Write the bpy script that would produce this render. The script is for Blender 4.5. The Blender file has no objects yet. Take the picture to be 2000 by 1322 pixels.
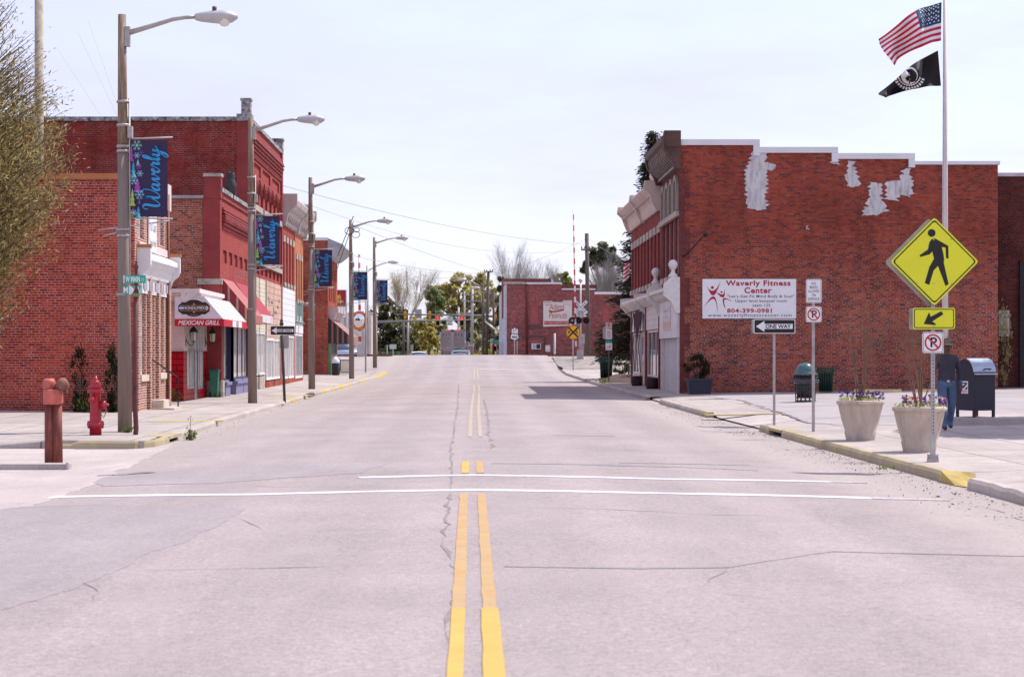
import bpy, bmesh, math, random
from mathutils import Vector, Matrix, noise
random.seed(7)
R = math.radians
rnd = random.random
def uni(a, b): return random.uniform(a, b)
SC = bpy.context.scene
COL = SC.collection
# ---- camera model: focal length in photo pixels, vanishing point of the street, eye height
F, VX, VY, ZC = 3600.0, 923.0, 690.0, 1.7
def P(x, y, D): return Vector(((x - VX) * D / F, D, ZC - (y - VY) * D / F))
def WX(x, D): return (x - VX) * D / F
def WZ(y, D): return ZC - (y - VY) * D / F
def lerp(a, b, t): return a + (b - a) * t
def interp(x, tab):
    if x <= tab[0][0]: return tab[0][1]
    for (x0, y0), (x1, y1) in zip(tab, tab[1:]):
        if x <= x1: return y0 + (y1 - y0) * (x - x0) / (x1 - x0)
    return tab[-1][1]
# ---- street surface
ZTAB = [(-30, .05), (10, .06), (24, .1), (40, .12), (62, .2), (85, .28), (112, .45), (123, .78), (132, 1.3), (138, 1.54), (142, 1.59), (146, 1.35), (153, .6), (165, .25), (200, .15), (2000, .15)]
DL = [(0, .13), (45, .13), (62, .2), (85, .2), (112, .22), (123, .2), (138, .02), (150, .1)]
DR = [(0, .13), (45, .12), (62, .06), (85, .06), (112, .08), (123, .15), (138, .02), (150, .1)]
def H(x, D):
    t = min(abs(x) / 6.2, 1.0)
    return interp(D, ZTAB) - (interp(D, DL) if x < 0 else interp(D, DR)) * t * t
KLT = [(33, -5.75), (44, -5.95), (69, -6.15), (100, -5.75), (116, -5.4), (130, -5.4)]
KRT = [(5, 6.3), (40, 6.25), (48, 6.05), (58, 5.85), (64, 5.75), (90, 5.65), (130, 5.7)]
def KL(D): return interp(D, KLT)
def KR(D): return interp(D, KRT)
def ZL(x, D):
    return H(-6.2, D) + .14 + .012 * max(0, -6.2 - x)
def ZR(x, D):
    return H(6.2, D) + .14 + .014 * max(0, x - 6.2)
def hit(px, py, zf=H):
    D = 40.0
    for i in range(60):
        z = zf(WX(px, D), D)
        Dn = F * (ZC - z) / max(py - VY, .5)
        D = D * .5 + min(Dn, 400) * .5
    return WX(px, D), D

# ---- materials
MATS = {}
def nt(m):
    m.use_nodes = True
    return m.node_tree.nodes, m.node_tree.links
def node(N, t, **kw):
    n = N.new(t)
    for k, v in kw.items():
        if k.startswith('i_'):
            key = k[2:]
            n.inputs[int(key) if key.isdigit() else key.replace('_', ' ')].default_value = v
        else: setattr(n, k, v)
    return n
def c4(c): return (c[0], c[1], c[2], 1)
def mixc(N, L, fac, a, b, mode='MIX'):
    n = N.new('ShaderNodeMix'); n.data_type = 'RGBA'; n.blend_type = mode
    for sock, val in ((n.inputs[0], fac), (n.inputs[6], a), (n.inputs[7], b)):
        if hasattr(val, 'links'): L.new(val, sock)
        elif isinstance(val, (int, float)): sock.default_value = val
        else: sock.default_value = c4(val)
    return n.outputs[2]
def math_(N, L, op, a, b=0.0, clamp=False):
    n = N.new('ShaderNodeMath'); n.operation = op; n.use_clamp = clamp
    for s, v in ((n.inputs[0], a), (n.inputs[1], b)):
        if hasattr(v, 'links'): L.new(v, s)
        else: s.default_value = v
    return n.outputs[0]
def ramp(N, L, fac, stops, interp_='LINEAR'):
    n = N.new('ShaderNodeValToRGB'); n.color_ramp.interpolation = interp_
    el = n.color_ramp.elements; el.remove(el[1]); el[0].position = stops[0][0]
    for i, (p, c) in enumerate(stops):
        e = el[0] if i == 0 else el.new(p); e.color = c4(c) if hasattr(c, '__len__') else (c, c, c, 1)
    L.new(fac, n.inputs[0])
    return n.outputs[0]
def noise_(N, L, vec, scale, detail=4, rough=.6, out=0, dist=0.0):
    n = N.new('ShaderNodeTexNoise'); n.inputs['Scale'].default_value = scale; n.inputs['Detail'].default_value = detail
    n.inputs['Roughness'].default_value = rough; n.inputs['Distortion'].default_value = dist
    L.new(vec, n.inputs['Vector'])
    return n.outputs[out]
def M(name, col, rough=.7, var=.15, scale=3.0, metal=0.0, spec=.35, dirt=None, dfac=.5, stretch=(1, 1, 1), bump=0.0, bscale=40, emit=None, estr=0.0, trans=0.0):
    if name in MATS: return MATS[name]
    m = bpy.data.materials.new(name); MATS[name] = m
    N, L = nt(m); b = N['Principled BSDF']
    b.inputs['Roughness'].default_value = rough; b.inputs['Metallic'].default_value = metal
    b.inputs['Specular IOR Level'].default_value = spec
    if var == 0 and dirt is None:
        b.inputs['Base Color'].default_value = c4(col)
    else:
        tc = N.new('ShaderNodeTexCoord'); mp = N.new('ShaderNodeMapping'); mp.inputs['Scale'].default_value = stretch
        L.new(tc.outputs['Object'], mp.inputs['Vector']); vec = mp.outputs['Vector']
        f = noise_(N, L, vec, scale, 5)
        f = ramp(N, L, f, [(.3, 1 - var * 1.4), (.7, 1 + var)])
        base = mixc(N, L, 1.0, col, f, 'MULTIPLY')
        if dirt is not None:
            d = noise_(N, L, vec, scale * 1.7 + .3, 6, .7)
            d = ramp(N, L, d, [(1 - dfac - .12, 0.0), (1 - dfac + .12, 1.0)])
            base = mixc(N, L, d, base, dirt)
        L.new(base, b.inputs['Base Color'])
        if bump:
            bn = N.new('ShaderNodeBump'); bn.inputs['Strength'].default_value = bump; bn.inputs['Distance'].default_value = .01
            L.new(noise_(N, L, tc.outputs['Object'], bscale, 3), bn.inputs['Height']); L.new(bn.outputs[0], b.inputs['Normal'])
    if emit is not None:
        b.inputs['Emission Color'].default_value = c4(emit); b.inputs['Emission Strength'].default_value = estr
    return m
def facing_uv(N, L):
    tc = N.new('ShaderNodeTexCoord'); sp = N.new('ShaderNodeSeparateXYZ'); L.new(tc.outputs['Object'], sp.inputs[0])
    ge = N.new('ShaderNodeNewGeometry'); sn = N.new('ShaderNodeSeparateXYZ'); L.new(ge.outputs['True Normal'], sn.inputs[0])
    s = math_(N, L, 'GREATER_THAN', math_(N, L, 'ABSOLUTE', sn.outputs[0]), .7)
    u = math_(N, L, 'ADD', math_(N, L, 'MULTIPLY', sp.outputs[1], s), math_(N, L, 'MULTIPLY', sp.outputs[0], math_(N, L, 'SUBTRACT', 1.0, s)))
    cb = N.new('ShaderNodeCombineXYZ'); L.new(u, cb.inputs[0]); L.new(sp.outputs[2], cb.inputs[1])
    return cb.outputs[0], tc.outputs['Object'], sp
def brick(name, cols, mortar, fade=0.0, hi=None, course=.0677, bl=.2032, ms=.0085, big=.25, soot=None, hdr=True):
    if name in MATS: return MATS[name]
    m = bpy.data.materials.new(name); MATS[name] = m
    N, L = nt(m); b = N['Principled BSDF']; b.inputs['Roughness'].default_value = .92; b.inputs['Specular IOR Level'].default_value = .05
    uv, ob, sp = facing_uv(N, L)
    wob = N.new('ShaderNodeVectorMath'); wob.operation = 'MULTIPLY_ADD'
    L.new(noise_(N, L, ob, 2.2, 2, .5, 1), wob.inputs[0]); wob.inputs[1].default_value = (.012, .012, 0); L.new(uv, wob.inputs[2])
    t = N.new('ShaderNodeTexBrick'); L.new(wob.outputs[0], t.inputs['Vector'])
    t.inputs['Color1'].default_value = (0, 0, 0, 1); t.inputs['Color2'].default_value = (1, 1, 1, 1); t.inputs['Mortar'].default_value = (0, 0, 0, 1)
    t.inputs['Scale'].default_value = 1; t.inputs['Mortar Size'].default_value = ms; t.inputs['Mortar Smooth'].default_value = .15
    t.inputs['Brick Width'].default_value = bl; t.inputs['Row Height'].default_value = course
    t.squash = .5 if hdr else 1.0; t.squash_frequency = 6
    col = ramp(N, L, t.outputs['Color'], [(i / (len(cols) - 1), c) for i, c in enumerate(cols)])
    g = ramp(N, L, noise_(N, L, ob, .55, 5, .65), [(.32, 1 - big), (.68, 1 + big * .8)])
    col = mixc(N, L, 1.0, col, g, 'MULTIPLY')
    g2 = ramp(N, L, noise_(N, L, ob, 14, 3), [(.3, .82), (.7, 1.15)])
    col = mixc(N, L, 1.0, col, g2, 'MULTIPLY')
    fm = t.outputs['Fac']
    if fade:
        k = ramp(N, L, noise_(N, L, ob, .9, 5, .7), [(.5 - .32 * (1 - fade), 1.0), (.58, 1.0 - fade)])
        k2 = ramp(N, L, noise_(N, L, ob, 5, 2, .7), [(.35, .5), (.6, 1.0)])
        fm = math_(N, L, 'MULTIPLY', math_(N, L, 'MULTIPLY', fm, k), k2)
    if hi:     # upper courses washed with old red paint: joints hardly show there
        k = ramp(N, L, math_(N, L, 'MULTIPLY', math_(N, L, 'SUBTRACT', math_(N, L, 'ADD', sp.outputs[2], math_(N, L, 'MULTIPLY', noise_(N, L, ob, .7, 5, .7), 2.4)), hi[0]), 1 / (hi[1] - hi[0])), [(0.0, 1.0), (1.0, hi[2])])
        fm = math_(N, L, 'MULTIPLY', fm, k); col = mixc(N, L, math_(N, L, 'MULTIPLY', math_(N, L, 'SUBTRACT', 1.0, k), .4), col, hi[3])
    mps = N.new('ShaderNodeMapping'); mps.inputs['Scale'].default_value = (1.3, 1.3, .16); L.new(ob, mps.inputs['Vector'])
    st = ramp(N, L, noise_(N, L, mps.outputs[0], 1.6, 6, .7), [(.3, .74), (.5, 1.0), (.7, 1.14)])      # rain streaks
    col = mixc(N, L, 1.0, col, st, 'MULTIPLY')
    col = mixc(N, L, fm, col, mortar)
    if soot:
        zz = math_(N, L, 'ADD', sp.outputs[2], math_(N, L, 'MULTIPLY', noise_(N, L, ob, 1.3, 4), .8))
        k = ramp(N, L, math_(N, L, 'SUBTRACT', zz, soot[0]), [(0.0, soot[1]), (.9, 0.0)])
        col = mixc(N, L, k, col, (.04, .03, .032))
    L.new(col, b.inputs['Base Color'])
    bn = N.new('ShaderNodeBump'); bn.inputs['Strength'].default_value = .5; bn.inputs['Distance'].default_value = .006; bn.invert = True
    L.new(t.outputs['Fac'], bn.inputs['Height']); L.new(bn.outputs[0], b.inputs['Normal'])
    return m
def boards(name, col, pitch, horiz=True, gap=.02, dirt=None, dfac=.3, dark=.35, rough=.6):
    """lapped boards / panels: dark joint lines every pitch metres"""
    if name in MATS: return MATS[name]
    m = bpy.data.materials.new(name); MATS[name] = m
    N, L = nt(m); b = N['Principled BSDF']; b.inputs['Roughness'].default_value = rough
    uv, ob, sp = facing_uv(N, L)
    s2 = N.new('ShaderNodeSeparateXYZ'); L.new(uv, s2.inputs[0])
    w = math_(N, L, 'FRACT', math_(N, L, 'DIVIDE', math_(N, L, 'ADD', s2.outputs[1 if horiz else 0], 50), pitch))
    k = ramp(N, L, w, [(gap / pitch * .6, 1.0), (gap / pitch, 0.0)])
    g = ramp(N, L, noise_(N, L, ob, 1.6, 5), [(.3, .85), (.7, 1.1)])
    base = mixc(N, L, 1.0, col, g, 'MULTIPLY')
    if dirt is not None:
        d = ramp(N, L, noise_(N, L, ob, 2.4, 6, .75), [(1 - dfac - .1, 0.0), (1 - dfac + .08, 1.0)])
        base = mixc(N, L, d, base, dirt)
    base = mixc(N, L, k, base, tuple(c * dark for c in col))
    L.new(base, b.inputs['Base Color'])
    return m
def stripes(name, cols, pitch, axis=1, rough=.6):
    """woven cloth stripes along an object axis"""
    if name in MATS: return MATS[name]
    m = bpy.data.materials.new(name); MATS[name] = m
    N, L = nt(m); b = N['Principled BSDF']; b.inputs['Roughness'].default_value = rough
    tc = N.new('ShaderNodeTexCoord'); sp = N.new('ShaderNodeSeparateXYZ'); L.new(tc.outputs['Object'], sp.inputs[0])
    w = math_(N, L, 'FRACT', math_(N, L, 'DIVIDE', math_(N, L, 'ADD', sp.outputs[axis], 100), pitch))
    n = len(cols)
    c = ramp(N, L, w, [(i / n, k) for i, k in enumerate(cols)], 'CONSTANT')
    L.new(c, b.inputs['Base Color'])
    return m
def ground_mat(name, col, speck=.25, blotch=.14, spots=0.0, bump=.3, joints=None, tint=None, rough=.9, patch=None):
    if name in MATS: return MATS[name]
    m = bpy.data.materials.new(name); MATS[name] = m
    N, L = nt(m); b = N['Principled BSDF']; b.inputs['Roughness'].default_value = rough; b.inputs['Specular IOR Level'].default_value = .25
    tc = N.new('ShaderNodeTexCoord'); ob = tc.outputs['Object']
    g = ramp(N, L, noise_(N, L, ob, .35, 6, .65), [(.3, 1 - blotch), (.7, 1 + blotch)])
    base = mixc(N, L, 1.0, col, g, 'MULTIPLY')
    mp = N.new('ShaderNodeMapping'); mp.inputs['Scale'].default_value = (1.0, .22, 1); L.new(ob, mp.inputs['Vector'])
    g = ramp(N, L, noise_(N, L, mp.outputs[0], 1.7, 6, .7), [(.3, 1 - blotch * .7), (.7, 1 + blotch * .6)])
    base = mixc(N, L, 1.0, base, g, 'MULTIPLY')
    for sc_, am in ((60, speck), (16, speck * .45)):
        g = ramp(N, L, noise_(N, L, ob, sc_, 3, .75), [(.32, 1 - am), (.5, 1.0), (.68, 1 + am)])
        base = mixc(N, L, 1.0, base, g, 'MULTIPLY')
    if tint: 
        k = ramp(N, L, noise_(N, L, ob, .8, 6, .75), [(.52, 0.0), (.68, 1.0)])
        base = mixc(N, L, math_(N, L, 'MULTIPLY', k, tint[3]), base, tint[:3])
    if patch:   # worn strip toward the kerbs: soil and grit washed to the gutter
        sp = N.new('ShaderNodeSeparateXYZ'); L.new(ob, sp.inputs[0])
        e = math_(N, L, 'ADD', math_(N, L, 'ABSOLUTE', sp.outputs[0]), math_(N, L, 'MULTIPLY', noise_(N, L, ob, 1.4, 6, .75), 1.6))
        k = ramp(N, L, math_(N, L, 'SUBTRACT', e, 4.9), [(0.0, 0.0), (1.0, 1.0)])
        base = mixc(N, L, math_(N, L, 'MULTIPLY', k, .75), base, patch)
        gr = ramp(N, L, noise_(N, L, ob, 17, 3, .9), [(.58, 0.0), (.64, 1.0)])
        base = mixc(N, L, math_(N, L, 'MULTIPLY', math_(N, L, 'MULTIPLY', k, gr), .75), base, (.09, .07, .065))
    if patch:   # faint wheel tracks
        wv = N.new('ShaderNodeMath'); wv.operation = 'SINE'; L.new(math_(N, L, 'MULTIPLY', sp.outputs[0], 3.5), wv.inputs[0])
        base = mixc(N, L, 1.0, base, ramp(N, L, math_(N, L, 'ADD', wv.outputs[0], math_(N, L, 'MULTIPLY', noise_(N, L, mp.outputs[0], .8, 4), 1.6)), [(.0, 1.03), (1.0, .96)]), 'MULTIPLY')
    if spots:
        v = N.new('ShaderNodeTexVoronoi'); v.inputs['Scale'].default_value = 9; L.new(ob, v.inputs['Vector'])
        k = ramp(N, L, v.outputs['Distance'], [(.0, 1.0), (.09, 0.0)])
        k2 = ramp(N, L, noise_(N, L, ob, 1.1, 3), [(.5, 0.0), (.62, 1.0)])
        base = mixc(N, L, math_(N, L, 'MULTIPLY', math_(N, L, 'MULTIPLY', k, k2), spots), base, (.06, .05, .05))
    if joints:
        t = N.new('ShaderNodeTexBrick'); L.new(ob, t.inputs['Vector']); t.offset = 0
        t.inputs['Scale'].default_value = 1; t.inputs['Brick Width'].default_value = joints; t.inputs['Row Height'].default_value = joints
        t.inputs['Mortar Size'].default_value = .014; t.inputs['Color1'].default_value = (.9, .9, .9, 1); t.inputs['Color2'].default_value = (1.05, 1.05, 1.05, 1); t.inputs['Mortar'].default_value = (.3, .28, .26, 1)
        base = mixc(N, L, 1.0, base, t.outputs['Color'], 'MULTIPLY')
    L.new(base, b.inputs['Base Color'])
    if bump:
        bn = N.new('ShaderNodeBump'); bn.inputs['Strength'].default_value = bump; bn.inputs['Distance'].default_value = .008
        L.new(noise_(N, L, ob, 70, 3, .7), bn.inputs['Height']); L.new(bn.outputs[0], b.inputs['Normal'])
    return m
def glass(name, col=(.03, .035, .045), rough=.06, streak=None):
    if name in MATS: return MATS[name]
    m = bpy.data.materials.new(name); MATS[name] = m
    N, L = nt(m); b = N['Principled BSDF']; b.inputs['Roughness'].default_value = rough; b.inputs['Specular IOR Level'].default_value = .7
    b.inputs['Base Color'].default_value = c4(col)
    if streak:      # curtains and displays standing behind the pane
        tc = N.new('ShaderNodeTexCoord'); mp = N.new('ShaderNodeMapping'); mp.inputs['Scale'].default_value = (3.2, 3.2, .35); L.new(tc.outputs['Object'], mp.inputs['Vector'])
        L.new(ramp(N, L, noise_(N, L, mp.outputs[0], 1.6, 4, .7), [(.36, col), (.5, streak), (.62, tuple(s * 1.25 for s in streak)), (.72, col)]), b.inputs['Base Color'])
    return m

# ---- mesh builder
class Fr:
    """a flat frame: origin + u*U + v*V + d*N"""
    def __init__(s, o, U, V, N=None):
        s.o = Vector(o); s.U = Vector(U).normalized(); s.V = Vector(V).normalized(); s.N = Vector(N).normalized() if N is not None else s.U.cross(s.V)
    def __call__(s, u, v, d=0.0): return s.o + s.U * u + s.V * v + s.N * d
def front(D): return Fr((0, D, 0), (1, 0, 0), (0, 0, 1), (0, -1, 0))            # faces the camera; u = x, v = z
def leftside(X): return Fr((X, 0, 0), (0, 1, 0), (0, 0, 1), (1, 0, 0))          # west row, faces east; u = y
def rightside(X): return Fr((X, 0, 0), (0, 1, 0), (0, 0, 1), (-1, 0, 0))        # east row, faces west
FREE = Fr((0, 0, 0), (1, 0, 0), (0, 1, 0), (0, 0, 1))
class MB:
    def __init__(s): s.V = []; s.Fc = []; s.Mi = []; s.Sm = []
    def face(s, pts, m=0, sm=False):
        i = len(s.V); s.V += [tuple(p) for p in pts]; s.Fc.append(tuple(range(i, i + len(pts)))); s.Mi.append(m); s.Sm.append(sm)
    def grid(s, rows, m=0, sm=True, close=False):
        i = len(s.V); n = len(rows[0]); assert all(len(r) == n for r in rows)
        for r in rows: s.V += [tuple(p) for p in r]
        for a in range(len(rows) - 1):
            for b in range(n if close else n - 1):
                c = (b + 1) % n
                s.Fc.append((i + a * n + b, i + a * n + c, i + (a + 1) * n + c, i + (a + 1) * n + b)); s.Mi.append(m); s.Sm.append(sm)
    def box(s, u0, u1, v0, v1, d0, d1, m=0, fr=FREE):
        p = [fr(u, v, d) for d in (d0, d1) for v in (v0, v1) for u in (u0, u1)]
        i = len(s.V); s.V += [tuple(q) for q in p]
        for f in ((0, 1, 3, 2), (4, 6, 7, 5), (0, 4, 5, 1), (2, 3, 7, 6), (0, 2, 6, 4), (1, 5, 7, 3)):
            s.Fc.append(tuple(i + k for k in f)); s.Mi.append(m); s.Sm.append(False)
        return s
    def cbox(s, c, size, m=0, rot=0.0):
        q = Matrix.Rotation(rot, 3, 'Z'); fr = Fr(c, q @ Vector((1, 0, 0)), q @ Vector((0, 1, 0)), (0, 0, 1))
        return s.box(-size[0] / 2, size[0] / 2, -size[1] / 2, size[1] / 2, -size[2] / 2, size[2] / 2, m, fr)
    def tube(s, pts, r, n=8, m=0, cap=True, sm=True, flat=1.0):
        pts = [Vector(p) for p in pts]; k = len(pts)
        rs = r if isinstance(r, (list, tuple)) else [r] * k
        rows = []; up = None
        for i, p in enumerate(pts):
            t = (pts[min(i + 1, k - 1)] - pts[max(i - 1, 0)])
            if t.length < 1e-9: t = Vector((0, 0, 1))
            t.normalize()
            if up is None: up = Vector((0, 1, 0)) if abs(t.y) < .9 else Vector((1, 0, 0))
            a = t.cross(up)
            if a.length < 1e-6: a = t.orthogonal()
            a.normalize(); up = a.cross(t); up.normalize()
            rows.append([p + (a * math.cos(2 * math.pi * j / n) + up * math.sin(2 * math.pi * j / n) * flat) * rs[i] for j in range(n)])
        s.grid(rows, m, sm, True)
        if cap: s.face(rows[0][::-1], m); s.face(rows[-1], m)
        return s
    def cyl(s, p0, p1, r0, r1=None, n=12, m=0, cap=True, sm=True): return s.tube([p0, p1], [r0, r0 if r1 is None else r1], n, m, cap, sm)
    def lathe(s, prof, o, n=20, m=0, sm=True, axis=(0, 0, 1), cap=True):
        ax = Vector(axis).normalized(); a = ax.orthogonal().normalized() if abs(ax.z) < .99 else Vector((1, 0, 0)); b = ax.cross(a); o = Vector(o)
        rows = [[o + ax * z + (a * math.cos(2 * math.pi * j / n) + b * math.sin(2 * math.pi * j / n)) * r for j in range(n)] for r, z in prof]
        s.grid(rows, m, sm, True)
        if cap:
            if prof[0][0] > 1e-4: s.face(rows[0][::-1], m)
            if prof[-1][0] > 1e-4: s.face(rows[-1], m)
        return s
    def prism(s, poly, fr, d0, d1, m=0, side=None):
        a = [fr(u, v, d0) for u, v in poly]; b = [fr(u, v, d1) for u, v in poly]; n = len(poly)
        s.face(a[::-1], m); s.face(b, m)
        for i in range(n):
            j = (i + 1) % n; s.face((a[i], a[j], b[j], b[i]), m if side is None else side)
        return s
    def poly(s, poly, fr, d, m=0): s.face([fr(u, v, d) for u, v in poly], m); return s
    def disc(s, c, r, fr, d, m=0, n=20, r2=None):
        if r2 is None: s.poly([(c[0] + r * math.cos(6.28319 * i / n), c[1] + r * math.sin(6.28319 * i / n)) for i in range(n)], fr, d, m)
        else:
            for i in range(n):
                a0, a1 = 6.28319 * i / n, 6.28319 * (i + 1) / n
                s.poly([(c[0] + q * math.cos(a), c[1] + q * math.sin(a)) for q, a in ((r2, a0), (r, a0), (r, a1), (r2, a1))], fr, d, m)
        return s
    def sphere(s, c, r, n=12, m=0, sz=1.0):
        k = n // 2
        return s.lathe([(max(1e-5, r * math.sin(math.pi * i / k)), -r * sz * math.cos(math.pi * i / k)) for i in range(k + 1)], c, n, m)
    def text(s, body, u0, u1, v0, v1, fr, d=.004, m=0, bold=0.0, shear=0.0, track=1.0):
        cu = bpy.data.curves.new('lettering', 'FONT'); cu.body = body; cu.resolution_u = 3; cu.offset = bold; cu.shear = shear; cu.space_character = track; cu.fill_mode = 'FRONT'
        ob = bpy.data.objects.new('lettering', cu); me = bpy.data.meshes.new_from_object(ob)
        if len(me.vertices):
            xs = [v.co.x for v in me.vertices]; ys = [v.co.y for v in me.vertices]
            x0, x1, y0, y1 = min(xs), max(xs), min(ys), max(ys)
            i = len(s.V)
            for v in me.vertices:
                s.V.append(tuple(fr(lerp(u0, u1, (v.co.x - x0) / (x1 - x0)), lerp(v0, v1, (v.co.y - y0) / (y1 - y0)), d)))
            for p in me.polygons: s.Fc.append(tuple(i + k for k in p.vertices)); s.Mi.append(m); s.Sm.append(False)
        bpy.data.objects.remove(ob); bpy.data.curves.remove(cu); bpy.data.meshes.remove(me)
        return s
    def wall(s, fr, u0, u1, v0, v1, holes=(), m=0, depth=.22, rm=None):
        """flat wall face with rectangular openings (u0,u1,v0,v1) and their reveals"""
        us = sorted({u0, u1, *[h[0] for h in holes], *[h[1] for h in holes]}); vs = sorted({v0, v1, *[h[2] for h in holes], *[h[3] for h in holes]})
        for a, b in zip(us, us[1:]):
            for c, d in zip(vs, vs[1:]):
                mu, mv = (a + b) / 2, (c + d) / 2
                if any(h[0] < mu < h[1] and h[2] < mv < h[3] for h in holes): continue
                s.face([fr(a, c), fr(b, c), fr(b, d), fr(a, d)], m)
        for h in holes:
            q = [(h[0], h[2]), (h[1], h[2]), (h[1], h[3]), (h[0], h[3])]
            for i in range(4):
                (a, c), (b, d) = q[i], q[(i + 1) % 4]
                s.face([fr(a, c), fr(b, d), fr(b, d, -depth), fr(a, c, -depth)], m if rm is None else rm)
        return s
    def leafquad(s, c, size, m=0, asp=1.0, up=None):
        a = Vector((uni(-1, 1), uni(-1, 1), uni(-1, 1)))
        if up is not None: a = Vector(up) + a * .5
        a.normalize(); b = a.cross(Vector((uni(-1, 1), uni(-1, 1), uni(-1, 1))))
        if b.length < .05: b = a.orthogonal()
        b.normalize(); a *= size; b *= size * asp
        i = len(s.V); s.V += [tuple(c - a), tuple(c + b * .6), tuple(c + a), tuple(c - b * .6)]
        s.Fc.append((i, i + 1, i + 2, i + 3)); s.Mi.append(m); s.Sm.append(False)
    def build(s, name, mats, parent=None, bevel=0.0, recalc=True):
        me = bpy.data.meshes.new(name); me.from_pydata(s.V, [], s.Fc)
        for k in (mats if isinstance(mats, (list, tuple)) else [mats]): me.materials.append(k)
        me.polygons.foreach_set('material_index', s.Mi); me.polygons.foreach_set('use_smooth', s.Sm)
        if recalc and len(s.Fc) < 6000:
            bm = bmesh.new(); bm.from_mesh(me); bmesh.ops.remove_doubles(bm, verts=bm.verts, dist=1e-5); bmesh.ops.recalc_face_normals(bm, faces=bm.faces); bm.to_mesh(me); bm.free()
        me.update()
        o = bpy.data.objects.new(name, me); COL.objects.link(o)
        if parent is not None:
            o.parent = parent; o.matrix_parent_inverse = Matrix.Translation(-Vector(parent.location)) if parent.parent is None else Matrix()
        if bevel:
            bv = o.modifiers.new('soft_edges', 'BEVEL'); bv.width = bevel; bv.segments = 2; bv.limit_method = 'ANGLE'; bv.angle_limit = R(40)
        return o
def tag(o, label, cat, group=None, kind=None):
    if label: o['label'] = label
    if cat: o['category'] = cat
    if group: o['group'] = group
    if kind: o['kind'] = kind
    return o
def thing(name, label, cat, loc=(0, 0, 0), group=None):
    o = bpy.data.objects.new(name, None); COL.objects.link(o); o.location = loc; o.empty_display_size = .2
    return tag(o, label, cat, group)
def structure(name, mb, mats, **k):
    o = mb.build(name, mats, **k); o['kind'] = 'structure'; return o
def dup(root, loc, label=None, rot=None, scale=None):
    r = root.copy(); COL.objects.link(r); r.location = loc
    if label: r['label'] = label
    if rot is not None: r.rotation_euler = (0, 0, rot)
    if scale: r.scale = (scale,) * 3
    for ch in list(root.children):
        c = ch.copy(); COL.objects.link(c); c.parent = r
        for g in list(ch.children):
            d = g.copy(); COL.objects.link(d); d.parent = c
    return r
# ---- camera, world, sun
cam = bpy.data.cameras.new('camera'); co = bpy.data.objects.new('camera', cam); COL.objects.link(co); SC.camera = co
co.location = (0, 0, ZC); co.rotation_euler = (R(90), 0, 0)
cam.sensor_width = 36; cam.lens = F / 2000 * 36; cam.shift_x = (1000 - VX) / 2000; cam.shift_y = (VY - 661) / 2000
cam.clip_start = .1; cam.clip_end = 6000
cam.dof.use_dof = True; cam.dof.focus_distance = 42; cam.dof.aperture_fstop = 4.0
SUN = Vector((.536, .33, 1.0)).normalized()
el = math.asin(SUN.z); az = math.atan2(SUN.x, SUN.y)
w = bpy.data.worlds.new('World'); SC.world = w; w.use_nodes = True
N, L = w.node_tree.nodes, w.node_tree.links
sky = N.new('ShaderNodeTexSky'); sky.sky_type = 'NISHITA'; sky.sun_disc = False; sky.sun_elevation = el; sky.sun_rotation = az
sky.air_density = 1.0; sky.dust_density = 1.0; sky.ozone_density = 1.0
bg = N['Background']; bg.inputs['Strength'].default_value = .15
# thin high cloud drifting through the sky
tc = N.new('ShaderNodeTexCoord'); mp = N.new('ShaderNodeMapping'); mp.inputs['Scale'].default_value = (1.2, 1.2, 5.0); L.new(tc.outputs['Generated'], mp.inputs['Vector'])
nz = noise_(N, L, mp.outputs[0], 2.3, 7, .62)
cl = ramp(N, L, nz, [(.36, .72), (.7, .95)])
L.new(mixc(N, L, cl, sky.outputs[0], (2.5, 2.42, 3.25)), bg.inputs['Color'])
sl = bpy.data.lights.new('sun', 'SUN'); sl.energy = 2.6; sl.angle = R(.53); sl.color = (1, .96, .9)
so = bpy.data.objects.new('sun', sl); COL.objects.link(so); so.rotation_euler = SUN.to_track_quat('Z', 'Y').to_euler(); so.location = (60, 40, 90)
SC.view_settings.view_transform = 'Standard'; SC.view_settings.look = 'None'; SC.view_settings.exposure = EXPO = 1.06; SC.view_settings.gamma = 1
SC.cycles.use_denoising = True; SC.cycles.max_bounces = 6; SC.cycles.diffuse_bounces = 3; SC.cycles.glossy_bounces = 3
SC.cycles.sample_clamp_indirect = 8

# ---- shared materials
ASPH = ground_mat('asphalt', (.308, .258, .254), .32, .1, .8, .35, tint=(.34, .29, .285, .4), patch=(.36, .31, .29))
ASPH2 = ground_mat('asphalt_patch', (.29, .25, .253), .26, .1, .3, .3)
LOT = ground_mat('lot_asphalt', (.33, .295, .3), .2, .12, .6, .3, tint=(.42, .36, .34, .5))
TAR = ground_mat('tar_seal', (.2, .195, .21), .15, .2, 0, .1)
TAR2 = ground_mat('faded_tar_seal', (.27, .24, .248), .15, .2, 0, .1)
CRACK = M('crack', (.235, .195, .19), .95)
CONC = ground_mat('concrete_walk', (.385, .335, .315), .18, .17, .6, .2, joints=1.55, tint=(.31, .265, .24, .6))
APRON = ground_mat('concrete_apron', (.4, .345, .33), .2, .14, .4, .3, tint=(.4, .35, .33, .5))
KERB = ground_mat('kerb_concrete', (.4, .345, .315), .16, .2, .2, .3)
YKERB = M('worn_yellow_kerb_paint', (.42, .34, .19), .8, .22, 1.5, dirt=(.34, .285, .22), dfac=.47, bump=.5, bscale=25)
YNEW = M('yellow_kerb_paint', (.5, .36, .06), .7, .15, 2, dirt=(.42, .33, .17), dfac=.3)
YRAMP = M('dusty_yellow_ramp_paint', (.44, .32, .09), .8, .15, 2, dirt=(.4, .32, .17), dfac=.4)
BKERB = M('black_kerb_paint', (.035, .035, .04), .6, .2, 3)
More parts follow.
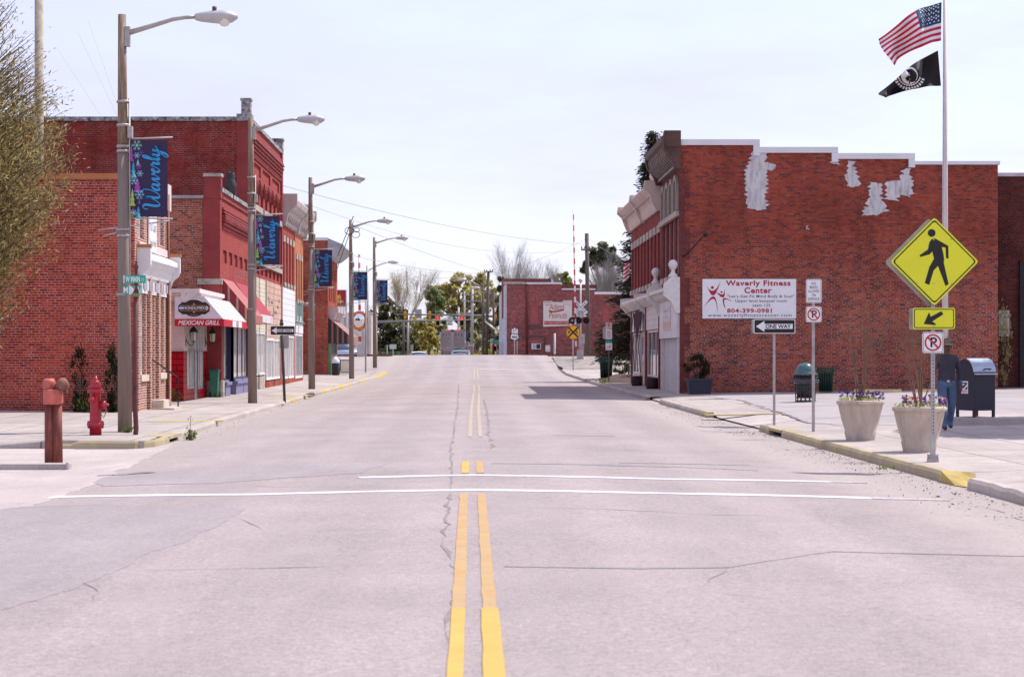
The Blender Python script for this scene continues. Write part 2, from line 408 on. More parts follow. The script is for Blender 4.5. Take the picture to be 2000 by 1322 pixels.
WLINE = M('white_road_paint', (.6, .58, .61), .7, .06, 6, dirt=(.4, .36, .37), dfac=.25)
WFADE = M('faded_white_road_paint', (.48, .44, .45), .8, .1, 6, dirt=(.33, .285, .29), dfac=.5)
YLINE = M('worn_yellow_road_paint', (.44, .27, .1), .8, .1, 5, dirt=(.36, .27, .18), dfac=.45)
YFADE = M('faded_yellow_road_paint', (.4, .3, .19), .8, .1, 5, dirt=(.36, .31, .29), dfac=.5)
YLINE2 = M('bright_yellow_road_paint', (.5, .32, .07), .7, .08, 3, dirt=(.42, .29, .13), dfac=.25)
GRASS = M('grass', (.1, .14, .035), .9, .35, 6)
SOIL = M('mulch', (.09, .055, .045), .95, .35, 12)
WHITE = M('white_paint', (.74, .73, .74), .55, .06, 2)
STEEL = M('galvanised_steel', (.42, .41, .42), .45, .12, 5, metal=.6)
DSTEEL = M('dark_steel', (.09, .085, .085), .5, .15, 5, metal=.3)
BLACK = M('black_paint', (.012, .012, .013), .5, .1, 4)
SIGNW = M('white_sign_sheet', (.78, .77, .78), .45, .04, 3)
SIGNB = M('black_sign_sheet', (.015, .014, .015), .45, 0)
SIGNR = M('red_sign_ink', (.5, .02, .03), .5, 0)
SIGNY = M('yellow_green_sign_sheet', (.72, .72, .025), .4, .03, 2)
SIGNG = M('green_sign_sheet', (.0, .36, .24), .45, .04, 3)
ORANGE = M('signal_yellow', (.75, .36, .02), .5, .08, 4)
GALV = M('weathered_pole_steel', (.4, .37, .36), .55, .15, 6, metal=.4)
POLEB = M('brown_grey_concrete_pole', (.23, .175, .15), .85, .12, 3, stretch=(4, 4, .5), bump=.3, bscale=60)
WOOD = M('weathered_wood_pole', (.13, .1, .085), .9, .25, 5, stretch=(6, 6, .4))
GLASS = glass('window_glass')

# ---- ground to the horizon, the road sheet, walks
mb = MB()
ys = [-60, -20, 0, 20, 60, 100, 130, 150, 170, 220, 300, 450, 700, 1100, 1500]
xs = [-1200, -700, -300, -120, -60, -35, -16, -8, 0, 8, 16, 35, 60, 120, 300, 700, 1200]
mb.grid([[(x, y, interp(y, ZTAB) - .35 if not 40 < y < 168 else -.5) for x in xs] for y in ys], 0, True)
structure('ground', mb, M('field_ground', (.17, .16, .07), .95, .3, .6))
mb = MB()
ys = [-25 + 1.25 * i for i in range(181)]
xs = [-60, -45, -30, -20, -14, -10] + [-8 + .5 * i for i in range(33)] + [10, 14, 20, 30, 45, 60]
mb.grid([[(x, y, H(x, y)) for x in xs] for y in ys], 0, True)
structure('road', mb, ASPH)
def ribbon(name, pts, w0, mat, zf=H, dz=.005, wob=0.0, taper=False, step=.4):
    """thin strip of paint or tar lying on the road along ground points"""
    pts = [Vector((a, b)) for a, b in pts]; q = []
    for a, b in zip(pts, pts[1:]):
        n = max(1, int((b - a).length / step))
        q += [a.lerp(b, i / n) for i in range(n)]
    q.append(pts[-1]); mb = MB(); rows = []
    for i, p in enumerate(q):
        t = q[min(i + 1, len(q) - 1)] - q[max(i - 1, 0)]; t.normalize(); nn = Vector((-t.y, t.x))
        c = p + nn * (wob * noise.noise(Vector((p.x * 1.3, p.y * 1.3, 3))) if wob else 0)
        ww = w0 * (1 + ((.5 if wob > .01 else .15) * noise.noise(Vector((p.x * 2.1, p.y * 2.1, 9))) if wob else 0))
        if mat is CRACK:      # cracks wander, open and close
            c = c + nn * .05 * noise.noise(Vector((p.x * 5, p.y * 5, 4))); ww *= max(.0, min(1.6, .75 + 1.9 * noise.noise(Vector((p.x * 1.7, p.y * 1.7, 21)))))
        if taper: ww *= max(.08, min(1, i / 6, (len(q) - 1 - i) / 6))
        rows.append([(c + nn * k * ww / 2) for k in (-1, 0, 1)])
    mb.grid([[(p.x, p.y, zf(p.x, p.y) + dz) for p in r] for r in rows], 0, False)
    for k in (() if mat is CRACK else (0, 2)): mb.grid([[(r[k].x, r[k].y, zf(r[k].x, r[k].y) + dz) for r in rows], [(r[k].x, r[k].y, zf(r[k].x, r[k].y) - .02) for r in rows]], 0, False)
    return structure(name, mb, mat)
def sheet(name, poly, mat, zf=H, dz=.004, step=1.0, fuzz=0.0):
    """flat patch on the ground bounded by ground points"""
    bm = bmesh.new(); pp = []
    for (a, b) in zip(poly, poly[1:] + poly[:1]):
        a, b = Vector(a), Vector(b); n = max(1, int((b - a).length / (.14 if fuzz and a.y < 45 else step)))
        for i in range(n):
            c = a.lerp(b, i / n)
            if fuzz: c += Vector((noise.noise(Vector((c.x * 9, c.y * 9, 2))), noise.noise(Vector((c.x * 9, c.y * 9, 7))))) * fuzz * .6 + Vector((noise.noise(Vector((c.x * 1.7, c.y * 1.7, 1))), noise.noise(Vector((c.x * 1.7, c.y * 1.7, 5))))) * fuzz
            pp.append(c)
    vs = [bm.verts.new((p.x, p.y, 0)) for p in pp]; bm.faces.new(vs); bmesh.ops.triangulate(bm, faces=bm.faces)
    xs = [p.x for p in pp]; ys = [p.y for p in pp]
    for lo, hi, nrm in ((min(xs), max(xs), (1, 0, 0)), (min(ys), max(ys), (0, 1, 0))):
        k = math.ceil(lo / step) * step
        while k < hi:
            bmesh.ops.bisect_plane(bm, geom=bm.verts[:] + bm.edges[:] + bm.faces[:], plane_co=Vector(nrm) * k, plane_no=nrm); k += step
    for v in bm.verts: v.co.z = zf(v.co.x, v.co.y) + dz
    ex = bmesh.ops.extrude_edge_only(bm, edges=[e for e in bm.edges if e.is_boundary])      # the edge is closed down into the ground
    for v in ex['geom']:
        if isinstance(v, bmesh.types.BMVert): v.co.z -= .03
    me = bpy.data.meshes.new(name); bm.to_mesh(me); bm.free(); me.materials.append(mat)
    o = bpy.data.objects.new(name, me); COL.objects.link(o); o['kind'] = 'structure'; return o
hp = lambda *q, zf=H: [hit(x, y, zf) for x, y in q]
# paint
ribbon('crosswalk_line', hp((100, 971), (500, 966), (923, 957), (1300, 964), (1700, 973)), .25, WLINE, dz=.007, wob=.02)
ribbon('crosswalk_line', hp((1700, 973), (1770, 975), (1850, 977)), .24, WFADE, dz=.008, wob=.05)
ribbon('crosswalk_line', hp((700, 933), (923, 928), (1300, 936), (1620, 941)), .23, WLINE, dz=.007, wob=.02)
ribbon('crosswalk_line', hp((1620, 941), (1690, 943)), .2, WFADE, dz=.008, wob=.05)
for sx in (-.1, .1):
    ribbon('centre_line', [(sx + .01, 2.5), (sx + .01, 11.8)], .085 if sx < 0 else .11, YLINE2, dz=.008, wob=.004)
    ribbon('centre_line', [(sx + .01, 11.8), (sx + .0, 21.1)], .09, YLINE, dz=.006, wob=.004)
    ribbon('centre_line', [(sx + .0, 24.6), (sx, 27.2)], .1, YLINE2 if sx < 0 else YLINE, dz=.006, wob=.008)
    ribbon('centre_line', [(sx + .05, 35), (sx + .06, 50), (sx + .1, 60), (sx + .14, 69)], .08, YFADE, dz=.006, wob=.008)
    ribbon('centre_line', [(sx + .16, 70), (sx + .17, 83)], .075, YFADE, dz=.006, wob=.008)
    ribbon('centre_line', [(sx + .2, 96), (sx + .2, 122)], .09, YFADE, dz=.006, wob=.008)
for D_, x1_ in ((111, 5.2), (119.5, 4.2), (126, 3.8)): ribbon('stop_line', [(.35, D_), (x1_, D_ - .2)], .35, WFADE if D_ > 125 else WLINE, dz=.008, wob=.04)
ribbon('railway_crossing_marking', [(2.0, 114), (3.9, 117)], .25, WFADE, dz=.007); ribbon('railway_crossing_marking', [(2.0, 117), (3.9, 114)], .25, WFADE, dz=.01)
# tar seals, cracks, patches
sheet('asphalt_patch', hp((-250, 1000), (170, 985), (480, 994), (400, 1040), (230, 1110), (150, 1150), (-250, 1260)), ASPH2, fuzz=.08)
sheet('asphalt_patch', hp((160, 935), (560, 903), (760, 905), (700, 924), (420, 944), (200, 950)), ASPH2, fuzz=.1)
for q, wd, mt in (([(960, 905), (1150, 907), (1320, 912), (1480, 919)], .5, TAR2), ([(1210, 904), (1465, 909)], .22, TAR2), ([(985, 1107), (1250, 1110), (1420, 1108), (1500, 1095)], .3, TAR2),
                  ([(1500, 1095), (1560, 1083), (1620, 1077)], .6, ASPH2), ([(1620, 1077), (1800, 1082), (2050, 1088)], .07, TAR), ([(1080, 850), (1200, 852)], .3, TAR2), ([(645, 790), (710, 788)], 1.2, ASPH2), ([(990, 754), (930, 756)], .5, TAR2)):
    ribbon('tar_seam', hp(*q), wd, mt, dz=.005, wob=.05, taper=True)
for q, wd in (([(0, 1118), (200, 1114), (420, 1112), (700, 1104), (880, 1101)], .02), ([(460, 1011), (490, 1022), (515, 1035)], .035), ([(515, 1036), (720, 1034), (880, 1037)], .022), ([(850, 988), (1000, 990), (1200, 995), (1400, 1006), (1680, 1007)], .025),
              ([(865, 1262), (880, 1200), (895, 1140), (868, 1060), (872, 1000), (885, 930), (880, 880), (893, 800), (896, 750)], .03), ([(962, 880), (955, 850), (952, 810), (945, 780)], .05), ([(160, 1132), (190, 1150), (180, 1172)], .03),
              ([(1370, 1145), (1395, 1125), (1415, 1112)], .035), ([(1330, 1148), (1500, 1170), (1580, 1178)], .018), ([(1760, 1200), (1900, 1225)], .018), ([(1845, 1006), (1900, 1007), (1955, 1010)], .07), ([(1560, 1072), (1600, 1076)], .04), ([(140, 955), (400, 950), (700, 952)], .03), ([(840, 873), (1000, 874), (1300, 880)], .04), ([(590, 890), (640, 893)], .04), ([(1000, 830), (1250, 838)], .05), ([(700, 806), (850, 804)], .06), ([(1905, 985), (1960, 1000), (2010, 1022)], .04)):
    ribbon('road_crack', hp(*q), wd * .8, CRACK, dz=.004, wob=.05, taper=True, step=.18)
sheet('concrete_apron', hp((-300, 872), (180, 874), (340, 868), (300, 890), (235, 920), (150, 958), (60, 990), (-300, 1030)), APRON, fuzz=.12, dz=.006)
ribbon('drain_slot', hp((190, 930), (300, 923)), .16, CRACK, dz=.014, step=.2)

# ---- raised walks with kerbs
def walk(name, ks, zf, D0, D1, xout, side, skip=()):
    mb = MB(); D = D0; rows = []
    while D <= D1 + 1e-6:
        k = ks(D); xi = k + side * .17
        xl = [xi, xi + side * .9, xi + side * 1.8, xi + side * 3] + [x for x in xout if side * x > 9.6]
        def zz(x):
            z = zf(x, D)
            for a, b in skip:
                if a - .9 < D < b + .9 and abs(x - k) < 1.3:
                    e = min(1, max(0, (a - D) / .9, (D - b) / .9)); f = max(0, 1 - abs(x - k) / 1.3)
                    z = lerp(z, lerp(z, H(k, D) + .02, f), 1 - e)
            return z
        rows.append([(x, D, zz(x)) for x in xl]); D += .5
    mb.grid(rows, 0, True)
    return structure(name, mb, CONC)
def kerb(name, ks, zf, D0, D1, side, mat, wear=.022, ends=True):
    n = max(2, int((D1 - D0) / .25)); rows = []
    for i in range(n + 1):
        D = lerp(D0, D1, i / n); k = ks(D); j = wear * noise.noise(Vector((D * 2.3, side * 7, 0)))
        zt = zf(k, D) + .004 + j * .6; zb = H(k, D) - .06
        rows.append([(k + j, D, zb), (k + side * .012 + j, D, zt - .045), (k + side * .045 + j, D, zt), (k + side * .168, D, zt + .003), (k + side * .17, D, zb)])
    mb = MB(); mb.grid(rows, 0, False)
    if ends: mb.face(rows[0]); mb.face(rows[-1][::-1])
    return structure(name, mb, mat)
walk('sidewalk', KL, ZL, 34.6, 118, [-9.5, -12, -20], -1)
walk('sidewalk', KR, ZR, 2, 57.8, [8.5, 10, 14, 22, 40], 1, skip=[(23.3, 24.0), (41, 47)])
walk('sidewalk', KR, ZR, 58, 92, [8.5, 10, 14, 22, 40], 1, skip=[(58.5, 61)])
# the south end of the west walk comes down to the side street
mb = MB(); rows = []
for D in (33.1, 33.9, 34.6):
    rows.append([(x, D, ZL(x, 34.6) - (0 if x > -7.4 else .11 * min(1, (-7.4 - x) / 1.2) * (34.6 - D) / 1.5)) for x in (-5.9, -6.5, -7.4, -8.6, -12, -22, -40)])
mb.grid(rows, 0, True); mb.grid([[(p[0], p[1], -.3) for p in rows[0]], rows[0]], 0, False)
structure('sidewalk', mb, CONC)
mb = MB(); mb.grid([[(x, D, ZL(x, D) - .002) for x in (-8, -12, -22, -40)] for D in (34.6, 40, 48.5)], 0, True); structure('sidewalk', mb, APRON)
sheet('concrete_apron', [(-40, 26.6), (-6.15, 26.6), (-6.4, 30), (-7.2, 33.3), (-40, 33.3)], APRON, dz=.011, fuzz=.05)
# corner kerb on the west side, a storm inlet, painted blocks further on
rows = []
for i in range(15):
    t = i / 14; x = lerp(-7.35, -5.75, t) if t < .75 else lerp(-6.15, -5.72, (t - .75) / .25) ; D = 33.0 + (.0 if t < .6 else 1.9 * ((t - .6) / .4) ** 2)
    x = -7.35 + 1.62 * min(1, t * 1.25); j = .015 * noise.noise(Vector((x * 3, D * 3, 0))); zt = ZL(x, 34.6) + .006 - (0 if i > 1 else .06)
    nx, ny = (0, 1) if t < .6 else ((-.6 * (t - .6) / .4), 1 - .7 * (t - .6) / .4)
    rows.append([(x, D + j, H(x, D) - .05), (x + nx * .02, D + ny * .02 + j, zt - .04), (x + nx * .05, D + ny * .05 + j, zt), (x + nx * .2, D + ny * .2, zt + .004), (x + nx * .2, D + ny * .2, H(x, D) - .05)])
mb = MB(); mb.grid(rows, 0, False); mb.face(rows[0]); mb.face(rows[-1][::-1]); structure('kerb', mb, YKERB)
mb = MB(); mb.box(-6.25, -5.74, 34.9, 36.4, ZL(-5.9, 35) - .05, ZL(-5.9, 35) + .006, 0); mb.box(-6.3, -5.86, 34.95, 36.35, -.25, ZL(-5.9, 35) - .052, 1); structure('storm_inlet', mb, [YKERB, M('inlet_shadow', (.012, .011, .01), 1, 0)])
kerb('kerb', KL, ZL, 36.4, 62, -1, KERB)
for a, b, m in ((62, 63.5, YNEW), (63.5, 69, KERB), (69, 71.6, BKERB), (71.6, 75, KERB), (75, 76.6, YNEW), (76.6, 78.6, KERB), (78.6, 80.2, YNEW), (80.2, 82.4, KERB), (82.4, 84.6, YNEW), (84.6, 86, YNEW), (86, 88, KERB), (88, 89.8, YNEW), (89.8, 96, KERB), (96, 100, YNEW), (100, 106, KERB), (106, 117, YNEW)):
    kerb('kerb', KL, ZL, a, b, -1, m, ends=False)
kerb('kerb', KR, ZR, 3, 23.4, 1, KERB); kerb('kerb', KR, ZR, 24.55, 37.4, 1, YKERB, .02)
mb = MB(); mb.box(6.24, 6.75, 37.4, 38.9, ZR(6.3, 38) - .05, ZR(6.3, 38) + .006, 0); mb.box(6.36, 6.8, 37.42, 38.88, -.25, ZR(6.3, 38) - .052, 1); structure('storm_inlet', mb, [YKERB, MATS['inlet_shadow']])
kerb('kerb', KR, ZR, 38.9, 40.2, 1, YKERB, .02); kerb('kerb', KR, ZR, 47.6, 49.8, 1, YKERB); kerb('kerb', KR, ZR, 49.8, 57.8, 1, KERB); kerb('kerb', KR, ZR, 61.8, 92, 1, KERB)
mb = MB(); q = [hit(1838, 921, ZR), hit(1875, 922, ZR), hit(1906, 926, ZR), hit(1906, 953, H), hit(1888, 953, H), hit(1866, 950, H)]; q = [(a, b_, (ZR if i < 3 else H)(a, b_) + .014) for i, (a, b_) in enumerate(q)]
mb.grid([q[:3], [tuple((a + b_) / 2 for a, b_ in zip(u, v)) for u, v in zip(q[:3], q[:2:-1])], q[:2:-1]], 0, False); mb.face([q[0], q[5], (q[5][0], q[5][1], -.2), (q[0][0], q[0][1], -.2)]); mb.face([q[2], q[3], (q[3][0], q[3][1], -.2), (q[2][0], q[2][1], -.2)]); structure('kerb', mb, YRAMP)
ribbon('yellow_edge_line', [hit(292, 823, ZL), hit(432, 821, ZL)], .35, YNEW, ZL, .006, .05); ribbon('yellow_edge_line', [hit(520, 773, ZL), hit(607, 772, ZL)], .5, YNEW, ZL, .006)
ribbon('yellow_edge_line', [hit(1255, 774, ZR), hit(1330, 771, ZR)], .35, M('pale_yellow_paint', (.42, .34, .18), .8, .2), ZR, .006, .05); ribbon('yellow_edge_line', [hit(1375, 810, ZR), hit(1520, 807, ZR)], .4, MATS['pale_yellow_paint'], ZR, .006, .05)
zr2 = lambda x, D: ZR(x, D)
lot = [hit(x, y, ZR) for x, y in ((1346, 770), (1400, 777), (1452, 783), (1492, 797), (1530, 808), (1580, 826), (1640, 830), (1760, 830), (1900, 829))] + [(40, 40.0), (40, 63.9), (7.4, 63.9)]
sheet('parking_lot', lot, LOT, ZR, .008, fuzz=.08)
ribbon('road_crack', [hit(x, y, ZR) for x, y in ((1400, 777), (1452, 783), (1492, 797), (1530, 808), (1580, 826))], .08, CRACK, ZR, .014, .15, True)
ribbon('faded_bay_line', [hit(x, y, ZR) for x, y in ((1530, 796), (1600, 792), (1760, 793))], .25, MATS['pale_yellow_paint'], ZR, .013, .1, True)
ribbon('road_crack', [hit(x, y, ZR) for x, y in ((1500, 842), (1620, 841), (1700, 838))], .04, CRACK, ZR, .012, .05, True); ribbon('road_crack', [hit(x, y, ZR) for x, y in ((1820, 895), (1900, 893), (2010, 888))], .03, CRACK, ZR, .012, .05, True)
for dx, dy in ((410, 792), (455, 795), (440, 789)):
    ribbon('survey_paint_mark', [hit(dx, dy, ZL), hit(dx + 28, dy - 1, ZL)], .12, M('pink_spray', (.6, .25, .28), .9, .3, 4), ZL, .007, .2, True)
# crossing approach on the east side, railway bed behind it
def ZI(x, D): return H(5.7, D) + .13
mb = MB(); mb.grid([[(x, D, ZI(x, D)) for x in (5.7, 7.5, 10, 15)] for D in (93, 97, 104, 112, 118)], 0, True); structure('sidewalk', mb, CONC)
kerb('kerb', lambda D: 5.66, lambda x, D: ZI(x, D), 93, 118, 1, KERB)
mb = MB()
mb.grid([[(x, D, z + uni(-.05, .05)) for x in [5.8 + .6 * i for i in range(60)]] for D, z in ((117.9, H(5.7, 118) + .12), (119, H(0, 119) + .1), (124, .85), (128, 1.05), (132, 1.35), (135, 1.45), (144, 1.45), (148, 1.0))], 0, False)
structure('railway_bed', mb, ground_mat('ballast', (.27, .23, .215), .5, .3, 0, .8, tint=(.14, .13, .07, .8)))
mb = MB()
for y in (137.2, 138.7): mb.box(5.6, 42, y, y + .075, 1.46, 1.64, 0); mb.box(-42, -6, y, y + .075, 1.46, 1.62, 0)
structure('railway_track', mb, M('rusty_rail', (.12, .06, .045), .7, .3, 4))
mb = MB(); mb.grid([[(x, D, H(7, D) + .16 + .02 * math.sin(x * 3 + D)) for x in (7.2, 9, 11, 14)] for D in (93.5, 96, 99, 104)], 0, True); structure('grass_verge', mb, GRASS)
mb = MB(); mb.grid([[(x, D, ZI(x, D) + .03 + (.28 if 6.9 < x < 8.6 and 85 < D < 92 else 0)) for x in (6.3, 7, 7.7, 8.5, 9)] for D in (84, 86, 88, 90, 92.4)], 0, True); structure('planting_bed', mb, SOIL)
# ---- brickwork and trim
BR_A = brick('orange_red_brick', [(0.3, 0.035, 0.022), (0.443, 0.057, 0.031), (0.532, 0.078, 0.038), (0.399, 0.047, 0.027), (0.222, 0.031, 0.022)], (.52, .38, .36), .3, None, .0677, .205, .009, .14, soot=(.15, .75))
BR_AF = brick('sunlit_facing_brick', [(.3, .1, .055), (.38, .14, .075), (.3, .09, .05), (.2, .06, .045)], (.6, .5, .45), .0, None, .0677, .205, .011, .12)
BR_B = brick('weathered_common_brick', [(0.122, 0.042, 0.041), (0.3, 0.059, 0.038), (0.443, 0.106, 0.053), (0.332, 0.071, 0.044), (0.51, 0.14, 0.063)], (.42, .33, .27), .15, None, .0745, .21, .011, .25)
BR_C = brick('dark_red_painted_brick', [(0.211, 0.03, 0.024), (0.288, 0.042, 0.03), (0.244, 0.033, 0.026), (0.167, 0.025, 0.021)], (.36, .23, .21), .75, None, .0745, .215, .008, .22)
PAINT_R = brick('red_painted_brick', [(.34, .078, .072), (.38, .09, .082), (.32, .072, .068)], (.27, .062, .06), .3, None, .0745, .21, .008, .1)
TRIM_R = M('red_painted_trim', (.27, .04, .038), .7, .15, 2)
TRIM_RD = M('dark_red_recess', (.12, .022, .022), .8, .1, 2)
BR_D = brick('red_front_brick', [(.3, .06, .05), (.38, .085, .065), (.33, .07, .06)], (.32, .12, .1), .4, None, .07, .21, .008, .15)
BR_O = brick('orange_front_brick', [(.42, .15, .075), (.5, .2, .1), (.4, .13, .07)], (.45, .26, .2), .3, None, .07, .21, .008, .15)
BR_E = brick('end_wall_brick', [(0.22, 0.034, 0.027), (0.341, 0.068, 0.04), (0.286, 0.05, 0.034), (0.418, 0.097, 0.047)], (.42, .26, .2), .65, None, .0745, .21, .009, .3)
BR_R = brick('worn_red_brick', [(0.066, 0.031, 0.036), (0.255, 0.042, 0.026), (0.355, 0.068, 0.031), (0.3, 0.048, 0.027), (0.387, 0.091, 0.039), (0.266, 0.042, 0.027), (0.111, 0.033, 0.031)], (.45, .33, .29), .35, (4.2, 7.2, .3, (.28, .046, .027)), .0715, .215, .0095, .3, soot=(.35, .5))
BR_RD = brick('dark_front_brick', [(.13, .035, .035), (.18, .05, .045), (.14, .035, .035)], (.2, .1, .09), .5, None, .0715, .21, .008, .2)
BR_R2 = brick('maroon_front_brick', [(.2, .045, .045), (.26, .065, .06), (.22, .05, .05)], (.25, .1, .09), .5, None, .0715, .21, .008, .2)
BR_S = brick('shade_dark_brick', [(.07, .02, .018), (.12, .03, .025), (.09, .022, .02), (.05, .02, .02)], (.14, .09, .08), .5, None, .0745, .21, .009, .45)  # dark brick, deepened by the shade painted into its tones
BR_M = brick('far_mill_brick', [(0.176, 0.04, 0.038), (0.33, 0.085, 0.067), (0.22, 0.051, 0.045), (0.11, 0.04, 0.043), (0.286, 0.068, 0.062)], (.42, .27, .26), .35, None, .09, .26, .01, .3)
TILE = brick('red_glazed_tile', [(.36, .008, .016), (.42, .012, .02), (.38, .01, .018)], (.05, .006, .01), 0, None, .19, .44, .014, .05, hdr=False); TILE.node_tree.nodes['Principled BSDF'].inputs['Roughness'].default_value = .35
STONE = M('rough_stone', (.42, .36, .31), .9, .25, 4, dirt=(.22, .19, .17), dfac=.35)
CREAM = M('cream_stucco', (.62, .5, .43), .8, .06, 1.5)
COPPER = M('terracotta_coping', (.5, .19, .08), .6, .12, 2)
COPING = M('weathered_white_coping', (.5, .48, .48), .8, .25, 3, dirt=(.06, .055, .055), dfac=.5)
WCOPE = M('white_metal_coping', (.66, .65, .67), .5, .07, 1.2)
ROOF = M('tar_roof', (.06, .058, .056), .95, .2, 1)
PEELW = M('peeling_white_paint', (.66, .62, .6), .75, .1, 3, dirt=(.28, .22, .18), dfac=.3)
DARKIN = M('dark_interior', (.02, .018, .018), .9, 0)
SHOPG = glass('shop_glass', (.2, .2, .2), .07, streak=(.55, .52, .48))
DKG = glass('dark_upper_glass', (.035, .025, .025), .12)
REFG = glass('reflecting_shop_glass', (.09, .04, .035), .05)
BLIND = boards('window_blind', (.6, .6, .57), .09, True, .02, dark=.7)
GREYM = M('grey_painted_metal', (.36, .37, .4), .55, .15, 2, dirt=(.2, .2, .2), dfac=.25)
ALU = M('aluminium_frame', (.5, .5, .5), .4, .08, 4, metal=.5)

def LP(px, X): return F * X / (px - VX)
def window(parent, fr, u0, u1, v0, v1, back=.14, fm=WHITE, pm=GLASS, nu=1, nv=2, fw=.05, name='window', outline=None):
    mb = MB()
    mb.box(u0, u0 + fw, v0, v1, -back - .05, -back + .04, 0, fr); mb.box(u1 - fw, u1, v0, v1, -back - .05, -back + .04, 0, fr)
    mb.box(u0 + fw, u1 - fw, v0, v0 + fw, -back - .05, -back + .04, 0, fr); mb.box(u0 + fw, u1 - fw, v1 - fw, v1, -back - .05, -back + .04, 0, fr)
    for i in range(1, nu): u = lerp(u0, u1, i / nu); mb.box(u - fw * .35, u + fw * .35, v0 + fw, v1 - fw, -back - .03, -back + .025, 0, fr)
    for i in range(1, nv): v = lerp(v0, v1, i / nv); mb.box(u0 + fw, u1 - fw, v - fw * .4, v + fw * .4, -back - .035, -back + .03, 0, fr)
    w = mb.build(name, fm, parent)
    mb = MB(); mb.box(u0 + fw * .5, u1 - fw * .5, v0 + fw * .5, v1 - fw * .5, -back - .02, -back - .004, 0, fr); mb.build('pane', pm, w)
    return w
def shell(mb, X0, X1, Y0, Y1, z0, z1, m=0, skip='', rm=1):
    """side walls and flat roof of a block; the faces named in skip are built as walls with openings"""
    if 'w' not in skip: mb.face([(X0, Y0, z0), (X0, Y1, z0), (X0, Y1, z1), (X0, Y0, z1)], m)
    if 'e' not in skip: mb.face([(X1, Y0, z0), (X1, Y1, z0), (X1, Y1, z1), (X1, Y0, z1)], m)
    if 's' not in skip: mb.face([(X0, Y0, z0), (X1, Y0, z0), (X1, Y0, z1), (X0, Y0, z1)], m)
    if 'n' not in skip: mb.face([(X0, Y1, z0), (X1, Y1, z0), (X1, Y1, z1), (X0, Y1, z1)], m)
    mb.face([(X0, Y0, z1 - .35), (X1, Y0, z1 - .35), (X1, Y1, z1 - .35), (X0, Y1, z1 - .35)], rm)
def moulding(mb, fr, u0, u1, prof, m=0):
    """run a (d, v) profile along u"""
    a = [fr(u0, v, d) for d, v in prof]; b = [fr(u1, v, d) for d, v in prof]; n = len(prof)
    for i in range(n):
        j = (i + 1) % n; mb.face((a[i], a[j], b[j], b[i]), m)
    mb.face(a[::-1], m); mb.face(b, m)

# ================= west row
XL = -8.8; W8 = leftside(XL)
# small brick office at the corner
b = thing('brick_building', 'small red brick office with orange coping and white canopy behind the red hydrant', 'building', (-13, 50.7, .1))
zt = 6.25; wins = [(48.75, 49.65, 1.13, 3.3), (50.2, 51.0, .45, 3.3), (51.75, 52.55, 1.15, 3.3)]; ups = [(48.55, 49.35, 4.75, 5.62), (51.8, 52.55, 4.75, 5.62)]
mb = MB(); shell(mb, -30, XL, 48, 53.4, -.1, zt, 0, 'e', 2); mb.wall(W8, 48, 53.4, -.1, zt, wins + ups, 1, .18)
for u in (48.08, 49.85, 51.2, 53.0): mb.box(u, u + .28, 0, 3.75, .003, .09, 1, W8)
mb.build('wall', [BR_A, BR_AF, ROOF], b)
mb = MB(); mb.box(-30, XL + .06, 47.93, 48.2, zt - .02, zt + .13); mb.box(XL - .22, XL + .06, 48.2, 53.45, zt - .02, zt + .13); mb.build('coping', COPPER, b)
mb = MB(); mb.box(52.85, 53.42, zt - .45, zt + .3, .01, .07, 0, W8); mb.build('gable_return', M('pale_pink_trim', (.62, .52, .5), .7, .06), b)
for i, h in enumerate((wins[0], wins[2])):
    w_ = window(b, W8, *h, pm=BLIND, nv=2, fw=.06); mb = MB(); mb.box(h[0] - .1, h[1] + .12, h[2] - .17, h[2] - .003, -.1, .07, 0, W8); mb.build('sill', M('limestone_sill', (.6, .5, .4), .8, .12, 3), w_)
d = MB(); d.box(50.24, 50.96, .47, 3.26, -.16, -.1, 0, W8)
for v in (.7, 1.7, 2.6): d.box(50.36, 50.84, v, v + .6, -.098, -.085, 0, W8)
d = d.build('door', M('pale_door_paint', (.68, .67, .68), .5, .04), b); mb = MB(); mb.sphere(W8(50.32, 1.45, -.07), .035, 8); mb.build('door_knob', ALU, d)
for h in ups:
    window(b, W8, *h, pm=M('frosted_light_panel', (.66, .68, .7), .4, .05), nv=1, fw=.06)
mb = MB(); mb.box(49.85, 51.0, 4.47, 5.85, .02, .06, 0, W8); mb.text('1st Class', 49.95, 50.9, 5.02, 5.3, W8, .063, 1); mb.text('Home Health', 49.95, 50.9, 4.62, 4.82, W8, .063, 1); mb.disc((50.42, 5.57), .16, W8, .064, 2, 14); mb.build('wall_sign', [SIGNW, M('grey_ink', (.3, .32, .36), .6, 0), M('rose_ink', (.5, .2, .24), .6, 0)], b)
c = MB(); moulding(c, W8, 48.45, 53.15, [(.004, 4.43), (.28, 4.3), (.3, 4.27), (.3, 4.16), (.25, 4.13), (.22, 4.02), (.16, 3.98), (.08, 3.72), (.004, 3.7)])
for u in (48.3, 53.15): moulding(c, W8, u, u + .15, [(.004, 4.47), (.36, 4.47), (.36, 4.02), (.3, 3.9), (.17, 3.8), (.09, 3.62), (.004, 3.55)])
c.box(48.45, 53.15, 3.3, 3.7, .004, .03, 0, W8)
c = c.build('canopy', WHITE, b)
mb = MB(); mb.box(48.28, 48.47, 4.472, 4.56, .004, .38, 0, W8); mb.box(53.13, 53.32, 4.472, 4.56, .004, .38, 0, W8); mb.build('canopy_cap', COPPER, c)
mb = MB(); mb.box(48.47, 53.13, 4.44, 4.64, .004, .05, 0, W8); mb.build('flashing', MATS['pale_pink_trim'], c)
mb = MB()
for i in range(30): mb.box(48.6 + i * .15, 48.68 + i * .15, 3.36 + .06 * rnd(), 3.64, .031, .036 + .03 * (i % 3), i % 2, W8)
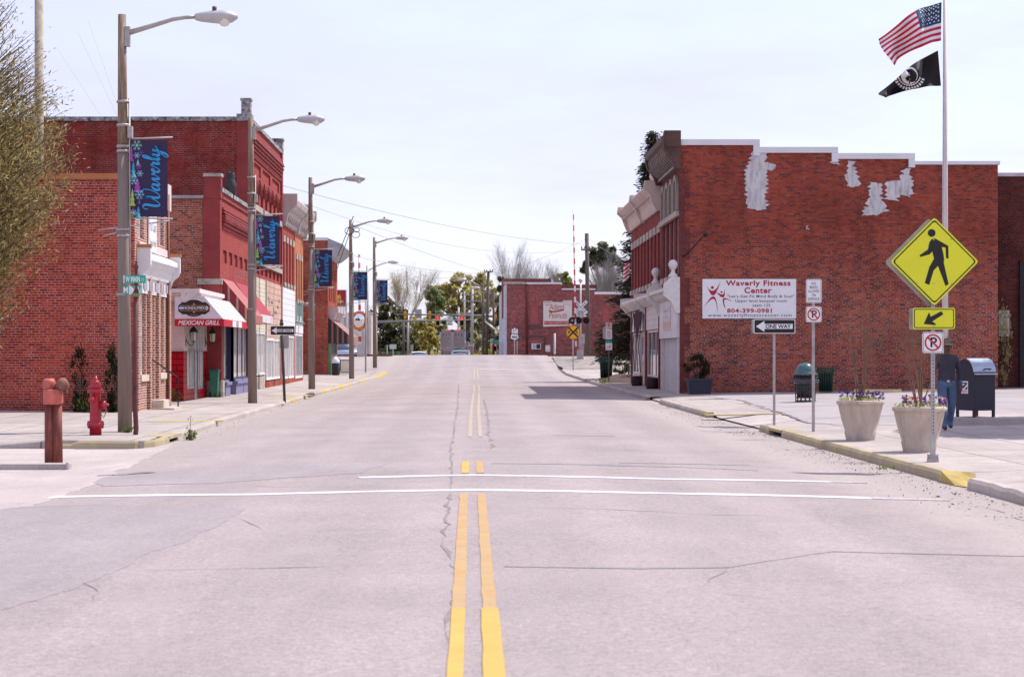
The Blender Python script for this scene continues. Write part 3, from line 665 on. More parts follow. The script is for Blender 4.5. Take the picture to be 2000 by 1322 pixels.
mb.build('lettered_panel', [M('grey_violet_letter', (.42, .4, .45), .6, .1), WHITE], c)
mb = MB(); mb.box(49.95, 51.3, .0, .22, 0.01, .72, 0, W8); mb.box(50.1, 51.1, .22, .43, .01, .4, 0, W8); mb.build('door_step', M('concrete_step', (.55, .47, .4), .9, .15, 3), b)
mb = MB(); mb.tube([W8(50.05, 1.55, .05), W8(50.05, 1.52, .12), W8(50.9, 1.15, .5), W8(51.2, 1.02, .62), W8(51.2, .1, .62)], .022, 6); mb.build('handrail', BLACK, b)
mb = MB(); mb.box(53.1, 53.3, 1.55, 1.95, .003, .03, 0, W8); mb.box(53.12, 53.28, 1.62, 1.88, .031, .034, 1, W8); mb.build('notice_plate', [SIGNW, SIGNB], b)
mb = MB(); mb.tube([W8(52.92, .1, .06), W8(52.92, zt, .06)], .045, 6); mb.build('downpipe', M('rust_brown_pipe', (.2, .06, .04), .6), b)

# corner grill: single storey, cream above red tile
XH = -9.25; WH = leftside(XH)
b = thing('restaurant_building', 'one storey corner grill, cream walls over red glazed tile, with the striped awning', 'building', (-11, 61.5, .1))
mb = MB(); F59 = front(59.0); mb.face([F59(-20, 1.78), F59(XH, 1.78), F59(XH, 3.45), F59(-20, 3.45)], 0)
mb.wall(WH, 59, 64.2, 1.78, 3.45, [(59.75, 63.35, 1.78, 2.95)], 0, .1); mb.face([(-20, 59, 3.3), (XH, 59, 3.3), (XH, 64.2, 3.3), (-20, 64.2, 3.3)], 2); mb.face([(-20, 64.2, 0), (XH, 64.2, 0), (XH, 64.2, 3.45), (-20, 64.2, 3.45)], 0)
mb.build('wall', [boards('cream_wall_panel', (.6, .46, .43), .62, True, .012, dark=.75), WHITE, ROOF], b)
mb = MB(); mb.face([F59(-20, -.1), F59(XH, -.1), F59(XH, 1.78), F59(-20, 1.78)], 0); mb.wall(WH, 59, 64.2, -.1, 1.78, [(59.75, 61.35, .55, 1.78), (61.35, 62.1, -.1, 1.78), (62.1, 63.35, .5, 1.78)], 0, .1); mb.build('tile_base', TILE, b)
mb = MB(); mb.box(-20, XH + .02, 58.97, 58.995, 1.77, 1.83); mb.build('base_trim', GREYM, b)
window(b, WH, 59.75, 61.3, .55, 2.95, .05, ALU, SHOPG, 2, 1, .05); window(b, WH, 62.15, 63.35, .5, 2.95, .05, ALU, SHOPG, 2, 1, .05)
dm = MB(); dm.box(61.35, 61.43, 0, 2.94, -.1, -.02, 0, WH); dm.box(62.02, 62.1, 0, 2.94, -.1, -.02, 0, WH); dm.box(61.43, 62.02, 2.3, 2.4, -.1, -.02, 0, WH); dm.box(61.43, 62.02, .02, .35, -.1, -.04, 0, WH); d = dm.build('door', ALU, b)
mb = MB(); mb.box(61.43, 62.02, .35, 2.3, -.08, -.06, 0, WH); mb.box(61.43, 62.02, 2.4, 2.93, -.08, -.06, 0, WH); mb.build('door_pane', SHOPG, d); mb = MB(); mb.tube([WH(61.5, 1.0, -.06), WH(61.5, 1.0, .03), WH(61.5, 1.5, .03), WH(61.5, 1.5, -.06)], .02, 6); mb.build('door_handle', ALU, d)
mb = MB(); prof = [(0, 3.75), (.6, 3.75), (.6, 3.62), (.52, 3.6), (.48, 3.5), (.38, 3.48), (.34, 3.4), (0, 3.36)]
moulding(mb, WH, 58.4, 64.3, prof); moulding(mb, front(59.0), -20, XH, prof); mb.build('cornice', PEELW, b)
a = MB(); sec = [(-9.44, 2.79), (-9.44, 3.5), (-8.5, 3.5), (-7.9, 2.79)]
fa = front(58.42); a.poly(sec, fa, 0, 0)
A, B_ = (-8.5, 3.5), (-7.9, 2.79)
a.face([(A[0], 58.42, A[1]), (B_[0], 58.42, B_[1]), (B_[0], 64.6, B_[1]), (A[0], 64.6, A[1])], 1); a.face([(-9.44, 64.6, 2.79), (-9.44, 64.6, 3.5), (A[0], 64.6, A[1]), (B_[0], 64.6, B_[1])], 0)
a.face([(-9.44, 58.42, 3.5), (A[0], 58.42, 3.5), (A[0], 64.6, 3.5), (-9.44, 64.6, 3.5)], 0)
cloth = stripes('green_red_white_awning', [(.62, .62, .6), (.1, .23, .15), (.62, .62, .6), (.62, .62, .6), (.4, .12, .11), (.62, .62, .6)], 1.3)
a = a.build('awning', [M('white_awning_cloth', (.68, .63, .68), .6, .03), cloth], b)
mb = MB(); RV = M('red_awning_valance', (.48, .01, .03), .6, .04); mb.box(-9.44, -7.88, 58.405, 58.418, 2.56, 2.785); mb.box(-7.898, -7.88, 58.42, 64.6, 2.56, 2.785); mb.box(-7.879, -7.872, 60.5, 62.9, 2.57, 2.77, 1); mb.box(-7.871, -7.868, 61.4, 62.0, 2.58, 2.76, 2); mb.text('MEXICAN GRILL', -9.33, -8.02, 2.6, 2.745, front(58.405), .004, 1, .02, .3); v = mb.build('valance', [RV, SIGNW, M('grey_stamp', (.3, .3, .3), .6)], a)
lg = MB(); cx, cy = -8.83, 3.13; q = .0157
def OV(w_, h_): return [(cx + w_ * math.cos(6.2832 * i / 28), cy + h_ * math.sin(6.2832 * i / 28)) for i in range(28)]
GOLD = M('gold_ink', (.42, .26, .13), .5)
lg.poly([(cx + x, cy + y) for x, y in ((-.5, -.09), (-.36, -.2), (-.22, -.19), (.22, -.19), (.36, -.2), (.5, -.09), (.5, .08), (.38, .19), (.2, .19), (-.2, .19), (-.38, .19), (-.5, .08))], fa, .004, 0)
lg.poly(OV(.36, .27), fa, .005, 0)
for s_ in (1, -1):
    lg.poly([(cx + x, cy + s_ * y) for x, y in ((-.42, .075), (.42, .075), (.42, .09), (-.42, .09))], fa, .0075, 1); lg.poly([(cx + x, cy + s_ * y) for x, y in ((-.05, .1), (.05, .1), (0, .17))], fa, .0075, 1)
    for k in range(7):
        t = (k - 3) * .08; lg.disc((cx + t, cy + s_ * (.31 - .25 * t * t + .015 * (k % 2))), .014, fa, .0065, 1, 8)
lg.disc((cx, cy), 1, Fr(fa(cx, cy, .0065), (.25, 0, 0), (0, 0, 1), (0, -1, 0)), 0, 1, 3) if False else None
lg.text('HONDUMEX', cx - .33, cx + .35, cy - .045, cy + .055, fa, .008, 2, .01); lg.text('GRIDDLE', cx - .12, cx + .12, cy - .235, cy - .2, fa, .008, 1)
lg.disc((cx - .41, cy + .005), .07, fa, .008, 3, 16); lg.box(cx - .48, cx - .34, cy - .015, cy + .025, .0085, .009, 2, fa); lg.box(cx + .37, cx + .44, cy - .05, cy + .055, .008, .0085, 2, fa); lg.box(cx + .44, cx + .49, cy - .04, cy + .045, .008, .0085, 4, fa); lg.box(cx + .39, cx + .42, cy - .02, cy + .02, .0086, .009, 0, fa)
lg.build('sign_emblem', [M('dark_brown_ink', (.035, .024, .02), .5, 0), GOLD, SIGNW, M('blue_ink', (.08, .25, .6), .5, 0), SIGNR], a)
mb = MB(); mb.box(-9.45, -8.6, 58.44, 58.5, 3.515, 3.6); mb.build('awning_rail', M('cream_awning_rail', (.62, .53, .42), .7, .1), a)
def lantern():
    t = thing('wall_lantern', '', 'lantern', (0, 0, 0), 'black carriage lanterns at the grill door')
    mb = MB(); mb.box(-.02, .0, -.05, .05, -.28, .05); mb.tube([(0, 0, -.05), (.06, 0, -.2), (.18, 0, -.26), (.24, 0, -.18), (.24, 0, -.1)], .014, 6); mb.build('bracket', BLACK, t)
    mb = MB(); mb.lathe([(.06, -.1), (.09, -.06), (.11, .18), (.1, .2)], (.24, 0, 0), 8); mb.build('glass_shade', M('lantern_glass', (.55, .5, .45), .15, .1), t)
    mb = MB(); mb.lathe([(.13, .18), (.14, .2), (.09, .3), (.03, .36), (.03, .4), (.0001, .46)], (.24, 0, 0), 8)
    for i in range(4): a_ = i * math.pi / 2; mb.tube([(.24 + .085 * math.cos(a_), .085 * math.sin(a_), -.08), (.24 + .115 * math.cos(a_), .115 * math.sin(a_), .19)], .01, 4)
    mb.lathe([(.0001, -.17), (.03, -.13), (.07, -.1)], (.24, 0, 0), 8); mb.build('cap', BLACK, t)
    return t
l0 = lantern(); l0.location = WH(59.45, 2.2, .01); l0['label'] = 'black carriage lantern on the tiled corner, nearer of the two beside the grill entrance'
dup(l0, WH(63.75, 2.2, .01), 'black carriage lantern beyond the grill doorway, above the green wheelie bin')

# red painted shop with two red awnings
b = thing('brick_building', 'painted brick shop with two red awnings', 'building', (-13, 68.5, .15))
zt = 7.1; mb = MB(); shell(mb, -24, XL, 64.3, 72.7, -.1, zt, 0, 'e', 2)
sh = [(64.95, 66.2, .75, 4.3), (66.2, 67.9, .05, 4.3), (67.9, 72.1, .75, 4.3)]
mb.wall(W8, 64.3, 72.7, -.1, 7.35, sh + [(65 + i * 1.5, 65 + i * 1.5 + 1.0, 4.9, 5.35) for i in range(5)] , 1, .1)
mb.box(64.3 - .003, 64.95, .7, 4.15, .002, .04, 3, W8); mb.box(72.1, 72.7, .7, 4.15, .002, .04, 1, W8)
for i in range(5): mb.box(65 + i * 1.5, 66 + i * 1.5, 4.9, 5.35, -.1, -.07, 3, W8)
mb.box(-9.4, XL - .003, 64.24, 64.297, .7, 7.35, 3); mb.build('wall', [BR_B, PAINT_R, ROOF, TRIM_R], b)
mb = MB(); mb.box(64.35, 72.65, 7.35, 7.5, -.25, .06, 0, W8); mb.build('coping', COPING, b)
mb = MB(); mb.box(-9.35, XL + .03, 64.22, 64.6, 7.1, 7.85); mb.box(-9.2, XL + .03, 72.35, 72.72, 7.1, 7.7); mb.build('corner_pier', TRIM_R, b); mb = MB(); mb.box(-9.38, XL + .06, 64.18, 64.64, 7.852, 7.97); mb.build('pier_cap', STONE, b)
mb = MB(); mb.box(-24, -9.38, 64.2, 64.4, zt, zt + .1); mb.build('side_coping', GREYM, b)
mb = MB()
for v, d in ((7.12, .05), (6.75, .06), (6.62, .1), (6.5, .14)): mb.box(64.7, 72.4, v, v + .07, .003, d, 0, W8)
n = 26
for i in range(n):
    u = lerp(64.8, 72.3, i / (n - 1))
    for k in range(3): mb.box(u - .07, u + .07, 6.32 - k * .13, 6.42 - k * .13, .003, .13 - k * .035, 0, W8)
mb.box(64.7, 72.4, 6.43, 6.49, .003, .13, 0, W8)
mb.build('corbel_band', TRIM_R, b)
mb = MB(); mb.box(65, 72.05, 4.3, 4.75, -.1, -.05, 0, W8)
for i in range(9): mb.sphere(W8(65.4 + i * .8, 4.55, -.03), .04, 6)
mb.build('sign_board', M('beige_sign_board', (.6, .52, .42), .7, .08, 2, dirt=(.4, .33, .27), dfac=.25), b)
mb = MB(); mb.box(-9.6, XL + .06, 64.22, 64.5, 4.1, 4.3); mb.box(64.27, 64.8, 0, .75, .002, .09, 0, W8); mb.box(-9.35, XL + .05, 64.2, 64.3, 0, .75); mb.box(72.2, 72.75, 0, .75, .003, .1, 0, W8); mb.build('stone_block', STONE, b)
BLUE = M('blue_grey_shop_paint', (.2, .19, .34), .55, .1, 2)
window(b, W8, 64.95, 66.2, .75, 4.3, .05, M('navy_frame', (.05, .045, .09), .5), SHOPG, 1, 1, .06); window(b, W8, 67.95, 72.1, .75, 4.3, .05, MATS['navy_frame'], SHOPG, 3, 1, .07)
mb = MB(); mb.box(66.25, 67.85, .05, 4.3, -1.2, -1.1, 0, W8); mb.face([W8(67.9, .05, -.1), W8(67.9, 4.3, -.1), W8(67.9, 4.3, -1.15), W8(67.9, .05, -1.15)], 1); mb.face([W8(66.2, .05, -.1), W8(66.2, 4.3, -.1), W8(66.2, 4.3, -1.15), W8(66.2, .05, -1.15)], 1); mb.build('door', [glass('door_glass', (.16, .13, .11), .1), MATS['navy_frame']], b)
mb = MB()
for u0, u1 in ((64.95, 66.25), (67.85, 70.0), (70.1, 72.1)):
    mb.box(u0, u1, 0, .58, -.1, .1, 0, W8); mb.box(u0 - .03, u1 + .03, .58, .68, -.1, .16, 0, W8); mb.box(u0 + .05, u1 - .05, .68, .75, -.1, .06, 0, W8); mb.box(u0 - .02, u1 + .02, 0, .1, -.1, .14, 0, W8)
mb.build('stall_riser', BLUE, b)
for u0, u1, dd, zb, col in ((64.55, 67.6, 1.1, 2.75, (.38, .125, .115)), (68.0, 72.45, .95, 2.85, (.33, .03, .05))):
    a = MB(); p = [(.03, 4.32), (dd, zb + .3), (dd, zb), (.03, zb)]
    a.face([W8(u0, p[0][1], p[0][0]), W8(u0, p[1][1], p[1][0]), W8(u1, p[1][1], p[1][0]), W8(u1, p[0][1], p[0][0])], 0)
    a.face([W8(u0, p[1][1], dd), W8(u0, zb, dd), W8(u1, zb, dd), W8(u1, p[1][1], dd)], 0 if u0 < 66 else 2)
    for u in (u0, u1): a.face([W8(u, v, d_) for d_, v in p], 1)
    a.build('awning', [M('sun_bleached_red_awning' if u0 < 66 else 'bright_red_awning', col, .7, .05, 1.5), stripes('dark_red_awning_side', [(.22, .01, .02), (.22, .01, .02), (.22, .01, .02), (.42, .22, .16)], .3, 0), M('pale_valance', (.66, .6, .64), .6)], b)
mb = MB(); mb.lathe([(.16, 0), (.2, .12), (.22, .35), (.17, .52), (.15, .58), (.17, .68), (.13, .8), (.02, .84)], (0, 0, 0), 10); mb.box(-.1, -.05, -.14, -.08, .78, .9); mb.box(.05, .1, -.14, -.08, .78, .9); mb.box(.1, .2, -.1, .1, -.02, .14)
o = mb.build('owl_figure', M('dark_owl_paint', (.05, .045, .045), .8, .3, 6)); o.location = (-8.85, 67.4, 7.5); tag(o, 'dark decoy owl perched on the parapet of the red painted shop', 'owl figure')

# tall painted block with arched windows
b = thing('brick_building', 'tall dark red brick block with arched upper windows and corner chimney piers', 'building', (-14, 78.8, .15))
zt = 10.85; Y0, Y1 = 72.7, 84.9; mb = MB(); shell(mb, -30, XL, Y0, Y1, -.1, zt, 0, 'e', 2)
cs = [73.75 + i * 1.62 for i in range(7)]
hol = [(c - .42, c + .42, 5.55, 7.45) for c in cs] + [(c - .42, c + .42, 7.72, 8.62) for c in cs]
pan = [(74.2, 76.6, 8.95, 9.4), (77.3, 80.2, 8.95, 9.4), (81, 83.8, 8.95, 9.4)] + [(73.4 + i * 1.55, 74.4 + i * 1.55, 4.95, 5.3) for i in range(7)]
mb.wall(W8, Y0, Y1, 4.85, zt, hol + pan, 1, .16)
for p in pan: mb.box(*p, -.16, -.07, 1, W8)
for c in cs:      # spandrels that make the round heads
    for s_ in (1, -1):
        q = [(c + s_ * .42, 8.62), (c + s_ * .42, 8.2)] + [(c + s_ * .42 * math.cos(t), 8.2 + .42 * math.sin(t)) for t in (.26, .52, .79, 1.05, 1.31, 1.57)]
        mb.prism(q, W8, -.16, -.002, 1)
mb.wall(W8, Y0, Y1, -.1, 4.85, [(Y0 + .35, Y1 - .3, -.1, 4.8)], 1, .15)
mb.box(-9.3, XL - .003, 72.63, 72.697, 4, zt, 3); mb.box(Y0, Y0 + .5, 4.9, zt, .002, .08, 3, W8); mb.box(Y1 - .5, Y1, 4.9, zt, .002, .08, 3, W8)
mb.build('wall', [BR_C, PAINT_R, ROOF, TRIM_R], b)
mb = MB(); mb.box(-30, -9.3, Y0 - .08, Y0 + .3, zt, zt + .17); mb.box(Y0 + .4, Y1 - .3, zt, zt + .15, -.3, .08, 0, W8); mb.build('coping', COPING, b)
mb = MB(); mb.box(-9.3, XL + .1, Y0 - .1, Y0 + .5, zt + .005, zt + .28); mb.box(-9.12, XL + .04, Y0 - .05, Y0 + .4, zt + .28, zt + .82); mb.box(-9.16, XL + .08, Y0 - .09, Y0 + .44, zt + .82, zt + .9); mb.box(-9.2, XL + .1, Y1 - .5, Y1, zt + .005, zt + .6); mb.box(-9.24, XL + .14, Y1 - .54, Y1 + .04, zt + .6, zt + .68); mb.build('chimney_pier', COPING, b)
mb = MB()
for v, d in ((10.5, .07), (10.4, .11), (10.3, .16), (10.2, .2)): mb.box(73.2, 84.4, v, v + .06, .003, d, 0, W8)
for i in range(38):
    u = 73.3 + i * .298
    for k in range(4): mb.box(u - .08, u + .08, 10.04 - k * .14, 10.14 - k * .14, .003, .17 - k * .035, 0, W8)
mb.box(73.2, 84.4, 9.55, 9.6, .003, .05, 0, W8); mb.build('corbel_band', TRIM_R, b)
mb = MB()
for c in cs:
    for k, (ra, rb) in enumerate(((.46, .52), (.58, .64))):
        pts = [(c + r_ * math.cos(t), 8.2 + r_ * math.sin(t)) for r_, ts in ((rb, range(0, 9)), (ra, range(8, -1, -1))) for t in [x * math.pi / 8 for x in ts]]
        for i in range(8):
            mb.prism([pts[i], pts[i + 1], pts[16 - i], pts[17 - i]], W8, .003, .07 + .03 * k, 0)
mb.build('arch_hood', TRIM_R, b)
mb = MB(); mb.box(73.2, 76.7, 7.47, 7.7, .003, .09, 0, W8); mb.box(77.2, 84.4, 7.47, 7.7, .003, .09, 0, W8); mb.box(73.2, 84.4, 5.33, 5.53, .003, .1, 0, W8); mb.build('stone_band', STONE, b)
for c in cs:
    w_ = window(b, W8, c - .42, c + .42, 5.55, 7.45, .12, TRIM_RD, DKG, 1, 2, .06); mb = MB(); mb.box(c - .42, c + .42, 7.72, 8.62, -.155, -.13, 0, W8); mb.build('fanlight', DKG, w_)
# ground floor fronts of the tall block
mb = MB(); mb.box(Y0 + .35, 78.35, 2.6, 4.8, -.12, .0, 0, W8); mb.build('fascia', brick('beige_tile_fascia', [(.6, .53, .43), (.66, .58, .47), (.62, .54, .44)], (.42, .37, .3), 0, None, .17, .4, .01, .08, hdr=False), b)
ft = MB(); ft.box(78.6, Y1 - .3, 2.35, 4.8, -.12, .0, 0, W8); ft = ft.build('fascia', brick('peach_tile_fascia', [(.55, .38, .3), (.62, .43, .35), (.58, .4, .32)], (.25, .17, .13), 0, None, .27, .8, .014, .1, hdr=False), b)
mb = MB()
for u, v, l_ in ((79.1, 4.0, .5), (79.5, 3.86, .45), (80.4, 3.86, .9), (81.2, 3.58, .5), (81.5, 3.45, 1.3), (82.9, 3.72, .7), (83.6, 4.0, .45), (80.9, 3.3, .7)): mb.box(u, u + l_, v, v + .13, .0025, .006, 0, W8)
mb.build('missing_tile', M('bare_backing', (.2, .15, .13), .9, .2, 5), ft)
mb = MB(); mb.box(78.35, 78.6, 2.3, 4.82, -.12, .06, 0, W8); mb.build('divider_post', M('grey_beige_post', (.5, .45, .38), .7, .1), b)
window(b, W8, Y0 + .6, 75.6, .8, 2.6, .05, WHITE, SHOPG, 2, 1, .09); window(b, W8, 75.7, 78.3, .8, 2.6, .05, WHITE, SHOPG, 2, 1, .09)
window(b, W8, 78.7, 81.7, .55, 2.35, .04, WHITE, SHOPG, 3, 1, .1); window(b, W8, 81.9, 84.5, .55, 2.35, .06, WHITE, SHOPG, 3, 1, .1)
mb = MB(); mb.box(78.6, 81.8, 0, .5, -.1, .0, 0, W8); mb.box(82.0, Y1 - .3, 0, .5, -.1, .0, 0, W8); mb.box(Y0 + .35, 78.3, 0, .75, -.1, -.01, 1, W8); mb.build('stall_riser', [BR_E, STONE], b)

# low brick pair with a bracketed cornice
b = thing('brick_building', 'two storey brick shop with a projecting grey bracketed cornice and white boarded front', 'building', (-13, 90.3, .2))
Y0, Y1, YM = 84.9, 95.7, 91.3; zt = 8.0
hol = [(85.6 + i * 1.45, 86.25 + i * 1.45, 5.0, 6.9) for i in range(4)] + [(91.9 + i * 1.25, 92.5 + i * 1.25, 4.4, 6.4) for i in range(3)]
mb = MB(); shell(mb, -26, XL, Y0, Y1, 0, zt, 0, 'e', 2); mb.wall(W8, Y0, YM, 0, zt, [h for h in hol if h[1] < YM] + [(85.1, 91.0, 0, 4.8)], 0, .2); mb.wall(W8, YM, Y1, 0, zt, [h for h in hol if h[0] > YM] + [(91.5, 95.5, 0, 4.2)], 1, .2); mb.build('wall', [BR_D, BR_O, ROOF], b)
for h in hol:
    w_ = window(b, W8, *h, .15, TRIM_RD, DKG, 1, 2, .05); mb = MB(); mb.box(h[0] - .06, h[1] + .06, h[3] + .003, h[3] + .28, .003, .05, 0, W8); mb.box(h[0] - .06, h[1] + .06, h[2] - .18, h[2] - .003, .003, .09, 0, W8); mb.build('stone_lintel', STONE, w_)
GCOR = M('grey_pressed_cornice', (.5, .44, .42), .6, .12, 2)
c = MB(); moulding(c, W8, Y0 + .04, Y1 - .04, [(0.003, 8.9), (.62, 8.9), (.66, 8.82), (.6, 8.6), (.5, 8.5), (.48, 8.42), (.12, 7.95), (.12, 7.75), (.003, 7.7)]); c = c.build('cornice', GCOR, b)
mb = MB()
for i in range(12):
    u = lerp(Y0 + .5, Y1 - .9, i / 11); moulding(mb, W8, u, u + .13, [(.1, 8.5), (.5, 8.48), (.46, 8.3), (.3, 8.2), (.2, 7.9), (.1, 7.8)])
for u in (Y0, YM - .15, Y1 - .3): moulding(mb, W8, u, u + .3, [(.003, 9.05), (.72, 9.05), (.72, 8.6), (.56, 8.4), (.3, 8.15), (.2, 7.6), (.003, 7.6)])
mb.build('bracket', GCOR, c)
mb = MB(); mb.box(85.1, 90.95, 2.6, 4.78, -.08, .04, 0, W8); mb.build('board_front', boards('white_lap_board', (.72, .71, .72), .27, True, .025, dark=.45), b)
window(b, W8, 85.2, 87.9, .5, 2.55, .04, WHITE, SHOPG, 3, 1, .1); window(b, W8, 88.2, 90.9, .5, 2.55, .04, WHITE, SHOPG, 3, 1, .1); window(b, W8, 91.6, 95.4, .45, 2.7, .04, WHITE, GLASS, 5, 1, .12)
mb = MB(); mb.box(85.1, 90.95, .0, .48, -.1, .0, 0, W8); mb.box(91.5, 95.5, 0, .43, -.1, .0, 0, W8); mb.build('stall_riser', BR_E, b)
mb = MB(); mb.box(91.6, 95.4, 2.72, 3.25, -.08, .03, 1, W8); mb.box(91.6, 95.4, 3.25, 4.25, -.1, .02, 0, W8)
for i in range(5): mb.box(91.8 + i * .72, 92.1 + i * .72, 3.35 + .25 * (i % 2), 4.2, .022, .05, 2, W8)
mb.box(91.5, 95.6, 3.22, 3.28, .02, .1, 2, W8)
mb.build('faded_sign_board', [M('pale_green_board', (.5, .58, .55), .7, .1), WHITE, M('dark_green_letter', (.12, .2, .19), .7)], b)
mb = MB(); mb.tube([W8(93.2, 4.2, .02), W8(93.2, 4.25, .5)], .03, 6); mb.lathe([(.05, 0), (.28, -.12), (.3, -.2)], W8(93.2, 4.3, .55), 12); mb.build('gooseneck_lamp', GREYM, b)

# end building with the dark striped awning
b = thing('brick_building', 'brick end building with grey box cornice and black striped awning, farthest of the west row', 'building', (-13, 116, .3))
Y0, Y1 = 112.0, 120.0; zt = 8.55; mb = MB(); shell(mb, -17.5, XL, Y0, Y1, 0, zt, 0, 'e', 1)
hol = [(113 + i * 1.5, 113.7 + i * 1.5, 4.9, 7.0) for i in range(4)]
mb.wall(W8, Y0, Y1, 0, zt, hol + [(112.5, 119.5, .3, 3.4)], 0, .2); mb.build('wall', [BR_E, ROOF], b)
for h in hol: window(b, W8, *h, .15, TRIM_RD, DKG, 1, 2, .05)
c = MB(); moulding(c, W8, Y0 - .05, Y1, [(.003, 8.7), (.95, 8.3), (1.0, 8.15), (.85, 8.05), (.3, 7.6), (.003, 7.5)]); c = c.build('cornice', GREYM, b)
mb = MB(); mb.box(-17.5, XL, Y0 - .06, Y0 + .3, zt, zt + .18); mb.build('coping', WCOPE, b)
for i in range(3):
    mb = MB(); moulding(mb, W8, 112.6 + i * 2.3, 114.4 + i * 2.3, [(.003, 4.6), (.6, 4.45), (.6, 4.2), (.45, 4.1), (.3, 3.75), (.003, 3.7)]); mb.build('window_box', GCOR, b)
a = MB(); p = [(.02, 3.9), (1.35, 2.75), (1.35, 2.3), (.02, 2.3)]
a.face([W8(Y0 + .2, 3.9, .02), W8(Y0 + .2, 2.75, 1.35), W8(119, 2.75, 1.35), W8(119, 3.9, .02)], 0); a.face([W8(Y0 + .2, 2.75, 1.35), W8(Y0 + .2, 2.3, 1.35), W8(119, 2.3, 1.35), W8(119, 2.75, 1.35)], 0)
for u in (Y0 + .2, 119): a.face([W8(u, v, d_) for d_, v in p], 1)
a.build('awning', [M('brown_awning', (.3, .17, .15), .7, .1), stripes('black_rust_awning', [(.015, .02, .018), (.015, .02, .018), (.28, .09, .08)], .32, 0)], b)
window(b, W8, 112.6, 119.4, 1.6, 3.4, .04, DSTEEL, GLASS, 4, 1, .1)
mb = MB(); mb.box(112.15, 112.6, .2, 2.3, .01, .2, 0, W8); mb.box(112.6, 119.4, .2, 1.6, -.1, .05, 0, W8); mb.build('green_base', M('green_glazed_base', (.16, .26, .12), .35, .2, 2), b)
mb = MB(); mb.tube([(-10.5, 111.92, .3), (-10.5, 111.92, 5.6), (-10.6, 111.92, 5.9)], .07, 6); mb.box(-10.75, -10.4, 111.85, 111.99, 5.6, 6.2); mb.build('downpipe', DSTEEL, b)
# ================= east row
XR = 7.2; E7 = rightside(XR)
def ragged(pts, fr, seed, d=.012, amp=.075):
    q = []
    for (a, b) in zip(pts, pts[1:] + pts[:1]):
        a, b = Vector(a), Vector(b); n = max(1, int((b - a).length / .07))
        for i in range(n):
            c = a.lerp(b, i / n); q.append((c.x + amp * noise.noise(Vector((c.x * 9, c.y * 9, seed))) * 1.6 + amp * .6 * (1 if int(c.y / .0715) % 2 else -1), c.y + amp * .6 * noise.noise(Vector((c.x * 9, c.y * 9, seed + 4)))))
    return q
b = thing('brick_building', 'large weathered red brick building with stepped white coping and stucco patches, at the parking lot', 'building', (12.7, 67.2, .35))
D0 = 64.0; FR_ = front(D0); Y1 = 70.4
steps = [(XR, WX(1480, D0), WZ(284, D0)), (WX(1480, D0), WX(1633, D0), WZ(299, D0)), (WX(1633, D0), WX(1783, D0), WZ(311, D0)), (WX(1783, D0), WX(1949, D0), WZ(322, D0))]
XE = steps[-1][1]
mb = MB()
for x0, x1, z in steps:
    mb.face([FR_(x0, 0), FR_(x1, 0), FR_(x1, z), FR_(x0, z)], 0); mb.face([(x0, D0, z), (x1, D0, z), (x1, D0 + .4, z), (x0, D0 + .4, z)], 0); mb.face([(x0, D0 + .4, z - 1.5), (x1, D0 + .4, z - 1.5), (x1, D0 + .4, z), (x0, D0 + .4, z)], 0)
for (a0, a1, za), (b0, b1, zb) in zip(steps, steps[1:]): mb.face([(a1, D0, zb), (a1, D0 + .4, zb), (a1, D0 + .4, za), (a1, D0, za)], 0)
mb.face([(XE, D0, 0), (XE, Y1, 0), (XE, Y1, steps[-1][2]), (XE, D0, steps[-1][2])], 0); mb.face([(XR, D0, steps[-1][2] - .4), (XE, D0, steps[-1][2] - .4), (XE, Y1, steps[-1][2] - .4), (XR, Y1, steps[-1][2] - .4)], 2)
cs = [64.95, 66.35, 67.75, 69.15]; hol = [(c - .42, c + .42, 4.5, 6.45) for c in cs] + [(c - .4, c + .4, 6.7, 7.75) for c in cs]
mb.wall(E7, D0, Y1, 3.9, 8.2, hol, 1, .18); mb.wall(E7, D0, Y1, 0, 3.9, [(D0 + .12, Y1 - .4, 0, 3.75)], 1, .3)
for c in cs:
    for s_ in (1, -1): mb.prism([(c + s_ * .4, 7.75), (c + s_ * .4, 7.35)] + [(c + s_ * .4 * math.cos(t), 7.35 + .4 * math.sin(t)) for t in (.3, .6, .9, 1.2, 1.57)], E7, -.18, -.002, 1)
# toothed quoin strip where the painted front laps round the corner
k = 0; z = .35
while z < 7.9:
    h_ = uni(.5, 1.1); x1 = XR + (.16 if k % 2 else .34); mb.box(XR + .002, x1, D0 - .006, D0 - .001, z, min(z + h_, 8.1), 1); z += h_; k += 1
mb.build('wall', [BR_R, BR_RD, ROOF], b)
mb = MB()
for i, (x0, x1, z) in enumerate(steps):
    mb.box(x0 - (.0 if i == 0 else .0), x1 + .06, D0 - .07, D0 + .45, z, z + (.2 if i < 3 else .12))
    if i < 3: zb = steps[i + 1][2]; mb.box(x1 - .16, x1 + .06, D0 - .068, D0 - .002, zb - .1, z - .003)
mb.build('coping', WCOPE, b)
STUC = M('grey_white_stucco', (.56, .54, .55), .9, .14, 2.5, dirt=(.24, .22, .22), dfac=.4, stretch=(1.8, 1, .4))
pt = lambda *q: [(WX(x, D0), WZ(y, D0)) for x, y in q]
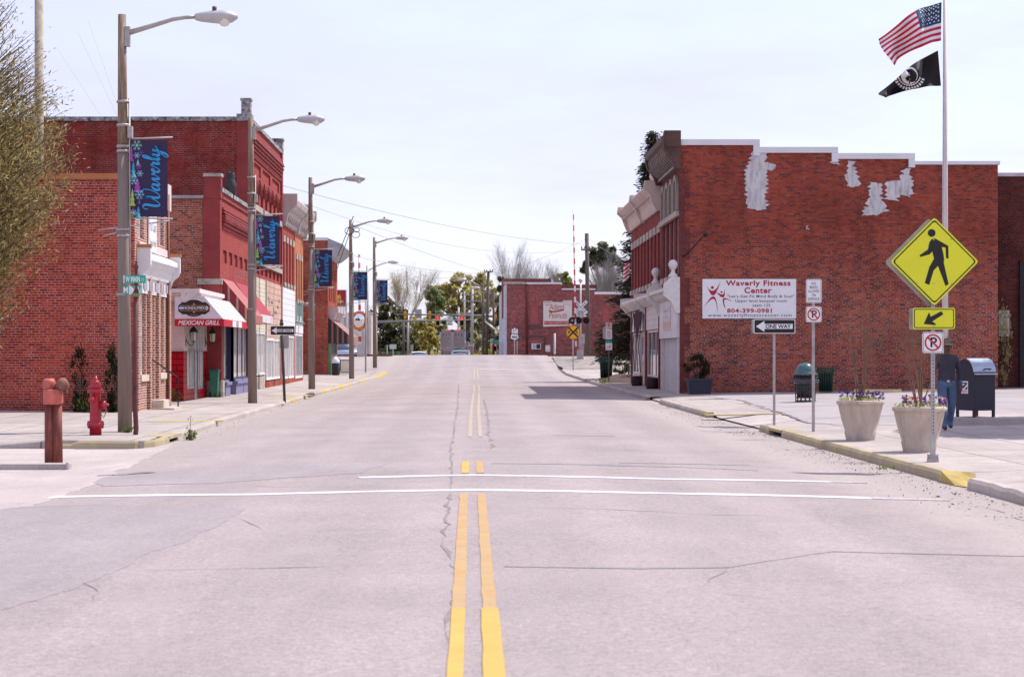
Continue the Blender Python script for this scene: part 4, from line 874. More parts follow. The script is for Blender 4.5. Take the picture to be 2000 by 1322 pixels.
for k, q in enumerate((pt((1468, 296), (1497, 298), (1496, 316), (1515, 322), (1512, 334), (1496, 332), (1500, 352), (1496, 372), (1498, 409), (1478, 411), (1460, 406), (1458, 380), (1454, 350), (1456, 328), (1464, 318)),
    pt((1655, 315), (1668, 315), (1675, 345), (1678, 360), (1668, 366), (1656, 364), (1650, 346), (1655, 334)), pt((1625, 313), (1639, 313), (1637, 322), (1626, 321)),
    pt((1698, 356), (1723, 358), (1722, 378), (1726, 400), (1738, 414), (1720, 416), (1712, 420), (1684, 420), (1692, 402), (1698, 385)),
    pt((1730, 355), (1758, 352), (1764, 330), (1776, 329), (1780, 350), (1784, 375), (1778, 386), (1758, 380), (1752, 392), (1730, 389)), pt((1571, 442), (1578, 441), (1578, 449), (1572, 448)))):
    mb = MB(); mb.prism(ragged(q, FR_, k * 3 + 1), FR_, .002, .014, 0); mb.build('stucco_patch', STUC, b)
CDK = M('dark_brown_cornice', (.09, .045, .035), .7, .25, 3, dirt=(.3, .24, .2), dfac=.25)
c = MB(); moulding(c, E7, D0 + .02, Y1, [(.003, 9.3), (.62, 9.25), (.62, 9.05), (.5, 8.95), (.42, 8.6), (.12, 8.3), (.1, 8.2), (.003, 8.15)])
for u in (D0 - .12, Y1 - .28): moulding(c, E7, u, u + .3, [(-.02, 9.42), (.55, 9.42), (.62, 9.0), (.56, 8.75), (.34, 8.45), (.2, 8.1), (-.02, 8.1)])
c.box(XR - .5, XR + .02, D0 - .15, D0 - .125, 8.85, 9.4)
c = c.build('cornice', CDK, b)
mb = MB()
for i in range(11): u = lerp(D0 + .5, Y1 - .6, i / 10); moulding(mb, E7, u, u + .16, [(.13, 8.95), (.54, 8.93), (.47, 8.6), (.2, 8.32), (.13, 8.3)])
mb.box(D0 + .2, Y1 - .3, 8.18, 8.27, .1, .16, 0, E7); mb.build('bracket', M('bronze_bracket', (.2, .16, .14), .6, .2, 3), c)
mb = MB()
for c_ in cs:
    pts = [(c_ + r_ * math.cos(t), 7.35 + r_ * math.sin(t)) for r_, ts in ((.62, range(9)), (.44, range(8, -1, -1))) for t in [x * math.pi / 8 for x in ts]]
    for i in range(8): mb.prism([pts[i], pts[i + 1], pts[16 - i], pts[17 - i]], E7, .003, .1, 0)
    for s_ in (-1, 1): mb.box(c_ + s_ * .53 - .08, c_ + s_ * .53 + .08, 6.7, 7.35, .003, .1, 0, E7)
mb.build('arch_hood', M('tan_hood_mould', (.3, .25, .21), .7, .15, 3), b)
mb = MB(); mb.box(D0 + .2, Y1 - .1, 6.48, 6.67, .003, .12, 0, E7)
for c_ in cs: mb.box(c_ - .5, c_ + .5, 4.28, 4.48, .003, .12, 0, E7)
mb.build('stone_band', STONE, b)
for c_ in cs:
    w_ = window(b, E7, c_ - .42, c_ + .42, 4.5, 6.45, .12, PEELW, DKG, 1, 2, .06); mb = MB(); mb.box(c_ - .4, c_ + .4, 6.7, 7.75, -.17, -.14, 0, E7); mb.build('fanlight', DKG, w_)
# its white boarded shopfront
PW = boards('white_vertical_board', (.66, .64, .66), .28, False, .012, dark=.7, dirt=(.5, .45, .44), dfac=.15)
s = MB(); s.box(D0 + .1, Y1 - .35, 2.25, 3.75, -.1, .1, 0, E7); s = s.build('board_front', PW, b)
mb = MB(); mb.box(66.0, 68.6, 2.55, 3.4, .102, .125, 0, E7); mb.box(66.1, 68.5, 2.6, 2.85, .126, .128, 1, E7); mb.text('Waverly Fitness', 66.3, 68.2, 3.18, 3.3, Fr(E7(0, 0), (0, -1, 0), (0, 0, 1), (-1, 0, 0)) if False else Fr((XR, 134.5, 0), (0, -1, 0), (0, 0, 1), (-1, 0, 0)), .129, 1); mb.text('Center', 66.8, 67.7, 2.98, 3.1, Fr((XR, 134.5, 0), (0, -1, 0), (0, 0, 1), (-1, 0, 0)), .129, 1); mb.build('faded_sign', [M('faded_white_sign', (.6, .58, .6), .6), M('faded_orange_ink', (.66, .42, .34), .6)], s)
mb = MB(); moulding(mb, E7, D0 + .15, Y1 - .35, [(.003, 4.1), (.2, 4.1), (.5, 4.0), (.5, 3.88), (.4, 3.84), (.3, 3.7), (.12, 3.6), (.003, 3.6)])
for u in (D0 - .02, Y1 - .38): moulding(mb, E7, u, u + .32, [(.003, 4.35), (.3, 4.35), (.55, 4.1), (.55, 3.7), (.3, 3.5), (.14, 3.1), (.003, 3.1)])
k = mb.build('shop_cornice', PEELW, b)
mb = MB()
for u in (D0 + .14, Y1 - .2): mb.lathe([(.17, 0), (.17, .06), (.09, .14), (.06, .24), (.1, .28), (.16, .38), (.17, .45), (.14, .54), (.06, .6), (.001, .61)], E7(u, 4.35, .22), 12)
mb.build('ball_finial', PEELW, k)
mb = MB(); mb.box(D0 + .12, D0 + .27, .3, 2.25, -.1, .06, 0, E7); mb.box(Y1 - .55, Y1 - .4, .3, 2.25, -.1, .06, 0, E7); mb.build('jamb', PEELW, b)
mb = MB(); mb.box(D0 + .3, Y1 - .55, .3, 2.24, -.12, -.07, 0, E7); mb.build('closing_panel', boards('grey_plywood', (.46, .46, .49), .75, True, .012, dark=.6), b)
mb = MB(); mb.tube([FR_(7.28, 5.05, .06), FR_(7.45, 5.15, .12), FR_(7.95, 5.72, .3)], .025, 6); mb.lathe([(.05, 0), (.07, .1), (.04, .16)], FR_(7.98, 5.74, .3), 8, axis=(.7, 0, .5)); mb.build('floodlight', BLACK, b)

# maroon neighbour
b = thing('brick_building', 'maroon brick shop with a cream cornice, tall narrow windows and peeling white shopfront', 'building', (12, 77, .4))
Y0, Y1 = 70.4, 83.6; zt = 7.3; hol = []; n = 9
for i in range(n): c_ = lerp(Y0 + .8, Y1 - .8, i / (n - 1)); hol.append((c_ - .36, c_ + .36, 4.5, 6.35))
mb = MB(); shell(mb, XR, 24, Y0, Y1, 0, zt, 0, 'w', 1); mb.wall(E7, Y0, Y1, 0, zt, hol + [(71.0, 76.2, .35, 3.75), (76.6, 83.0, .35, 3.75)], 0, .2); mb.build('wall', [BR_R2, ROOF], b)
for h in hol:
    w_ = window(b, E7, *h, .12, TRIM_RD, DKG, 1, 2, .05); mb = MB(); mb.box(h[0] - .12, h[1] + .12, 6.353, 6.65, .003, .05, 0, E7); mb.box(h[0] - .08, h[1] + .08, 4.3, 4.497, .003, .1, 0, E7); mb.build('stone_lintel', STONE, w_)
CRC = M('cream_painted_cornice', (.56, .45, .4), .7, .1, 2)
c = MB(); moulding(c, E7, Y0 + .02, Y1, [(.003, 8.2), (.55, 8.15), (.6, 8.05), (.5, 7.95), (.38, 7.85), (.2, 7.6), (.16, 7.35), (.1, 7.2), (.003, 7.2)])
for u in (Y0, 77, Y1 - .3): moulding(c, E7, u, u + .28, [(.003, 8.3), (.62, 8.3), (.66, 8.0), (.45, 7.8), (.3, 7.4), (.18, 7.15), (.003, 7.15)])
c = c.build('cornice', CRC, b); mb = MB()
for i in range(44): u = lerp(Y0 + .5, Y1 - .5, i / 43); mb.box(u, u + .12, 7.72, 7.86, .25, .42, 0, E7)
mb.build('dentil_band', CRC, c); mb = MB(); mb.sphere(E7(71.0, 8.5, .2), .2, 12); mb.build('ball_finial', M('faded_pink_white', (.6, .5, .5), .6), c)
mb = MB(); moulding(mb, E7, Y0 + .3, Y1, [(.003, 4.12), (.45, 4.0), (.45, 3.88), (.3, 3.75), (.1, 3.6), (.003, 3.6)]);
for u in (Y0 + .3, 76.3, Y1 - .25): moulding(mb, E7, u, u + .25, [(.003, 4.2), (.5, 4.15), (.5, 3.8), (.25, 3.5), (.003, 3.3)])
mb.build('shop_cornice', PEELW, b)
PB = boards('peeling_white_board', (.62, .58, .56), .22, True, .02, dirt=(.34, .27, .22), dfac=.25, dark=.5)
mb = MB(); mb.box(71.0, 76.2, 2.65, 3.6, -.08, .02, 0, E7); mb.box(76.6, 83.0, 2.65, 3.6, -.08, .02, 0, E7); mb.build('board_front', PB, b)
w_ = window(b, E7, 71.1, 76.1, .75, 2.62, .05, ALU, REFG, 3, 1, .08, 'shop_window'); mb = MB(); mb.box(71, 76.2, .35, .73, -.1, .0, 0, E7); mb.build('stall_riser', BR_RD, w_)
mb = MB(); mb.box(70.75, 70.98, .35, 3.6, -.05, .06, 0, E7); mb.box(76.22, 76.58, .35, 3.6, -.05, .06, 0, E7); mb.box(83.02, 83.3, .35, 3.6, -.05, .06, 0, E7); mb.build('red_pilaster', M('oxblood_paint', (.22, .03, .03), .6, .15), b)
d = MB(); d.box(78.2, 79.3, .4, 2.62, -.16, -.08, 0, E7); d = d.build('door', M('tan_door', (.45, .33, .26), .6, .1), b); mb = MB(); mb.box(78.35, 79.15, 1.2, 2.4, -.078, -.07, 0, E7); mb.build('door_pane', GLASS, d)
window(b, E7, 79.5, 82.9, .8, 2.6, .05, WHITE, SHOPG, 2, 1, .08); mb = MB(); mb.box(79.4, 83, .35, .78, -.12, .0, 0, E7); mb.box(76.6, 78.1, .35, 2.62, -.12, -.05, 0, E7); mb.build('white_riser', PEELW, b)
mb = MB()
for u in (77.4, 78.6, 80.2, 81.6): mb.tube([E7(u, 3.5, .08), E7(u + .3, 2.0, .2), E7(u + .5, .9, .1)], .018, 4)
mb.tube([E7(77, 3.55, .1), E7(82.6, 3.45, .35), E7(83, 3.5, .5)], .03, 5); mb.build('awning_frame', DSTEEL, b)
mb = MB(); mb.face([E7(77.0, 3.45, .1), E7(78.2, 3.5, .3), E7(77.6, 2.5, .35), E7(77.2, 2.2, .3)], 0); mb.face([E7(77.6, 3.4, .14), E7(78.6, 3.4, .34), E7(77.9, 2.7, .38)], 0); mb.build('torn_awning', M('torn_maroon_cloth', (.06, .02, .03), .9, .2), b)

# dark block at the right edge, its shade carried in the brick colour
b = thing('brick_building', 'dark shaded brick building with pale coping at the right edge of the picture', 'building', (24, 69, .35))
D2 = 66.0; f2 = front(D2); mb = MB(); zt = WZ(345, D2); shell(mb, XE + .05, 34, D2, 76, 0, zt, 0, '', 1); mb.build('wall', [BR_S, ROOF], b)
mb = MB(); mb.box(XE + .07, 34, D2 - .06, D2 + .35, zt, zt + .13); mb.build('coping', M('lilac_grey_coping', (.5, .45, .5), .6), b)
mb = MB(); mb.box(WX(1950, D2), WX(1971, D2), WZ(657, D2), WZ(606, D2), .003, .04, 0, f2)
mb.build('painted_panel', M('worn_white_panel', (.5, .46, .44), .8, .25, 5, dirt=(.15, .1, .09), dfac=.35), b)
mb = MB(); mb.box(WX(1990, D2), WX(1996, D2), .3, 5.0, .003, .12, 0, f2); mb.build('downpipe', BLACK, b)

# ================= far side of the railway: the peanut mill
b = thing('mill_building', 'long low red brick mill across the railway with a painted peanuts advertisement', 'building', (9, 170, .3))
DM = 165.0; fm = front(DM); sx = lambda x: WX(x, DM); sz = lambda y: WZ(y, DM)
top = [(984, 1030, 552), (1030, 1096, 555), (1096, 1161, 565), (1161, 1240, 577)]
hol = [(sx(1036), sx(1051), sz(634), sz(597)), (sx(1177), sx(1190), sz(634), sz(600))]
mb = MB(); x0, x1 = sx(990), 40
mb.wall(fm, x0, sx(1096), 0, sz(555), hol[:1], 0, .12); mb.wall(fm, sx(1096), sx(1161), 0, sz(566), (), 0); mb.wall(fm, sx(1161), x1, 0, sz(573), hol[1:], 0, .12)
mb.box(x0 - .2, x0 - .003, DM + .1, 200, 0, sz(556), 2); mb.face([(x0, DM, 0), (x0, 200, 0), (x0, 200, sz(556)), (x0, DM, sz(556))], 2)
mb.face([(x0, DM + .3, sz(575)), (x1, DM + .3, sz(575)), (x1, 200, sz(575)), (x0, 200, sz(575))], 1)
mb.box(sx(984), sx(1082), DM + 6, DM + 12, 5, sz(540) + .05, 0); mb.box(sx(1096), sx(1176), DM + 7, DM + 14, 5, sz(550), 0); mb.box(sx(1176), x1, DM + 8, DM + 14, 5, sz(563), 0)
for y in (563, 640): mb.box(x0, x1, DM - .02, DM - .003, sz(y) - .04, sz(y) + .04, 0) if y == 640 else None
mb.box(sx(1001), sx(1018), DM - .05, DM - .003, sz(574), sz(570), 0)
mb.build('wall', [BR_M, ROOF, M('grey_side_wall', (.5, .5, .53), .8, .12)], b)
mb = MB(); mb.box(sx(1029), sx(1097), DM - .1, DM + .3, sz(555), sz(551.5)); mb.box(sx(1097), sx(1163), DM - .1, DM + .3, sz(566), sz(563.5)); mb.box(sx(1161), sx(1240), DM - .1, DM + .3, sz(575), sz(570)); mb.box(sx(1082), sx(1087), DM + 6, DM + 6.4, sz(551), sz(541)); mb.build('flashing', WCOPE, b)
mb = MB(); mb.box(x0, sx(1029), DM - .15, DM + .3, sz(555), sz(551)); mb.box(sx(985), sx(1026), DM + 5.9, DM + 6.2, sz(551), sz(545)); mb.build('parapet_band', STONE, b)
RW = M('boarded_red_window', (.33, .08, .08), .7, .1)
for h in hol:
    mb = MB(); cx_, r_ = (h[0] + h[1]) / 2, (h[1] - h[0]) / 2; mb.box(h[0], h[1], h[2], h[3], -.1, -.05, 0, fm); mb.prism([(cx_ + r_ * math.cos(t * .3142), h[3] + .35 * r_ * math.sin(t * .3142)) for t in range(11)], fm, .003, .03, 0); w_ = mb.build('window', RW, b)
    mb = MB(); mb.box(h[0] - .15, h[1] + .15, h[2] - .3, h[2] - .02, .003, .12, 0, fm); mb.build('sill', M('dark_sill', (.1, .06, .06), .9), w_)
for q in ((1036, 1051, 674, 664), (1176, 1190, 690, 667)):
    mb = MB(); mb.box(sx(q[0]), sx(q[1]), sz(q[2]), sz(q[3]), .003, .03, 0, fm); mb.build('window', RW, b)
mb = MB(); AW = M('aged_white_sign_paint', (.62, .57, .52), .8, .08, 1, dirt=(.42, .36, .32), dfac=.2); RI = M('old_red_sign_paint', (.4, .05, .05), .7, .1)
mb.prism([(sx(x), sz(y)) for x, y in ((1061, 638), (1061, 588), (1078, 588), (1080, 590), (1098, 590), (1100, 587), (1117, 587), (1117, 636))], fm, .02, .08, 0)
mb.text('Adams', sx(1073), sx(1102), sz(605), sz(593), fm, .085, 1, .0, .2); mb.text('Peanuts', sx(1072), sx(1107), sz(621.5), sz(609.5), fm, .085, 1, 0, .2); mb.text('Country', sx(1063), sx(1076), sz(592.5), sz(588.7), fm, .085, 1, .01); mb.text('Store', sx(1065), sx(1075), sz(597), sz(593.5), fm, .085, 1, .01); mb.text('Virginia', sx(1100), sx(1115), sz(592), sz(588.7), fm, .085, 2, .01); mb.text('Peanuts', sx(1100), sx(1115), sz(596.5), sz(593), fm, .085, 2, .01)
mb.tube([fm(sx(1072), sz(607), .085), fm(sx(1080), sz(609), .085), fm(sx(1092), sz(607), .085), fm(sx(1101), sz(605), .085)], .07, 4, 1, flat=1)
mb.prism([(sx(x), sz(y)) for x, y in ((1063, 634), (1063, 627), (1110, 627.5), (1110, 625.5), (1115.5, 630.5), (1110, 635.5), (1110, 633.5))], fm, .081, .09, 1); mb.text('Turn Right at Light 4 Mi. on Left', sx(1064), sx(1110), sz(632.3), sz(628.8), fm, .095, 0, .01)
s = mb.build('advertising_board', [AW, RI, M('grey_pink_sign_paint', (.45, .3, .28), .8)], b)
mb = MB(); mb.box(sx(1038), sx(1056), sz(682), sz(671), .01, .6, 0, fm); mb.box(sx(1040), sx(1046), sz(681), sz(672), .605, .62, 1, fm); mb.box(sx(1047), sx(1055), sz(681), sz(672), .605, .62, 2, fm); mb.build('air_conditioner', [WHITE, GREYM, GLASS], b)
mb = MB(); mb.box(sx(1065), sx(1074.5), sz(687), sz(674), .01, .3, 0, fm); mb.tube([fm(sx(1065), sz(674), .1), fm(sx(1063), sz(657), .1), fm(sx(1020), sz(657), .1)], .05, 4, 1); mb.build('electrical_cabinet', [M('pale_grey_box', (.55, .56, .52), .6), DSTEEL], b)
mb = MB(); mb.tube([fm(sx(1029), sz(692), .05), fm(sx(1029), sz(556), .05)], .1, 6); mb.build('downpipe', TRIM_RD, b)
mb = MB(); mb.cyl((sx(1080.5), DM - 3, 0), (sx(1080.5), DM - 3, sz(652)), .09, n=8); o = mb.build('bollard_post', M('pale_lilac_post', (.5, .48, .55), .6)); tag(o, 'plain pale grey post standing before the mill wall, left of the crossing sign', 'post')
# ================= lamps and banners
def rr(cx, cy, w_, h_, r_, n=4):
    q = []
    for (sx_, sy_, a0) in ((1, 1, 0), (-1, 1, 90), (-1, -1, 180), (1, -1, 270)):
        for i in range(n + 1): a = R(a0 + 90 * i / n); q.append((cx + sx_ * (w_ / 2 - r_) + r_ * math.cos(a), cy + sy_ * (h_ / 2 - r_) + r_ * math.sin(a)))
    return q
def lamp():
    t = thing('street_lamp', '', 'street lamp', (0, 0, 0), 'street lamps along the west kerb')
    mb = MB(); mb.tube([(0, 0, -.05), (-.02, 0, 3), (-.045, 0, 6)], [.145, .125, .105], 12); p = mb.build('pole', POLEB, t)
    mb = MB(); mb.tube([(-.045, 0, 6), (-.06, 0, 8.88)], [.104, .08], 12); mb.build('pole_top', M('rust_streaked_pole', (.2, .12, .07), .8, .3, 4, dirt=(.3, .26, .22), dfac=.45, stretch=(3, 3, .3)), p)
    mb = MB()
    for z in (2.9, 4.15, 4.28, 5.95, 6.05, 6.5, 7.0): mb.lathe([(.13, z), (.135, z + .03), (.13, z + .05)], (-.035, 0, 0), 10)
    mb.box(.06, .15, -.07, .07, 6.25, 6.5); mb.tube([(.1, 0, 2.85), (.085, 0, 7.1)], .02, 6); mb.build('clamp_band', GALV, p)
    mb = MB(); mb.box(.0, .1, -.06, .06, 8.2, 8.62); mb.tube([(.03, 0, 8.48), (.5, 0, 8.63), (.95, 0, 8.78), (1.2, 0, 8.82), (1.4, 0, 8.83)], [.06, .052, .045, .042, .04], 8); mb.build('arm', M('lamp_arm_metal', (.4, .36, .33), .5, .12, 5, metal=.3), t)
    h_ = MB(); h_.lathe([(.001, 0), (.07, .02), (.1, .12), (.13, .35), (.15, .55), (.12, .75), (.04, .86), (.001, .87)], (1.38, 0, 8.83), 12, axis=(1, 0, 0)); h_ = h_.build('lamp_head', M('lamp_head_metal', (.46, .45, .45), .45, .08, 4, metal=.3), t)
    mb = MB(); mb.lathe([(.001, -.2), (.07, -.18), (.12, -.1), (.13, -.04)], (1.98, 0, 8.82), 12); mb.build('lens', M('lamp_lens', (.72, .68, .62), .15, .04), h_)
    mb = MB(); mb.cyl((1.78, 0, 8.95), (1.78, 0, 9.05), .045, n=8); mb.build('photocell', M('photocell_brown', (.1, .04, .03), .6), h_)
    return t
LP_ = [(-6.92, 36.7), (-6.85, 57.4), (-6.75, 77.4), (-6.6, 100.6), (-6.55, 123.7)]
LT = [.935, 1.0, 1.0, .975, .98]
l0 = lamp(); llab = ['tallest looking street lamp, nearest one, beside the red hydrant at the corner', 'street lamp in front of the restaurant awnings, second from the hydrant', 'street lamp before the brick end wall with the black striped awning building', 'slim street lamp hung with cable coils, just past the black striped awning', 'dark street lamp at the far bend of the yellow marked kerb']
for i, (x, y) in enumerate(LP_):
    o = l0 if i == 0 else dup(l0, (x, y, 0))
    o.location = (x, y, ZL(x, y)); o['label'] = llab[i]; o.scale = (1, 1, LT[i])
def cursive(mb, fr, u0, v0, sc, m, d):
    S_ = {'w': [(.15, 1.5), (0, 1.85), (.25, 2.15), (.55, 1.9), (.6, 1.2), (.66, .4), (.9, .02), (1.25, .4), (1.5, 1.2), (1.55, 1.75), (1.6, 1.2), (1.68, .4), (1.92, .02), (2.3, .4), (2.52, 1.3), (2.45, 2.0), (2.2, 2.25), (2.0, 2.15)],
          'a': [(3.3, .9), (3.05, 1.02), (2.75, .8), (2.66, .35), (2.86, .02), (3.12, .3), (3.3, .95), (3.3, .35), (3.45, .02), (3.68, .3), (3.82, .85), (3.95, .98), (4.02, .55), (4.14, .05), (4.35, .3), (4.52, .8), (4.5, 1.02), (4.62, .85), (4.85, .62)],
          'e': [(4.85, .5), (5.15, .7), (5.28, .95), (5.1, 1.05), (4.95, .75), (4.95, .3), (5.15, .02), (5.4, .3), (5.58, .9), (5.66, 1.15), (5.75, .92), (5.98, .9), (5.96, .45), (6.05, .05), (6.28, .3), (6.6, 1.1), (6.78, 1.9), (6.66, 2.2), (6.5, 1.8), (6.48, .6), (6.62, .02), (6.85, .35), (7.02, .98), (7.02, .4), (7.2, .02), (7.45, .4), (7.58, .98), (7.54, .2), (7.45, -.6), (7.2, -1.0), (7.0, -.75), (7.3, -.2), (7.8, .3), (8.2, .6)]}
    for key, q in S_.items():
        q = [Vector((x + y * .18, y)) for x, y in q]; n = len(q); pts = []
        for i in range(n - 1):
            p0, p1, p2, p3 = q[max(i - 1, 0)], q[i], q[i + 1], q[min(i + 2, n - 1)]
            for k in range(6):
                t = k / 6; pts.append(.5 * ((2 * p1) + (p2 - p0) * t + (2 * p0 - 5 * p1 + 4 * p2 - p3) * t * t + (3 * p1 - p0 - 3 * p2 + p3) * t ** 3))
        pts.append(q[-1]); L_, R_ = [], []
        for i, p in enumerate(pts):
            t = pts[min(i + 1, len(pts) - 1)] - pts[max(i - 1, 0)]; t.normalize(); w_ = .058 + .1 * max(0, -t.y) ** 1.2; nn = Vector((-t.y, t.x)) * w_
            L_.append(p + nn); R_.append(p - nn)
        dd = d + {'w': 0, 'a': .0006, 'e': .0012}[key]
        mb.grid([[fr(u0 + p.x * sc, v0 + p.y * sc, dd) for p in L_], [fr(u0 + p.x * sc, v0 + p.y * sc, dd) for p in R_]], m, False)
def banner():
    t = thing('street_banner', '', 'banner', (0, 0, 0), 'town banners hung on the street lamps')
    f0 = front(0); mb = MB(); rows = []
    for i in range(13):
        v = lerp(4.28, 5.8, i / 12); rows.append([(u, .012 * math.sin(v * 3 + u * 4), v) for u in (.09, .28, .47, .66, .85)])
    mb.grid(rows, 0, True); cl_ = mb.build('cloth', M('navy_purple_banner', (.035, .024, .07), .75, .06, 2), t)
    mb = MB(); fr = Fr((0, -.02, 0), (0, 0, 1), (-1, 0, 0), (0, -1, 0))
    cursive(mb, fr, 4.38, -.7, .158, 0, .004); mb.build('lettering', M('sky_blue_ink', (.03, .28, .58), .6, .03), cl_)
    mb = MB(); ff = Fr((0, -.018, 0), (1, 0, 0), (0, 0, 1), (0, -1, 0))
    for (x, z, w_, h_, c1) in ((.13, 5.72, .1, .34, 0), (.17, 5.4, .13, .34, 1), (.26, 5.42, .08, .12, 3), (.25, 5.06, .19, .3, 0), (.15, 4.85, .13, .36, 2), (.29, 4.66, .08, .13, 4), (.27, 4.5, .14, .26, 1), (.17, 4.5, .12, .2, 4), (.13, 4.42, .09, .14, 2)):
        for k in range(3):
            zt = z - k * h_ * .28; ww = w_ * (.45 + .28 * k) / 2
            a = [(max(.092, x - ww), zt - h_ * .42), (x + ww, zt - h_ * .42), (x, zt)]; mid = (x, zt - h_ * .42)
            mb.poly([a[0], mid, a[2]], ff, .004 + .0005 * k, c1); mb.poly([mid, a[1], a[2]], ff, .004 + .0005 * k, (c1, 3, 2, 3, 4)[c1] if k == 2 else c1)
    for x, z, r_, c1 in ((.24, 5.7, .1, 3), (.24, 5.5, .06, 5), (.3, 5.14, .065, 5), (.18, 5.0, .085, 5), (.29, 4.72, .095, 5), (.19, 4.36, .06, 3), (.33, 5.55, .05, 4), (.28, 5.28, .06, 0)):
        for i in range(6):
            a = i * math.pi / 3; c_, s_ = math.cos(a), math.sin(a)
            def q(u, v): return (x + c_ * u - s_ * v, z + s_ * u + c_ * v)
            mb.poly([q(0, -.006), q(r_, -.005), q(r_, .005), q(0, .006)], ff, .0065, c1)
            for uu in (.45, .7): mb.poly([q(r_ * uu, 0), q(r_ * (uu + .25), r_ * .28), q(r_ * (uu + .32), r_ * .22)], ff, .0067, c1); mb.poly([q(r_ * uu, 0), q(r_ * (uu + .25), -r_ * .28), q(r_ * (uu + .32), -r_ * .22)], ff, .0067, c1)
    mb.build('winter_print', [M(n, c, .6, .15, 9) for n, c in (('magenta_ink', (.3, .07, .36)), ('turquoise_ink', (.03, .3, .5)), ('lime_ink', (.3, .5, .08)), ('pale_aqua_ink', (.25, .55, .5)), ('violet_ink', (.16, .06, .28)), ('ice_blue_ink', (.25, .5, .62)))], cl_)
    mb = MB(); mb.tube([(-.03, 0, 5.83), (.95, 0, 5.86)], .016, 6); mb.tube([(-.03, 0, 4.26), (.95, 0, 4.24)], .016, 6); mb.tube([(-.55, .05, 4.02), (-.03, 0, 4.08), (.9, -.05, 4.2)], .013, 6); mb.tube([(-.45, .05, 3.9), (-.03, 0, 4.0)], .013, 6); mb.tube([(-.02, 0, 3.95), (-.04, 0, 5.9)], .05, 6); mb.build('bracket', GALV, t)
    return t
b0 = banner(); blab = ['navy banner with blue script on the nearest lamp, above the street name signs', 'navy banner with blue script on the lamp before the tall arched brick block', 'navy banner with blue script on the lamp before the brick end wall', 'navy banner with blue script beside the round traffic mirror', 'smallest navy banner with blue script, on the farthest of the bannered lamps']
for i, (x, y) in enumerate(LP_):
    o = b0 if i == 0 else dup(b0, (x, y, 0)); o.location = (x, y, ZL(x, y) + (.03 if i else 0)); o['label'] = blab[i]

# ================= corner furniture, west
t = thing('fire_hydrant', 'bright red fire hydrant on the near west corner', 'hydrant', (-7.22, 35.3, ZL(-7.2, 35.3)))
HR = M('hydrant_red', (.38, .012, .025), .38, .1, 4, spec=.5); x, y, z = t.location
mb = MB(); mb.lathe([(.115, 0), (.115, .16), (.16, .17), (.165, .2), (.16, .24), (.115, .26), (.11, .4), (.115, .41), (.105, .43), (.1, .8), (.155, .81), (.16, .85), (.155, .87), (.11, .89)], (x, y, z), 20)
for i in range(8): a = i * .785; mb.cyl((x + .14 * math.cos(a), y + .14 * math.sin(a), z + .13), (x + .14 * math.cos(a), y + .14 * math.sin(a), z + .27), .016, n=6)
bo = mb.build('body', HR, t)
mb = MB(); mb.lathe([(.108, .885), (.108, .93), (.095, .99), (.06, 1.04), (.045, 1.06), (.05, 1.08), (.03, 1.09), (.028, 1.13), (.001, 1.135)], (x, y, z), 16); mb.build('bonnet', HR, t)
for nm, p, ax, r_ in (('side_outlet', (x + .09, y - .02, z + .58), (1, -.1, 0), .085), ('front_outlet', (x - .03, y - .09, z + .68), (-.15, -1, 0), .06)):
    mb = MB(); mb.lathe([(r_ * .8, 0), (r_ * .8, .05), (r_, .055), (r_, .1), (r_ * .8, .115), (r_ * .3, .12), (r_ * .3, .17), (.001, .17)], p, 14, axis=ax); mb.build(nm, HR, t)
mb = MB(); mb.tube([(x + .12, y - .1, z + .53), (x + .13, y - .12, z + .4), (x + .18, y - .12, z + .33), (x + .21, y - .1, z + .42), (x + .22, y - .06, z + .55)], .01, 5); mb.build('chain', M('rusty_chain', (.25, .08, .05), .7), t)
t = thing('standpipe', 'rusty red double pipe post with capped elbow heads, nearest thing on the left pavement', 'pipe post', (-6.45, 28.4, H(-6.4, 28.4)))
def rough(mb, a=.01): mb.V = [tuple(Vector(v) + Vector((noise.noise(Vector(v) * 14), noise.noise(Vector(v) * 14 + Vector((5, 0, 0))), noise.noise(Vector(v) * 14 + Vector((0, 9, 0))))) * a * 1.6) for v in mb.V]
x, y, z = t.location; z += .02; RST = M('faded_red_rust', (.24, .06, .045), .75, .35, 5, dirt=(.12, .05, .04), dfac=.45, stretch=(3, 3, .6)); PK = M('salmon_red_paint', (.5, .12, .09), .6, .25, 6, dirt=(.55, .3, .24), dfac=.3)
mb = MB(); mb.tube([(x - .07, y, z), (x - .075, y, z + .95)], [.075, .07], 12); mb.tube([(x + .06, y, z), (x + .05, y, z + .95)], [.078, .072], 12); mb.build('pipe', RST, t)
mb = MB(); mb.lathe([(.15, .92), (.155, .95), (.15, 1.12), (.14, 1.15)], (x - .01, y, z), 14); rough(mb); mb.build('collar', PK, t)
mb = MB(); mb.lathe([(.075, 1.13), (.1, 1.18), (.1, 1.26), (.07, 1.31), (.001, 1.325)], (x - .075, y, z), 12); rough(mb); mb.build('dome_cap', PK, t)
mb = MB(); mb.tube([(x + .05, y, z + 1.13), (x + .07, y, z + 1.2), (x + .13, y - .02, z + 1.23)], .06, 10); mb.lathe([(.085, 0), (.1, .03), (.1, .09), (.06, .13), (.001, .14)], (x + .1, y - .02, z + 1.22), 12, axis=(1, -.5, .1)); mb.sphere((x + .2, y - .05, z + 1.1), .03, 8); rough(mb, .014); mb.build('elbow_outlet', M('brown_rust', (.2, .09, .065), .8, .35, 7), t)
